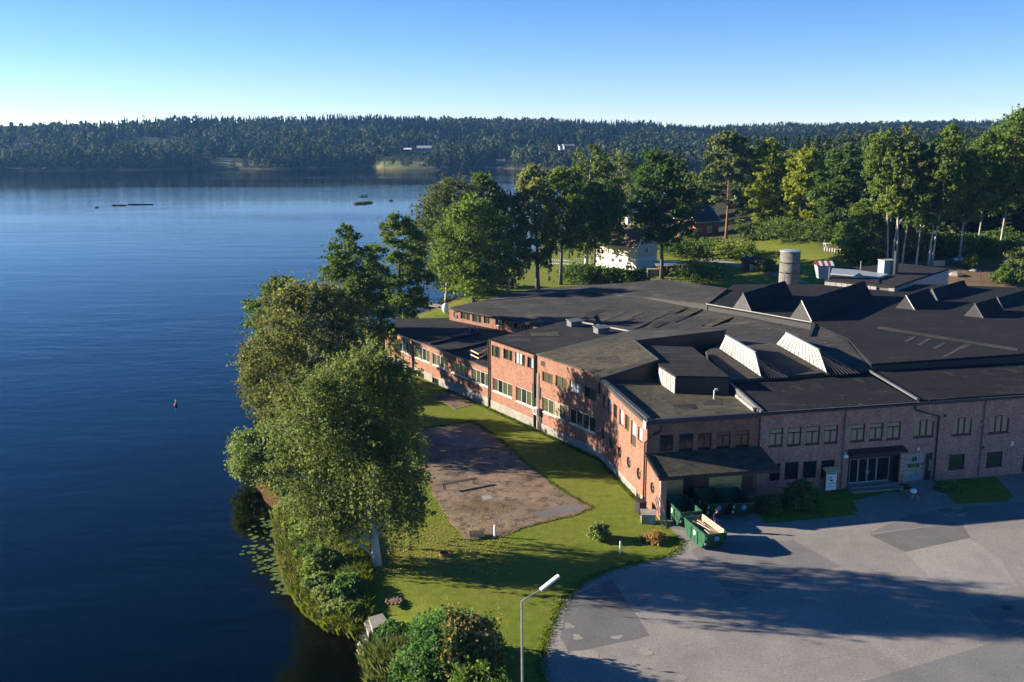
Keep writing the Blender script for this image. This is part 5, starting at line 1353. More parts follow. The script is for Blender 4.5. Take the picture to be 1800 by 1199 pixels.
for lb, nm, c_, sz, z_, tl, mt in wz:
    mb = MB(); mb.box((0, 0, 0), sz, 0, Matrix.Rotation(tl*.4, 3, 'X') @ Matrix.Rotation(.25 if sz[0] > .3 else .05, 3, 'Y'))
    o = mb.build(nm, mt); o.location = (c_.x, c_.y, z_); o.rotation_euler = (0, 0, fa+.05+(tl if sz[0] < .25 else 0)); tag(o, lb, 'board')
# hidden load under it
mb = MB(); mb.box((0, 0, 0), (1.5, 2.3, .5)); mb.box((.1, .2, .3), (1.1, 1.4, .25), .3); o = mb.build('rubble_load', 'timber_dark'); o.location = (cS.x, cS.y, .55); o.rotation_euler = (0, 0, fa+.05); tag(o, 'dark mixed rubble under the boards in the sunlit skip', 'rubble')

# ------------------------------------------------------------------ by the corner
def boxthing(nm, label, cat, parts, loc, rot=0, group=None):
    o = thing(nm, label, cat, loc, group); o.rotation_euler = (0, 0, rot)
    for pn, mt, boxes in parts:
        mb = MB()
        for b_ in boxes: mb.box(b_[0], b_[1], b_[2] if len(b_) > 2 else 0, b_[3] if len(b_) > 3 else None)
        mb.build(pn, mt, o, loc=(0, 0, 0))
    return o
RX = lambda a: Matrix.Rotation(a, 3, 'X'); RY = lambda a: Matrix.Rotation(a, 3, 'Y')
boxthing('compost_box', 'grey wooden box with sloping lid at the factory corner', 'box', [('side_panel', 'timber_grey', [((0, 0, .4), (1.1, .9, .8))]), ('lid', 'timber_grey', [((0, 0, .84), (1.2, 1.0, .05), 0, RX(.12))]), ('paper_notice', 'mark_blue', [((.25, -.46, .4), (.3, .02, .5))])], W(1139,918,0), fa-.3)
boxthing('wheelie_bin', 'dark plastic bin behind the grey wooden box', 'bin', [('bin_body', 'metal_black', [((0, 0, .5), (.65, .7, .95))]), ('lid', 'frame_black', [((0, 0, 1.02), (.7, .76, .08), 0, RX(.06))])], W(1126,902,0), fa+.2)
for i, (px_, lb) in enumerate(((1165, 'grey metal frame leaning on the brick pier, left one'), (1172, 'grey metal frame leaning on the brick pier, right one'))):
    o = thing('metal_frame', lb, 'frame', W(px_, 926-i*2, 0)); 
    for s_ in (-.3, .3):
        mb = MB(); mb.bar((s_*.3, s_, 0), (s_*.3-.55, s_+.35, 2.3), .06); mb.build('rail', 'galvanised', o, loc=(0, 0, 0))
    for k in range(3):
        f_ = .05+.45*k; mb = MB(); mb.bar((-.09-.55*f_, -.3+.35*f_, 2.3*f_+.02), (.09-.55*f_, .3+.35*f_, 2.3*f_+.02), .05); mb.build('rung', 'galvanised', o, loc=(0, 0, 0))
# notice board
o = boxthing('notice_board', 'white notice board with small wooden roof beside the entrance', 'notice board', [('post', 'timber_dark', [((-.55, 0, 1.0), (.1, .1, 2.0)), ((.55, 0, 1.0), (.1, .1, 2.0))]), ('panel', 'lamp_white', [((0, -.06, 1.05), (1.0, .05, 1.6))]), ('roof', 'timber', [((0, -.05, 2.08), (1.4, .7, .06), 0, RX(.35))]), ('heading', 'metal_black', [((0, -.09, 1.74), (.8, .012, .10)), ((0, -.09, 1.14), (.28, .012, .14))]), ('small_print', 'metal_grey', [((-.1, -.09, 1.45), (.45, .012, .05)), ((-.15, -.09, 1.32), (.35, .012, .05)), ((.2, -.09, .9), (.3, .012, .05)), ((-.1, -.09, .75), (.2, .012, .04)), ((-.05, -.09, .6), (.3, .012, .04))])], W(1459,866,0), fa)
# bench with trestle legs before the ramp
bp0, bp1 = W(1588,862,0), W(1609,880,0); dvec = (bp1-bp0); o = thing('bench', 'low trestle bench with dark seat and pale cushion before the white door', 'bench', (bp0+bp1)/2)
cB = (bp0+bp1)/2; dB = dvec.normalized(); nB = Vector((-dB.y, dB.x, 0)); Lb = dvec.length/2
for s_ in (-1, 1):
    for s2 in (-1, 1):
        mb = MB(); mb.bar(dB*s_*(Lb-.15)+nB*s2*.28, dB*s_*(Lb-.15)+nB*s2*.03+Vector((0,0,.95)), .07); mb.build('leg', 'timber', o, loc=(0, 0, 0))
mb = MB(); mb.bar(dB*-Lb+Vector((0,0,.62)), dB*Lb+Vector((0,0,.62)), .5, .08); mb.build('seat', 'metal_black', o, loc=(0, 0, 0))
mb = MB(); mb.bar(dB*-Lb+Vector((0,0,.18))-nB*.2, dB*Lb+Vector((0,0,.18))-nB*.2, .06); mb.build('stretcher', 'timber', o, loc=(0, 0, 0))
mb = MB(); mb.lathe(dB*(Lb-.2)+Vector((0,0,.6))-nB*.15, [(.05, 0), (.26, .05), (.30, .2), (.2, .34), (.05, .38)], 12); mb.build('cushion', 'lamp_white', o, loc=(0, 0, 0))
# person between the skips
def person(loc, rot):
    o = thing('person', 'person in dark jacket and blue jeans standing behind the sunlit skip', 'person', loc); o.rotation_euler = (0, 0, rot)
    def skin(nm, V_, E_, rad, mat):
        me = bpy.data.meshes.new(nm); me.from_pydata(V_, E_, []); ob = bpy.data.objects.new(nm, me); COL.objects.link(ob)
        md_ = ob.modifiers.new('s', 'SKIN'); 
        for v_, r__ in zip(me.skin_vertices[0].data, rad): v_.radius = r__ if hasattr(r__, '__len__') else (r__, r__)
        me.skin_vertices[0].data[0].use_root = True
        ob.modifiers.new('d', 'SUBSURF').levels = 2; bpy.context.view_layer.update()
        m2 = bpy.data.meshes.new_from_object(ob.evaluated_get(bpy.context.evaluated_depsgraph_get())); bpy.data.objects.remove(ob)
        m2.materials.clear(); m2.materials.append(MATS[mat]); m2.polygons.foreach_set('use_smooth', [True]*len(m2.polygons)); return link(nm, m2, o, (0, 0, 0))
    V_ = [(0,0,.98),(0,0,1.15),(0,0,1.38),(0,.0,1.5),(0,-.01,1.58),(0,-.02,1.68),(.1,0,.92),(.12,-.01,.5),(.12,.02,.09),(.13,-.14,.04),(-.1,0,.92),(-.12,-.01,.5),(-.12,.02,.09),(-.13,-.14,.04),(.18,0,1.42),(.26,.02,1.14),(.24,-.1,.9),(-.18,0,1.42),(-.26,.02,1.14),(-.24,-.1,.9),(.23,-.13,.82),(-.23,-.13,.82)]
    E_ = [(0,1),(1,2),(2,3),(3,4),(4,5),(0,6),(6,7),(7,8),(8,9),(0,10),(10,11),(11,12),(12,13),(2,14),(14,15),(15,16),(16,20),(2,17),(17,18),(18,19),(19,21)]
    skin('body', V_, E_, [(.15,.11),(.14,.11),(.17,.12),.06,.055,(.085,.10),.085,.06,.045,.035,.085,.06,.045,.035,.06,.045,.035,.06,.045,.035,.035,.035], 'skin')
    skin('jeans', [V_[0],V_[6],V_[7],V_[8],V_[10],V_[11],V_[12]], [(0,1),(1,2),(2,3),(0,4),(4,5),(5,6)], [(.165,.125),.1,.078,.07,.1,.078,.07], 'denim')
    skin('jacket', [(0,0,.95),V_[1],V_[2],(0,0,1.46),V_[14],V_[15],V_[16],V_[17],V_[18],V_[19]], [(0,1),(1,2),(2,3),(2,4),(4,5),(5,6),(2,7),(7,8),(8,9)], [(.185,.14),(.175,.135),(.195,.145),.085,.082,.066,.05,.082,.066,.05], 'cloth_black')
    skin('hair', [(0,.035,1.70),(0,.01,1.755),(0,.05,1.64)], [(0,1),(0,2)], [(.088,.09),.06,.06], 'hair')
    for s_ in (-1, 1):
        mb = MB(); mb.box((s_*.13, -.07, .04), (.10, .28, .08)); mb.build('shoe', 'cloth_black', o, loc=(0, 0, 0))
        mb = MB(); mb.lathe((s_*.035, -.105, 1.675), [(.012, 0), (.014, .01), (.004, .02)], 6); mb.build('eye', 'frame_black', o, loc=(0, 0, 0))
    mb = MB(); mb.add([(0,-.145,1.645),(.018,-.11,1.635),(-.018,-.11,1.635),(0,-.11,1.69)], [(0,1,3),(0,3,2),(0,2,1)]); mb.build('nose', 'skin', o, loc=(0, 0, 0))
person(W(1259,933,0), .3)

# ------------------------------------------------------------------ lawn things
def post(px_, py_, h_, label):
    p_ = W(px_, py_, 0); o = thing('marker_post', label, 'post', p_, 'white posts on the lawn')
    mb = MB(); mb.lathe((0, 0, -.1), [(.10, 0), (.10, h_), (.085, h_+.12)], 12); mb.build('post', 'lamp_white', o, loc=(0, 0, 0))
    mb = MB(); mb.lathe((0, 0, h_+.02), [(.105, 0), (.105, .05), (.06, .09), (.01, .10)], 12); mb.build('cap', 'mark_white', o, loc=(0, 0, 0))
    return o
post(870, 944, .85, 'white post at the edge of the concrete pad'); o = post(1090, 973, .85, 'thin white post on the grass near the asphalt'); o.scale = (.6, .6, 1)
pA_, pB_ = W(776,862,.03), W(838,850,.03); dv = (pB_-pA_).normalized(); nv = Vector((-dv.y, dv.x, 0)); Lt = (pB_-pA_).length
o = thing('garden_bench', 'long dark plank bench standing on the concrete pad', 'bench', (pA_+pB_)/2)
for k in (-1, 0, 1):
    mb = MB(); mb.bar(-dv*Lt/2+nv*.14*k+Vector((0,0,.52)), dv*Lt/2+nv*.14*k+Vector((0,0,.52)), .12, .05); mb.build('plank', 'timber_dark', o, loc=(0, 0, 0))
for s_ in (-1, 1):
    for k in (-1, 1):
        mb = MB(); mb.bar(dv*s_*Lt*.42+nv*.16*k, dv*s_*Lt*.42+nv*.16*k+Vector((0,0,.5)), .07); mb.build('leg', 'timber_dark', o, loc=(0, 0, 0))
o = boxthing('pallet', 'brown wooden pallet lying at the near corner of the concrete pad', 'pallet', [('deck_board', 'timber_dark', [((x_, 0, .30), (.19, .85, .03), 0, None)]) for x_ in (-.5,-.25,0,.25,.5)] + [('bearer', 'timber', [((0, y_, .2), (1.2, .1, .16))]) for y_ in (-.38, 0, .38)], W(838,943,.03), .1)
p_ = W(782,976,0); o = thing('fire_ring', 'rusty round fire ring on the lawn', 'fire pit', p_)
mb = MB(); mb.lathe((0, 0, 0), [(.42, 0), (.44, .24), (.38, .24), (.36, .06), (.01, .05)], 18); mb.build('ring', 'rust', o, loc=(0, 0, 0)); mb = MB(); mb.lathe((0, 0, .05), [(.34, 0), (.2, .05), (.01, .08)], 12); mb.build('ash', 'cloth_black', o, loc=(0, 0, 0))
p_ = W(693,1056,0); o = thing('soil_ring', 'brown ring of bare soil with a lumpy rim on the lawn', 'fire pit', p_)
for k in range(11):
    a_ = 2*math.pi*k/11; mb = MB(); mb.lathe((.5*math.cos(a_), .5*math.sin(a_), -.04), [(.11, 0), (.12, .06), (.06, .10), (.01, .11)], 7); mb.build('stone', 'earth', o, loc=(0, 0, 0))  # rim of the soil ring, shaped as small earth lumps
mb = MB(); mb.lathe((0, 0, .0), [(.42, 0), (.3, .03), (.01, .05)], 12); mb.build('soil', 'earth', o, loc=(0, 0, 0))
# lamp post in the foreground
pb = W(919,1290,0); top = WY(917,1058,pb.y); arm = WY(950,1037,pb.y+.35); tip = WY(982,1012,pb.y+.9)
o = thing('lamp_post', 'tall white lamp post with slanted tube light beside the hedge', 'lamp', pb)
mb = MB(); mb.tube([pb, pb.lerp(top, .25), top], [.085, .07, .05], 10); mb.build('pole', 'galvanised', o)
mb = MB(); mb.tube([top, top.lerp(arm, .15)+Vector((0,0,.03)), arm], [.05, .042, .035], 8); mb.build('arm', 'galvanised', o)
mb = MB(); mb.bar(arm, tip, .2, .11); lh = mb.build('lamp_head', 'lamp_white', o); mb = MB(); mb.bar(arm+Vector((0,0,-.075)), tip+Vector((0,0,-.075)), .12, .04); mb.build('lens', 'glass_blind', lh)
mb = MB(); mb.lathe(pb, [(.16, 0), (.16, .5), (.09, .55)], 12); mb.build('base_sleeve', 'metal_grey', o)
# waterside steps and rocks
o = thing('concrete_steps', 'old concrete steps going down into the water', 'steps', W(655,1090,0))
for k, (pts, z_) in enumerate((([(648,1085),(672,1078),(682,1092),(655,1106)], -.05), ([(640,1094),(648,1086),(655,1106),(648,1113)], -.35), ([(630,1106),(641,1100),(650,1113),(644,1126)], -.7))):
    mb = MB(); mb.slab([W(a, b_, z_) for a, b_ in pts], .7); mb.build('step', 'concrete', o)
rk = random.Random(5)
for i, (a, b_, s_) in enumerate(((640,1132,.45),(646,1142,.6),(655,1150,.5),(650,1160,.7),(662,1168,.6),(658,1180,.5),(640,1146,.35),(670,1178,.45),(646,1122,.4))):
    p_ = W(a, b_, -.95); r3 = np.random.default_rng(300+i); mb = MB(); n = 8
    mb.lathe((0, 0, -.25), [(s_*.8, 0), (s_, .25*s_+.1), (s_*.8, .55*s_+.1), (s_*.35, .75*s_+.1), (.01, .8*s_+.1)], n)
    mb.v = [(x_*(1+.25*r3.random()), y_*(1+.25*r3.random()), z_*(1+.2*r3.random())) for x_, y_, z_ in mb.v]
    o = mb.build('shore_rock', 'stone'); o.location = p_; o.rotation_euler = (0, 0, i); tag(o, 'rough grey rock on the bank below the concrete steps', 'rock', 'rocks below the concrete steps')

# ------------------------------------------------------------------ shrubs, reeds, lilies
def shrub(nm, px_, py_, w_, h_, label, mat, seed, n=6000, leaf=.14, lobes_n=18, zadj=0, strands=0, cat='shrub', mat2=None):
    p_ = G(px_, py_); r = np.random.default_rng(seed)
    lob = []
    for i in range(lobes_n):
        a = i*2.4+r.random(); q_ = math.sqrt((i+.5)/lobes_n)*.72
        zz = h_*(.72*math.sqrt(max(0, 1-q_*q_))+.02)*(.75+.3*r.random()); s_ = w_*.5*(.26+.12*r.random())
        lob.append((w_*.5*q_*math.cos(a), w_*.5*q_*math.sin(a), zz, s_, s_, s_*.9))
        lob.append((w_*.5*q_*math.cos(a)*1.1, w_*.5*q_*math.sin(a)*1.1, zz*.45, s_, s_, s_*.9))
    c, _ = clump_points(lob, int(n*.78), r, .24, 14, .5); c = c[c[:, 2] > .02]
    v = leaf_quads(c, leaf, r, .1, 1.35); o = thing(nm, label, cat, (p_.x, p_.y, p_.z-.05+zadj))
    link('foliage', foliage_mesh(nm+str(seed), v, mat, r), o, (0, 0, 0))
    if mat2:
        k = c[(c[:, 0] > -w_*.08) & (r.random(len(c)) < .55)]; v2 = leaf_quads(k+r.normal(size=k.shape)*.12+np.array([0, -.05, .08]), leaf*1.1, r, .4, 1.3)
        link('autumn_foliage', foliage_mesh(nm+'b'+str(seed), v2, mat2, r), o, (0, 0, 0))
    mb = MB()
    for k in range(7): mb.tube([(0, 0, -.2), tuple(np.array(lob[k*2 % len(lob)][:3])*.55), lob[k*2 % len(lob)][:3]], [.05, .035, .01], 4, False)
    mb.build('stem', 'bark_grey', o, loc=(0, 0, 0)); return o
shrub('round_shrub', 1053, 948, 1.75, 1.5, 'small round pale green shrub alone on the lawn', 'leaf_willow', 401, 5000, .13)
shrub('round_shrub', 1412, 893, 3.1, 2.6, 'large round green shrub before the front wall', 'leaf_hedge', 402, 9000, .17)
shrub('round_shrub', 1352, 900, 2.0, 1.7, 'smaller dark shrub left of the large round one', 'leaf_hedge', 403, 5000, .16)
shrub('low_shrub', 1668, 862, 2.4, .7, 'low flat shrub in the grass bed by the front wall', 'leaf_hedge', 404, 3000, .14)
shrub('low_shrub', 1150, 950, 2.2, .5, 'low brown dry plant patch beside the factory corner', 'leaf_autumn', 405, 2500, .13)
shrub('hedge_bush', 795, 1175, 5.8, 3.6, 'big round hedge bush turning autumn brown beside the lamp post', 'leaf_hedge', 406, 22000, .15, 30, mat2='leaf_autumn')
shrub('hedge_bush', 745, 1205, 4.0, 2.2, 'green leafy bush at the bottom edge left of the brown hedge', 'leaf_hedge', 407, 14000, .14, 22)
shrub('hedge_bush', 845, 1240, 4.0, 2.2, 'light green bush at the bottom edge in front of the brown hedge', 'leaf_green', 408, 9000, .16, 20)
shrub('hedge_bush', 690, 1125, 2.6, 1.1, 'low bush beside the concrete steps', 'leaf_hedge', 409, 6000, .13, 14)
shrub('willow_bush', 466, 848, 7.2, 5.6, 'rounded grey green willow bush leaning over the lake', 'leaf_willow', 410, 26000, .17, 30)
shrub('willow_bush', 520, 800, 5.0, 5.0, 'taller willow bush between the birches and the lake', 'leaf_willow', 411, 16000, .18, 26)
shrub('willow_bush', 560, 905, 4.0, 3.0, 'leafy bush under the left side of the foreground birch', 'leaf_willow', 412, 13000, .15, 22)
shrub('shore_bush', 570, 1005, 2.6, 1.9, 'pale green bush at the foot of the foreground birch', 'leaf_willow', 413, 10000, .14, 18)
shrub('shore_bush', 612, 1050, 2.6, 1.8, 'bright green weedy bush on the bank near the steps', 'leaf_hedge', 414, 8000, .13, 16)
for i, (a, b_, w_, h_, lb) in enumerate(((545,985,2.2,1.4,'pale bush right behind the lily pads'), (560,1040,2.4,1.3,'leafy bush on the bank below the lily pads'), (520,935,2.0,1.3,'low leafy bush at the upper end of the lily pads'), (590,1080,2.2,1.2,'leafy bush at the lower end of the reed bank'), (535,955,2.6,1.9,'big pale bush beside the upper lily pads'), (510,905,2.6,1.8,'bush at the water below the rounded willow'), (555,1015,2.4,1.5,'pale bush in the middle of the reed bank'), (575,1060,2.2,1.4,'bush hanging over the water near the steps'), (615,1085,1.8,1.1,'small bush just above the steps'))):
    shrub('bank_bush', a, b_, w_, h_, lb, 'leaf_willow' if i % 2 else 'leaf_green', 470+i, 5500, .13, 14)
shrub('shore_bush', 655, 628, 5.0, 4.2, 'olive bush at the outer corner of the low wing', 'leaf_birch', 416, 9000, .22, 22)
shrub('shore_bush', 560, 700, 5.5, 5.0, 'dense shore bush behind the foreground birch', 'leaf_birch', 417, 10000, .22, 24)
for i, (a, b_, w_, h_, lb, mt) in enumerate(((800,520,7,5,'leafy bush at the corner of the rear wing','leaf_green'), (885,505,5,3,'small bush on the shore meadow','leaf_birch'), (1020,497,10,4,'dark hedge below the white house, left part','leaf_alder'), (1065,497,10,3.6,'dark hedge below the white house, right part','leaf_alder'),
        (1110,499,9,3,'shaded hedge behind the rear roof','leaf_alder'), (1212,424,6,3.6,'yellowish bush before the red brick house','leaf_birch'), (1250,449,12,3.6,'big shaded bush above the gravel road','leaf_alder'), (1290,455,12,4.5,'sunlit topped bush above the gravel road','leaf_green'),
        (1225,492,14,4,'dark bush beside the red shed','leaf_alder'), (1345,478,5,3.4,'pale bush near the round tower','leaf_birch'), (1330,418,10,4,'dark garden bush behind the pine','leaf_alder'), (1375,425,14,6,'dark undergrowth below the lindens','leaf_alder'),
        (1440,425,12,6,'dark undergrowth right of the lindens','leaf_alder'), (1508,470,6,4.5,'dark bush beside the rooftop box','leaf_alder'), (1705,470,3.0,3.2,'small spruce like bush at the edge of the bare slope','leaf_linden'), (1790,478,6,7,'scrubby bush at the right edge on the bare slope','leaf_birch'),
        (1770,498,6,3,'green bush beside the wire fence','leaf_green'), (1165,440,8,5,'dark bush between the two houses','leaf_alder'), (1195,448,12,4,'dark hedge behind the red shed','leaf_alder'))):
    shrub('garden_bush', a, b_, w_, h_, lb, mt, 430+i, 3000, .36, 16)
for i in range(16):
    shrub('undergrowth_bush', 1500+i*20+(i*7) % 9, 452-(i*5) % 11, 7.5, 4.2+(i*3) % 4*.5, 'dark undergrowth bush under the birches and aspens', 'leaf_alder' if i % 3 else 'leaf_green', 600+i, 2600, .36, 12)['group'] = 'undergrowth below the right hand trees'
# reeds and tall grass along the bank: uncountable blades
def blades(name, polys, n, hmin, hmax, mat, label, seed, wdt=.035, spread=.28, lean=.75, xmax=632):
    r = np.random.default_rng(seed); P = []
    for (px0, px1, py0, py1, cond) in polys:
        k = 0
        while k < n//len(polys):
            a = r.uniform(px0, px1, 2000); b_ = r.uniform(py0, py1, 2000)
            for x_, y_ in zip(a, b_):
                if k >= n//len(polys): break
                if cond is None or cond(x_, y_): q_ = W(x_, y_, -.6); P.append((q_.x, q_.y)); k += 1
    P = np.array(P); K = max(20, len(P)//38); cen = P[:K]; ci = r.integers(0, K, len(P)); off = r.normal(size=(len(P), 2))*spread
    P = cen[ci] + off; z, sd, *_ = height(P[:, 0], P[:, 1])
    pj = np.array([project(a, b_, c_)[0] for a, b_, c_ in zip(P[:, 0], P[:, 1], z)])
    ok_ = (sd > -.5) & (sd < 7) & (pj < xmax); P = P[ok_]; z = np.maximum(z[ok_], WATER-.1); off = off[ok_]; ci = ci[ok_]
    hc = r.uniform(.55, 1.15, K)[ci]; tc = np.clip(r.normal(.5, .25, K), 0, 1)[ci]
    n = len(P); h = r.uniform(hmin, hmax, n)*hc; a = np.arctan2(off[:, 1], off[:, 0]) + r.normal(0, .6, n); l = lean*h*(.4+.9*r.random(n))
    dx, dy = np.cos(a), np.sin(a); w_ = wdt*(.6+.8*r.random(n))
    b1_ = np.stack([P[:, 0]-dy*w_, P[:, 1]+dx*w_, z-.05], -1); b2_ = np.stack([P[:, 0]+dy*w_, P[:, 1]-dx*w_, z-.05], -1)
    m1 = np.stack([P[:, 0]+dx*l*.35+dy*w_*.8, P[:, 1]+dy*l*.35-dx*w_*.8, z+h*.62], -1)
    tp = np.stack([P[:, 0]+dx*l, P[:, 1]+dy*l, z+h], -1)
    v = np.stack([b1_, b2_, m1, tp], 1).reshape(-1, 3)
    return tag(link(name, foliage_mesh(name, v, mat, r, np.clip(tc + r.normal(0, .16, n), 0, 1))), label, 'grass', kind='stuff')
blades('reed_bank', [(485,640,895,1115,None), (500,630,960,1110,None), (425,520,830,900,None)], 34000, .25, .85, 'reed', 'tall reeds and yellow grass along the near bank', 501, .02, .4, .5)
blades('reed_bank', [(590,720,1150,1215,None)], 9000, .6, 1.5, 'reed', 'pale feathery reeds at the bottom edge of the bank', 502, .022, .35, .5, xmax=720)
blades('bank_weeds', [(520,660,930,1105,None)], 26000, .25, .8, 'grass_blade', 'green weeds where the lawn meets the reeds', 503, .03, .4, .6, xmax=648)
# fringe of grass along the asphalt and slab edges
def fringe(path, n, wdt, name, label, seed, h=(.1, .35), mat='grass_blade'):
    r = np.random.default_rng(seed); V_ = [W(a, b_, 0) for a, b_ in path]; L = [(V_[i+1]-V_[i]).length for i in range(len(V_)-1)]; tot = sum(L); C = []
    for i in range(len(L)):
        k = int(n*L[i]/tot); t_ = r.random(k); o_ = r.normal(0, wdt, k); d_ = (V_[i+1]-V_[i]).normalized()
        C.append(np.stack([V_[i].x+(V_[i+1].x-V_[i].x)*t_-d_.y*o_, V_[i].y+(V_[i+1].y-V_[i].y)*t_+d_.x*o_, np.zeros(k)], -1))
    P = np.concatenate(C); n = len(P); hh = r.uniform(*h, n); a = r.uniform(0, 6.28, n); l = .4*hh*r.random(n); w_ = .05*(.5+r.random(n)); dx, dy = np.cos(a), np.sin(a)
    v = np.stack([P+np.stack([-dy*w_, dx*w_, -.02+0*w_], -1), P+np.stack([dy*w_, -dx*w_, -.02+0*w_], -1), P+np.stack([dx*l*.4+dy*w_*.7, dy*l*.4-dx*w_*.7, hh*.6], -1), P+np.stack([dx*l, dy*l, hh], -1)], 1).reshape(-1, 3)
    return tag(link(name, foliage_mesh(name, v, mat, r)), label, 'grass', kind='stuff')
fringe([(960,1210),(952,1165),(958,1135),(968,1105),(980,1080),(990,1055),(1030,1022),(1070,1003),(1120,990),(1185,975),(1200,958),(1185,940)], 3200, .22, 'grass_fringe', 'ragged grass along the edge of the asphalt', 510, (.03, .13))
fringe([(868,766),(882,775),(915,806),(955,838),(1000,870),(1042,893),(1010,905),(945,920),(880,940),(826,952)], 2600, .14, 'grass_fringe', 'ragged grass along the concrete pad', 511, (.03, .1))
fringe([(735,775),(725,755),(832,741),(868,766)], 1500, .16, 'grass_fringe', 'ragged grass at the far end of the concrete pad', 512, (.06, .2))
fringe([(700,655),(790,688),(861,720),(943,757),(1054,810),(1120,880)], 5000, .15, 'grass_fringe', 'uncut grass at the foot of the brick wall', 513, (.05, .18))
# fallen birch leaves on the lawn
r_ = np.random.default_rng(61); k = 5200
pp = np.stack([r_.uniform(650, 900, k), r_.uniform(880, 1010, k)], -1); C = np.array([W(a, b_, .03) for a, b_ in pp])
tag(link('fallen_leaves', foliage_mesh('fallen_leaves', leaf_quads(C, .085, r_, 2.0, 1.2), 'fallen_leaf', r_)), 'yellow fallen birch leaves scattered on the lawn', 'leaves', kind='stuff')
# lily pads
lm_ = MB(); n = 12; lm_.add([(0, 0, 0)]+[(math.cos(.25+5.8*i/(n-1)), math.sin(.25+5.8*i/(n-1)), .0) for i in range(n)], [(0, i+1, i+2) for i in range(n-1)])
lme = lm_.mesh('lily_pad', 'lily'); at_ = lme.attributes.new('tint', 'FLOAT', 'FACE'); at_.data.foreach_set('value', [.5]*len(lme.polygons))
rl_ = random.Random(8); cnt = 0
while cnt < 190:
    y_ = rl_.uniform(912, 1045); xr = np.interp(y_, [905,950,1000,1040,1080], [492,500,508,524,548]); x_ = xr - 10 - abs(rl_.gauss(0, 1))*38*max(.3, 1-abs(y_-970)/75)
    if x_ < 424: continue
    o = link('lily_pad', lme, None, W(x_, y_, WATER+.012+.0001*cnt)); s_ = rl_.uniform(.09, .24); o.scale = (s_, s_, 1); o.rotation_euler = (0, 0, rl_.uniform(0, 6.28))
    tag(o, 'small green lily pad floating beside the reeds', 'lily pad', 'lily pads beside the reeds'); cnt += 1

# ------------------------------------------------------------------ lake things
o = thing('islet', 'tiny grassy islet far out on the lake', 'islet', W(640,357,WATER), None)
mb = MB(); w_ = wid(640,357,1)
A_, B_ = W(622,359,WATER), W(658,355.5,WATER); n = 14; T_ = []; 
for k in range(n):
    a = 2*math.pi*k/n; c_ = (A_+B_)/2; d_ = (B_-A_)/2; nn = Vector((-d_.y, d_.x, 0)).normalized(); T_.append(c_+d_*math.cos(a)*(1+.1*math.sin(3*a))+nn*math.sin(a)*3.0)
c_ = (A_+B_)/2; mb.add([q_+Vector((0,0,-.3)) for q_ in T_]+[c_+(q_-c_)*.75+Vector((0,0,.18)) for q_ in T_]+[c_+Vector((0,0,.25))], [(k, (k+1) % n, n+(k+1) % n, n+k) for k in range(n)]+[(n+k, n+(k+1) % n, 2*n) for k in range(n)]); mb.build('turf', 'earth', o)
r_ = np.random.default_rng(71); P = np.array([tuple(c_.lerp(T_[r_.integers(0, n)], r_.random()*.8)) for _ in range(900)]); P[:, 2] += .45*r_.random(900)+.05
link('grass', foliage_mesh('islet_grass', leaf_quads(P, .7, r_, .1, 1.6, 1), 'reed', r_), o)
# rowing boat with two people far away
bc = W(639,345.5,WATER+.1); o = thing('rowing_boat', 'small dark boat with two anglers far out on the lake', 'boat', bc); o.scale = (.75, .75, .75)
mb = MB(); hl = [(-3.0,.3,.75),(-2.4,.75,.6),(0,.9,.55),(1.8,.75,.6),(3.0,.05,.85)]; vs_ = []
for x_, w2, z_ in hl: vs_ += [(x_, -w2, z_), (x_, -w2*.6, 0), (x_, w2*.6, 0), (x_, w2, z_)]
fs_ = []
for k in range(4):
    for j in range(3): fs_.append((k*4+j, k*4+j+1, (k+1)*4+j+1, (k+1)*4+j))
mb.add(vs_, fs_+[(3,2,1,0), (16,17,18,19)]); mb.build('hull', 'metal_black', o, loc=(0, 0, 0))
for x_ in (-.6, 1.2):
    mb = MB(); mb.box((x_, 0, .42), (.3, 1.5, .06)); mb.build('thwart', 'timber_dark', o, loc=(0, 0, 0))
for x_, lb in ((-.45, 'dark clothed angler sitting at the front of the far boat'), (1.4, 'dark clothed angler sitting at the back of the far boat')):
    q_ = thing('person', lb, 'person', bc+Vector((x_, 0, .34))); mb = MB()
    mb.tube([(0,0,0), (0,0,.35), (0,0,.62), (0,0,.72), (0,0,.80), (0,0,.92), (0,0,1.02)], [.24, .22, .24, .09, .11, .12, .04], 10); mb.tube([(.0,.1,.12), (.35,.12,.16), (.5,.12,-.25)], [.1,.09,.07], 6); mb.tube([(.0,-.1,.12), (.35,-.12,.16), (.5,-.12,-.25)], [.1,.09,.07], 6)
    mb.tube([(0,.24,.58), (.2,.3,.35), (.42,.15,.3)], [.08,.07,.05], 6); mb.tube([(0,-.24,.58), (.2,-.3,.35), (.42,-.15,.3)], [.08,.07,.05], 6)
    mb.build('body', 'cloth_black', q_, True, loc=(0, 0, 0))
for i, (a, b_, L, lb) in enumerate(((247,359.5,12,'long dark log floating on the lake'), (203,361,3,'dark stump floating left of the long log'), (216,361,3.5,'short dark log between the stump and the long log'), (170,364.5,1.6,'tiny dark float at the far left of the drifting logs'), (687,352.5,1.8,'small dark float right of the islet'), (479,693,3.0,'dark end of a moored log by the shore birches'))):
    p_ = W(a, b_, WATER+.1); mb = MB(); mb.tube([(-L/2,0,0), (-L*.2,.1,.12), (L*.2,-.1,.06), (L/2,.1,.1)], [.28,.36,.3,.18] if L > 2 else [.3,.5,.5,.2], 8); mb.tube([(-L*.3,0,.1), (-L*.36,.1,.7)], [.14,.05], 5); o = mb.build('floating_log', 'timber_dark'); o.location = p_; tag(o, lb, 'log')
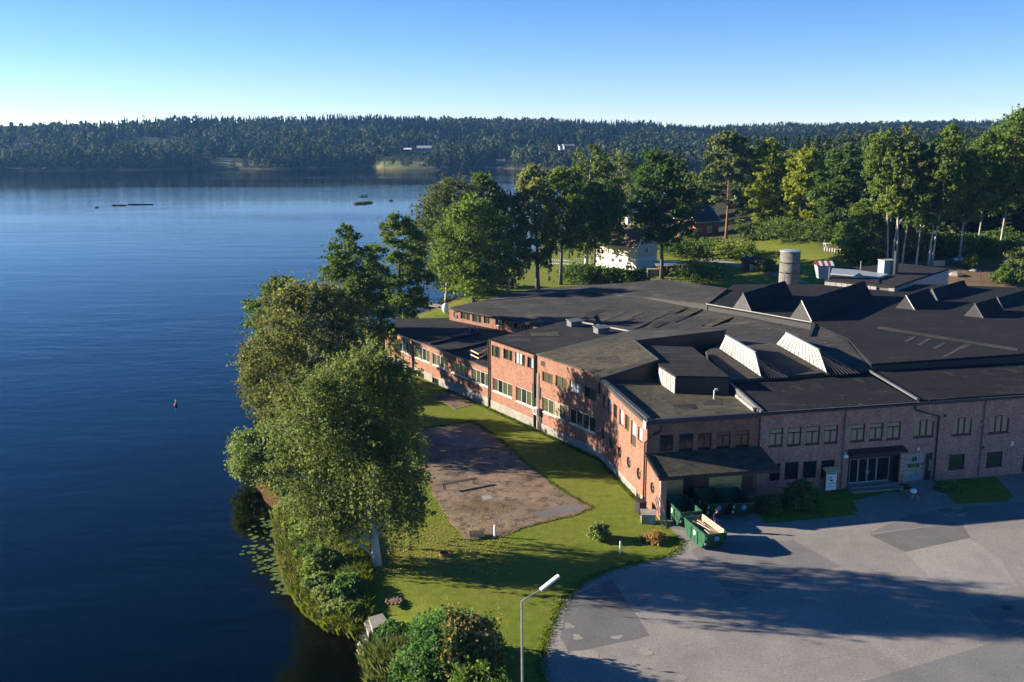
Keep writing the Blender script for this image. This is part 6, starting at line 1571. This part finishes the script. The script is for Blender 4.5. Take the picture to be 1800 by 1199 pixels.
p_ = W(309,713,WATER); o = thing('buoy', 'small red and white buoy on the open water', 'buoy', p_); mb = MB(); mb.lathe((0,0,-.1), [(.1,0),(.2,.12),(.21,.25),(.1,.4),(.02,.42)], 12); mb.build('float', 'roof_red', o, loc=(0, 0, 0)); mb = MB(); mb.lathe((0,0,.3), [(.03,0),(.03,.3),(.06,.33),(.01,.4)], 8); mb.build('top_mark', 'lamp_white', o, loc=(0, 0, 0))
# dock
dA, dB_ = W(732,531,WATER+.4), W(778,539,WATER+.4); o = thing('dock', 'pale wooden dock by the shore seen between the trees', 'dock', dA); dd = (dB_-dA); 
nn = Vector((-dd.y, dd.x, 0)).normalized()
for k in range(9):
    c_ = dA.lerp(dB_, (k+.5)/9); mb = MB(); mb.bar(c_-nn*1.1, c_+nn*1.1, dd.length/9*.92, .08); mb.build('plank', 'timber_grey', o)
for k in (0, .5, 1):
    for s_ in (-1, 1):
        q_ = dA.lerp(dB_, k)+nn*s_*.9; mb = MB(); mb.tube([q_+Vector((0,0,-1.6)), q_+Vector((0,0,.25))], .1, 7); mb.build('pile', 'timber_dark', o)
p_ = G(783,551); mb = MB(); mb.lathe((0,0,0), [(.1,0),(.45,.35),(.62,.85),(.55,1.4),(.2,1.75),(.02,1.8)], 14); o = mb.build('fuel_tank', 'lamp_white', smooth=True); o.location = p_; tag(o, 'white rounded tank at the end of the rear wing', 'tank')

# ------------------------------------------------------------------ houses
def house(nm, label, c0, ux, Lx, Ly, hw, rise, wall, roof_, base=None, chimney=None, wins=(), over=.5, hip=0, zb=None, verge='lamp_white'):
    # c0: near corner; ux: direction of the long (eaves) side seen from the camera; depth goes away from the camera
    u = Vector((ux[0], ux[1], 0)).normalized(); n_ = Vector((-u.y, u.x, 0)); 
    if n_.y < 0: n_ = -n_
    o = thing(nm, label, 'house', c0); z0 = -.6; P = lambda a, b_, z: Vector((u.x*a+n_.x*b_, u.y*a+n_.y*b_, z))
    mb = MB(); mb.hexa([P(0,0,z0), P(Lx,0,z0), P(Lx,Ly,z0), P(0,Ly,z0), P(0,0,hw), P(Lx,0,hw), P(Lx,Ly,hw), P(0,Ly,hw)])
    for a in (0, Lx): mb.add([P(a,0,hw), P(a,Ly,hw), P(a+(hip if a == 0 else -hip), Ly/2, hw+rise-.05)], [(0,1,2)])
    mb.build('wall', wall, o, loc=(0, 0, 0))
    if base:
        mb = MB(); e = .06; mb.hexa([P(-e,-e,z0), P(Lx+e,-e,z0), P(Lx+e,Ly+e,z0), P(-e,Ly+e,z0), P(-e,-e,base[0]), P(Lx+e,-e,base[0]), P(Lx+e,Ly+e,base[0]), P(-e,Ly+e,base[0])]); mb.build('basement_wall', base[1], o, loc=(0, 0, 0))
    dr = over*rise/(Ly/2); v_ = over
    mb = MB(); R0, R1 = P(-v_+hip, Ly/2, hw+rise), P(Lx+v_-hip, Ly/2, hw+rise)
    for s_ in (0, 1):
        yb_ = -v_ if s_ == 0 else Ly+v_; E0, E1 = P(-v_, yb_, hw-dr), P(Lx+v_, yb_, hw-dr); up = Vector((0, 0, .16))
        mb.hexa([E0, E1, R1, R0, E0+up, E1+up, R1+up, R0+up] if s_ == 0 else [E1, E0, R0, R1, E1+up, E0+up, R0+up, R1+up])
    if hip:
        for a, RR in ((-v_, R0), (Lx+v_, R1)): mb.add([P(a,-v_,hw-dr+.16), P(a,Ly+v_,hw-dr+.16), RR+Vector((0,0,.16))], [(0,1,2)])
    rf = mb.build('roof', roof_, o, loc=(0, 0, 0))
    for a, RR in ((-v_, R0), (Lx+v_, R1)):
        if hip: break
        for yb_ in (-v_, Ly+v_):
            mb = MB(); mb.bar(P(a, yb_, hw-dr+.05), RR+Vector((0,0,.06)), .10, .26); mb.build('verge_board', verge, o, loc=(0, 0, 0))
    mb = MB(); mb.bar(P(-v_, -v_-.06, hw-dr+.05), P(Lx+v_, -v_-.06, hw-dr+.05), .12, .12); mb.build('gutter', verge, o, loc=(0, 0, 0))
    if chimney:
        mb = MB(); c_ = P(chimney[0], Ly/2, hw+rise+.4); mb.box(c_, (.9, .9, 1.8), math.atan2(u.y, u.x)); ch = mb.build('chimney', chimney[1], rf, loc=(0, 0, 0)); mb = MB(); mb.box(c_+Vector((0,0,.95)), (1.05, 1.05, .1), math.atan2(u.y, u.x)); mb.build('cap', 'metal_grey', ch, loc=(0, 0, 0)) if False else None
    for (side, a, z, w_, h_, fm) in wins:
        f = MB(); g_ = MB()
        if side == 'f': Q = lambda x_, z_, o_: P(x_, -o_, z_)
        elif side == 'l': Q = lambda x_, z_, o_: P(-o_, Ly-x_, z_)
        else: Q = lambda x_, z_, o_: P(Lx+o_, x_, z_)
        def bx(m_, x0, x1, z0_, z1_, o0, o1): m_.hexa([Q(x0,z0_,o1), Q(x1,z0_,o1), Q(x1,z0_,o0), Q(x0,z0_,o0), Q(x0,z1_,o1), Q(x1,z1_,o1), Q(x1,z1_,o0), Q(x0,z1_,o0)])
        e = .12; eo = .075
        bx(f, a-e, a+w_+e, z-e, z, 0, .12); bx(f, a-e, a+w_+e, z+h_, z+h_+e, 0, .12); bx(f, a-e, a, z, z+h_, 0, .12); bx(f, a+w_, a+w_+e, z, z+h_, 0, .12); bx(f, a+w_/2-.04, a+w_/2+.04, z, z+h_, .082, .11)
        wo = f.build('window', fm, o, loc=(0, 0, 0)); bx(g_, a, a+w_, z, z+h_, 0, .08); g_.build('pane', 'glass_curtain_reflect' if side == 'f' else 'glass', wo, loc=(0, 0, 0))
    return o
cA = G(1046,471); cB_ = G(1118,476); u_ = (cB_-cA).xy; zc3 = cB_.z; 
house('white_house', 'white plastered house with brown tiled roof behind the factory', Vector((cA.x, cA.y, zc3)), u_, (cB_-cA).length, 8.5, 5.6, 4.4, 'wall_cream', 'roof_brown', (2.7, 'wall_white'), (5.6, 'wall_white'), [('f', 6.0, 3.6, 1.0, 1.2, 'lamp_white'), ('f', 2.4, 3.6, 1.0, 1.2, 'lamp_white'), ('f', 4.6, 1.7, .45, .45, 'frame_black'), ('f', 6.6, 1.7, .45, .45, 'frame_black'), ('r', 3.5, 3.6, 1.0, 1.2, 'lamp_white')])
cA = G(1191,416); cB_ = G(1224,420); 
c0 = G(1222,419); u_ = Vector((1, .55, 0))
house('red_house', 'red brick house with dark slate roof and white verges beside the pine', c0, u_, wid(1224,419,52), 9.0, 4.6, 3.6, 'wall_red', 'roof_slate', None, None, [('f', 1.2, 1.4, 1.1, 1.5, 'frame_black'), ('f', 4.2, 1.4, 1.1, 1.5, 'lamp_white'), ('l', 3.2, 2.2, 1.0, 1.4, 'lamp_white'), ('l', 5.6, 2.2, 1.0, 1.4, 'lamp_white')])
# red shed with pale sheet roof
c0 = G(1158,486); o = thing('red_shed', 'low red shed with pale blue sheet roof and small lean-to', 'shed', c0)
s_ = c0.y/FPX; Lx = 40*s_; Ly = 5.0
mb = MB(); mb.hexa([Vector(q_) for q_ in ((0,0,-.5),(Lx,.8,-.5),(Lx,Ly+.8,-.5),(0,Ly,-.5),(0,0,2.2),(Lx,.8,2.2),(Lx,Ly+.8,2.5),(0,Ly,2.5))]); mb.build('wall', 'wall_red_dark', o, loc=(0, 0, 0))
mb = MB(); mb.hexa([Vector(q_) for q_ in ((-.6,-.5,2.2),(Lx+.5,.3,2.2),(Lx+.5,Ly+1.4,2.6),(-.6,Ly+.6,2.6),(-.6,-.5,2.34),(Lx+.5,.3,2.34),(Lx+.5,Ly+1.4,2.74),(-.6,Ly+.6,2.74))]); mb.build('roof', 'sheet_blue', o, loc=(0, 0, 0))
mb = MB(); mb.box((-1.2, 1.4, .6), (2.2, 2.2, 1.8)); mb.build('lean_to', 'timber_grey', o, loc=(0, 0, 0)); mb = MB(); mb.box((Lx*.6, .45, .9), (.9, .1, 1.8), .15); mb.build('door', 'timber_dark', o, loc=(0, 0, 0))
c0 = G(1308,478); o = thing('garden_hut', 'tiny dark red hut with pale door beside the gravel road', 'hut', c0); 
mb = MB(); mb.hexa([Vector(q_) for q_ in ((0,0,-.4),(4,.6,-.4),(4,3.6,-.4),(0,3,-.4),(0,0,2.1),(4,.6,2.1),(4,3.6,2.1),(0,3,2.1))]); mb.add([(0,0,2.1),(0,3,2.1),(0,1.5,3.0)], [(0,1,2)]); mb.add([(4,.6,2.1),(4,3.6,2.1),(4,2.1,3.0)], [(0,1,2)]); mb.build('wall', 'wall_red_dark', o, loc=(0, 0, 0))
mb = MB(); mb.hexa([Vector(q_) for q_ in ((-.3,-.3,2.0),(4.3,.3,2.0),(4.3,2.1,3.0),(-.3,1.5,3.0),(-.3,-.3,2.12),(4.3,.3,2.12),(4.3,2.1,3.12),(-.3,1.5,3.12))]); mb.hexa([Vector(q_) for q_ in ((-.3,1.5,3.0),(4.3,2.1,3.0),(4.3,3.9,2.0),(-.3,3.3,2.0),(-.3,1.5,3.12),(4.3,2.1,3.12),(4.3,3.9,2.12),(-.3,3.3,2.12))]); mb.build('roof', 'roof_slate', o, loc=(0, 0, 0))
mb = MB(); mb.box((1.6, .20, .8), (.8, .1, 1.8), .15); mb.build('door', 'fascia_pale', o, loc=(0, 0, 0))
# white picket fence by the house
P_ = [G(a, b_) for a, b_ in ((962,466),(1000,468),(1040,467))]; o = thing('picket_fence', 'white picket fence on the bank left of the white house', 'fence', P_[0])
for i in range(2):
    k_ = int((P_[i+1]-P_[i]).length/.55)
    for k in range(k_):
        q_ = P_[i].lerp(P_[i+1], k/k_); mb = MB(); mb.bar(q_+Vector((0,0,-.3)), q_+Vector((0,0,1.75)), .14, .06); mb.build('picket', 'lamp_white', o)
    for z_ in (.5, 1.3):
        mb = MB(); mb.bar(P_[i]+Vector((0,.08,z_)), P_[i+1]+Vector((0,.08,z_)), .06, .1); mb.build('rail', 'lamp_white', o)
# garden wall, table
a, b_ = G(1450,440), G(1496,446); o = thing('garden_wall', 'low grey stone wall in the shade under the trees', 'wall', a); 
for k in range(10):
    q_ = a.lerp(b_, (k+.5)/10); mb = MB(); mb.box(q_+Vector((0,0,.3)), ((b_-a).length/10*.95, .6, .8+.15*math.sin(k*2.3)), .1); mb.build('stone', 'stone', o)
c0 = G(1462,434); boxthing('garden_table', 'white garden table in the deep shade behind the stone wall', 'table', [('table_top', 'lamp_white', [((0, 0, .8), (3.6, 1.4, .08))])]+[('leg', 'lamp_white', [((x_, y_, .38), (.1, .1, .76))]) for x_ in (-1.6, 1.6) for y_ in (-.5, .5)], c0, .1)
c0 = G(1647,467); boxthing('wooden_crate', 'pale wooden crate under a tarpaulin below the white birches', 'crate', [('side_board', 'timber', [((0, -.75, .2+.34*k), (2.4, .06, .3))]) for k in range(3)]+[('crate_body', 'timber_grey', [((0, 0, .5), (2.4, 1.4, 1.0))])], c0, .15)
c0 = G(1664,464); mb = MB(); mb.add([(-1.6,-.9,0),(1.6,-.9,0),(1.8,.9,0),(-1.6,.9,0),(-1.1,-.3,1.0),(.9,-.4,1.3),(1.5,.4,1.1),(-1,.4,.9)], [(0,1,5,4),(1,2,6,5),(2,3,7,6),(3,0,4,7),(4,5,6,7)]); o = mb.build('tarpaulin', 'metal_black'); o.location = c0; tag(o, 'dark tarpaulin heap beside the pale crate', 'tarpaulin')
c0 = G(1678,458); mb = MB(); mb.add([(-1.5,-.3,0),(1.5,-.2,.1),(1.3,.5,.1),(-1.4,.4,0),(-1.2,0,.45),(1.6,.1,.6)], [(0,1,5,4),(1,2,5),(2,3,4,5),(3,0,4)]); o = mb.build('upturned_boat', 'lamp_white'); o.location = c0; tag(o, 'white upturned dinghy at the edge of the wood', 'boat')
# wire fence on the slope
o = thing('wire_fence', 'thin wire fence with dark posts at the foot of the bare slope', 'fence', G(1690,490)); fp = [G(a, b_) for a, b_ in ((1684,494),(1722,497),(1762,496),(1800,492))]
for q_ in fp:
    mb = MB(); mb.tube([q_+Vector((0,0,-.2)), q_+Vector((0,0,2.3))], .07, 5); mb.build('post', 'timber_dark', o)
for i in range(3):
    for z_ in (.8, 1.4, 2.0):
        mb = MB(); mb.tube([fp[i]+Vector((0,0,z_)), fp[i+1]+Vector((0,0,z_))], .015, 3, False); mb.build('wire', 'metal_grey', o)
for i, (a, b_, s_) in enumerate(((1680,484,1.2),(1778,462,1.6),(1758,486,.9),(1540,472,1.0),(1712,476,.8),(1770,470,1.0))):
    p_ = G(a, b_); r3 = np.random.default_rng(700+i); mb = MB(); mb.lathe((0,0,-.2), [(s_*.8,0),(s_,.3*s_),(s_*.6,.6*s_),(.01,.7*s_)], 7); mb.v = [(x_*(1+.3*r3.random()), y_*(1+.3*r3.random()), z_*(1+.2*r3.random())) for x_, y_, z_ in mb.v]; o = mb.build('boulder', 'stone'); o.location = p_; tag(o, 'pale boulder on the bare brown slope', 'rock', 'boulders on the slope')

# ------------------------------------------------------------------ annex behind the roof field
za_ = 9.0
AN = thing('rooftop_annex', 'flat roofed annex with pale metal cladding behind the factory roof', 'building', W(1573,504,za_)-Vector((0,0,za_)))
ap = [W(a, b_, za_) for a, b_ in ((1450,492),(1573,504),(1606,492),(1668,472),(1585,463),(1450,473))]
mb = MB(); mb.slab(ap, .25); mb.build('roof', 'felt_dark', AN)
c_ = sum(ap, Vector())/len(ap); mb = MB(); mb.slab([Vector((c_.x+(q_.x-c_.x)*.985, c_.y+(q_.y-c_.y)*.985, za_-.253)) for q_ in ap], zb=0); mb.build('wall', 'metal_grey', AN)
for i0, i1, n in ((0, 1, 12), (1, 2, 7), (2, 3, 9)):
    w_ = Wall(ap[i0], ap[i1])
    for k in range(n):
        if i0 == 0 and k in (9, 10): continue
        mb = MB(); w_.box(mb, w_.L*k/n+.03, w_.L*(k+1)/n-.03, 4.5, za_-.27, -.02, .06); mb.build('panel', 'metal_white' if i0 < 2 else 'sheet_blue', AN)
mb = MB(); mb.slab([W(a, b_, za_+.35) for a, b_ in ((1459,480),(1545,487),(1562,481.5),(1500,474),(1459,471))], .3); mb.build('sheet_roof', 'sheet_blue', AN)
mb = MB(); mb.slab([W(a, b_, za_+.12) for a, b_ in ((1462,491),(1545,497),(1545,488),(1462,481))], .1); mb.build('lower_roof', 'felt_dark', AN)
vb = W(1446,489,za_); mb = MB(); h_ = 2.0; mb.hexa([vb+Vector(q_) for q_ in ((-.75,-.6,0),(.75,-.6,0),(.75,.6,0),(-.75,.6,0),(-1.15,-.95,h_),(1.15,-.95,h_),(1.15,.95,h_),(-1.15,.95,h_))]); vo = mb.build('vent_box', 'sheet_blue', AN)
for k in range(6):
    mt = 'roof_red' if k % 2 == 0 else 'mark_white'; x0, x1 = -1.3+2.6*k/6, -1.3+2.6*(k+1)/6-.01
    for s_ in (-1, 1):
        mb = MB(); Q = [vb+Vector(q_) for q_ in ((x0, s_*1.1, h_-.05), (x1, s_*1.1, h_-.05), (x1, 0, h_+.55), (x0, 0, h_+.55))]; Q = Q if s_ < 0 else Q[::-1]; mb.hexa(Q+[q_+Vector((0,0,.08)) for q_ in Q]); mb.build('roof_stripe', mt, vo)
bb = W(1558,480,za_); mb = MB(); mb.box(bb+Vector((0,0,1.0)), (2.0, 1.8, 2.0), .2); bo = mb.build('plant_box', 'sheet_blue', AN); mb = MB(); mb.box(bb+Vector((0,0,2.06)), (2.15, 1.95, .1), .2); mb.build('lid', 'timber_grey', bo)
ch = W(1573.5,482,za_); mb = MB(); mb.lathe(ch, [(.36,0),(.36,3.5),(.42,3.5),(.42,3.62),(.3,3.62)], 14); mb.build('chimney', 'metal_black', AN)
for a, b_, h_ in ((1512,482,1.7),(1456.5,496,1.9),(1378,500,1.6)):
    q_ = W(a, b_, za_-.4); mb = MB(); mb.tube([q_, q_+Vector((0,0,h_+.4))], .07, 6); mb.build('vent_pipe', 'galvanised', AN)
q_ = W(1510,488,za_+.2); mb = MB(); mb.add([q_+Vector(v_) for v_ in ((-.9,-.5,0),(.9,-.5,0),(.9,.6,0),(-.9,.6,0),(0,0,.7))], [(0,1,4),(1,2,4),(2,3,4),(3,0,4)]); mb.build('roof_cowl', 'metal_white', AN)
# round block tower
sY = 163.0; q_ = WY(1389.6,442,sY); rS = 17.4*sY/FPX; o = thing('round_tower', 'round grey block tower with dark iron bands behind the roofs', 'tower', (q_.x, q_.y, 0)); zt_ = q_.z
mb = MB(); mb.lathe((0,0,-.3), [(rS*1.05,0),(rS,zt_+.2),(rS*.85,zt_+.25)], 28); mb.build('drum', 'silo_block', o, loc=(0, 0, 0), smooth=True)
for f_ in (.35,.52,.70,.84):
    mb = MB(); mb.lathe((0,0,zt_*f_), [(rS*1.05,0),(rS*1.075,.02),(rS*1.075,.12),(rS*1.05,.14)], 28); mb.build('iron_band', 'metal_black', o, loc=(0, 0, 0))
mb = MB(); mb.lathe((0,0,zt_-.02), [(rS*1.06,0),(rS*1.06,.18),(rS*.5,.34),(.02,.4)], 28); mb.build('cap', 'sheet_blue', o, loc=(0, 0, 0))

# ------------------------------------------------------------------ far houses
def far_house(px_, py_, wpx, hpx, label, wall='wall_white', roof_='roof_slate', depth=9, wins=3):
    p_ = G(px_-wpx/2, py_); s_ = p_.y/FPX; L = wpx*s_; h_ = hpx*s_*.62; z0 = p_.z
    o = house('far_house', label, p_, (1, .05), L, depth, h_, hpx*s_*.38, wall, roof_, None, None, [('f', L*(k+.3)/wins, h_*.3, L/wins*.4, h_*.45, 'frame_black') for k in range(wins)]); o['category'] = 'house'; return o
far_house(745, 266, 22, 9, 'long white villa on the point across the lake', 'sheet_blue', 'metal_white', wins=5)
far_house(716, 266, 10, 5, 'low pale outbuilding left of the long white villa', 'metal_grey', 'lamp_white', wins=2)
far_house(880, 287, 12, 7, 'small blue grey boathouse at the far waterline', 'sheet_blue', 'metal_grey', wins=2)
far_house(1000, 261, 16, 7, 'pale house among trees above the far shore, left of two', 'sheet_blue', 'metal_grey', wins=3)
far_house(988, 262, 8, 7, 'narrow pale house left of the pair above the far shore', 'wall_white', 'roof_slate', wins=2)
far_house(1098, 243, 9, 5, 'white house high on the far hillside', 'wall_cream', 'roof_slate', wins=2)
far_house(424, 253, 16, 7, 'dark blue grey house half hidden in the far woods', 'sheet_blue', 'roof_slate', wins=2)
far_house(42, 258, 12, 6, 'grey house half hidden in the woods at the far left', 'metal_grey', 'roof_slate', wins=2)
far_house(436, 222, 8, 6, 'small house near the far ridge', 'wall_cream', 'roof_brown', wins=1)
p_ = WY(253,214,1700); o = thing('radio_mast', 'thin radio mast on the far ridge', 'mast', (p_.x, 1700, p_.z-6)); h_ = 14*1700/FPX+8
mb = MB(); mb.tube([(0,0,-20), (0,0,h_)], [.5,.25], 5); mb.build('mast_pole', 'metal_grey', o, loc=(0, 0, 0)); mb = MB(); mb.box((-1.2,0,h_-5), (2.0,.6,1.2)); mb.box((1.2,0,h_-7), (2.0,.6,1.2)); mb.build('antenna', 'metal_grey', o, loc=(0, 0, 0))

# ------------------------------------------------------------------ air
mb = MB(); mb.box((0, 0, 56), (5400, 5400, 130)); hz = mb.build('haze', 'lamp_white'); tag(hz, kind='stuff')
m = bpy.data.materials.new('haze'); m.use_nodes = True; hz.data.materials.clear(); hz.data.materials.append(m)
nt = m.node_tree; nt.nodes.remove(nt.nodes['Principled BSDF']); pv = nt.nodes.new('ShaderNodeVolumePrincipled'); pv.inputs['Color'].default_value = (.18,.46,1,1); pv.inputs['Density'].default_value = .00008; pv.inputs['Anisotropy'].default_value = .3
nt.links.new(pv.outputs[0], nt.nodes['Material Output'].inputs['Volume'])
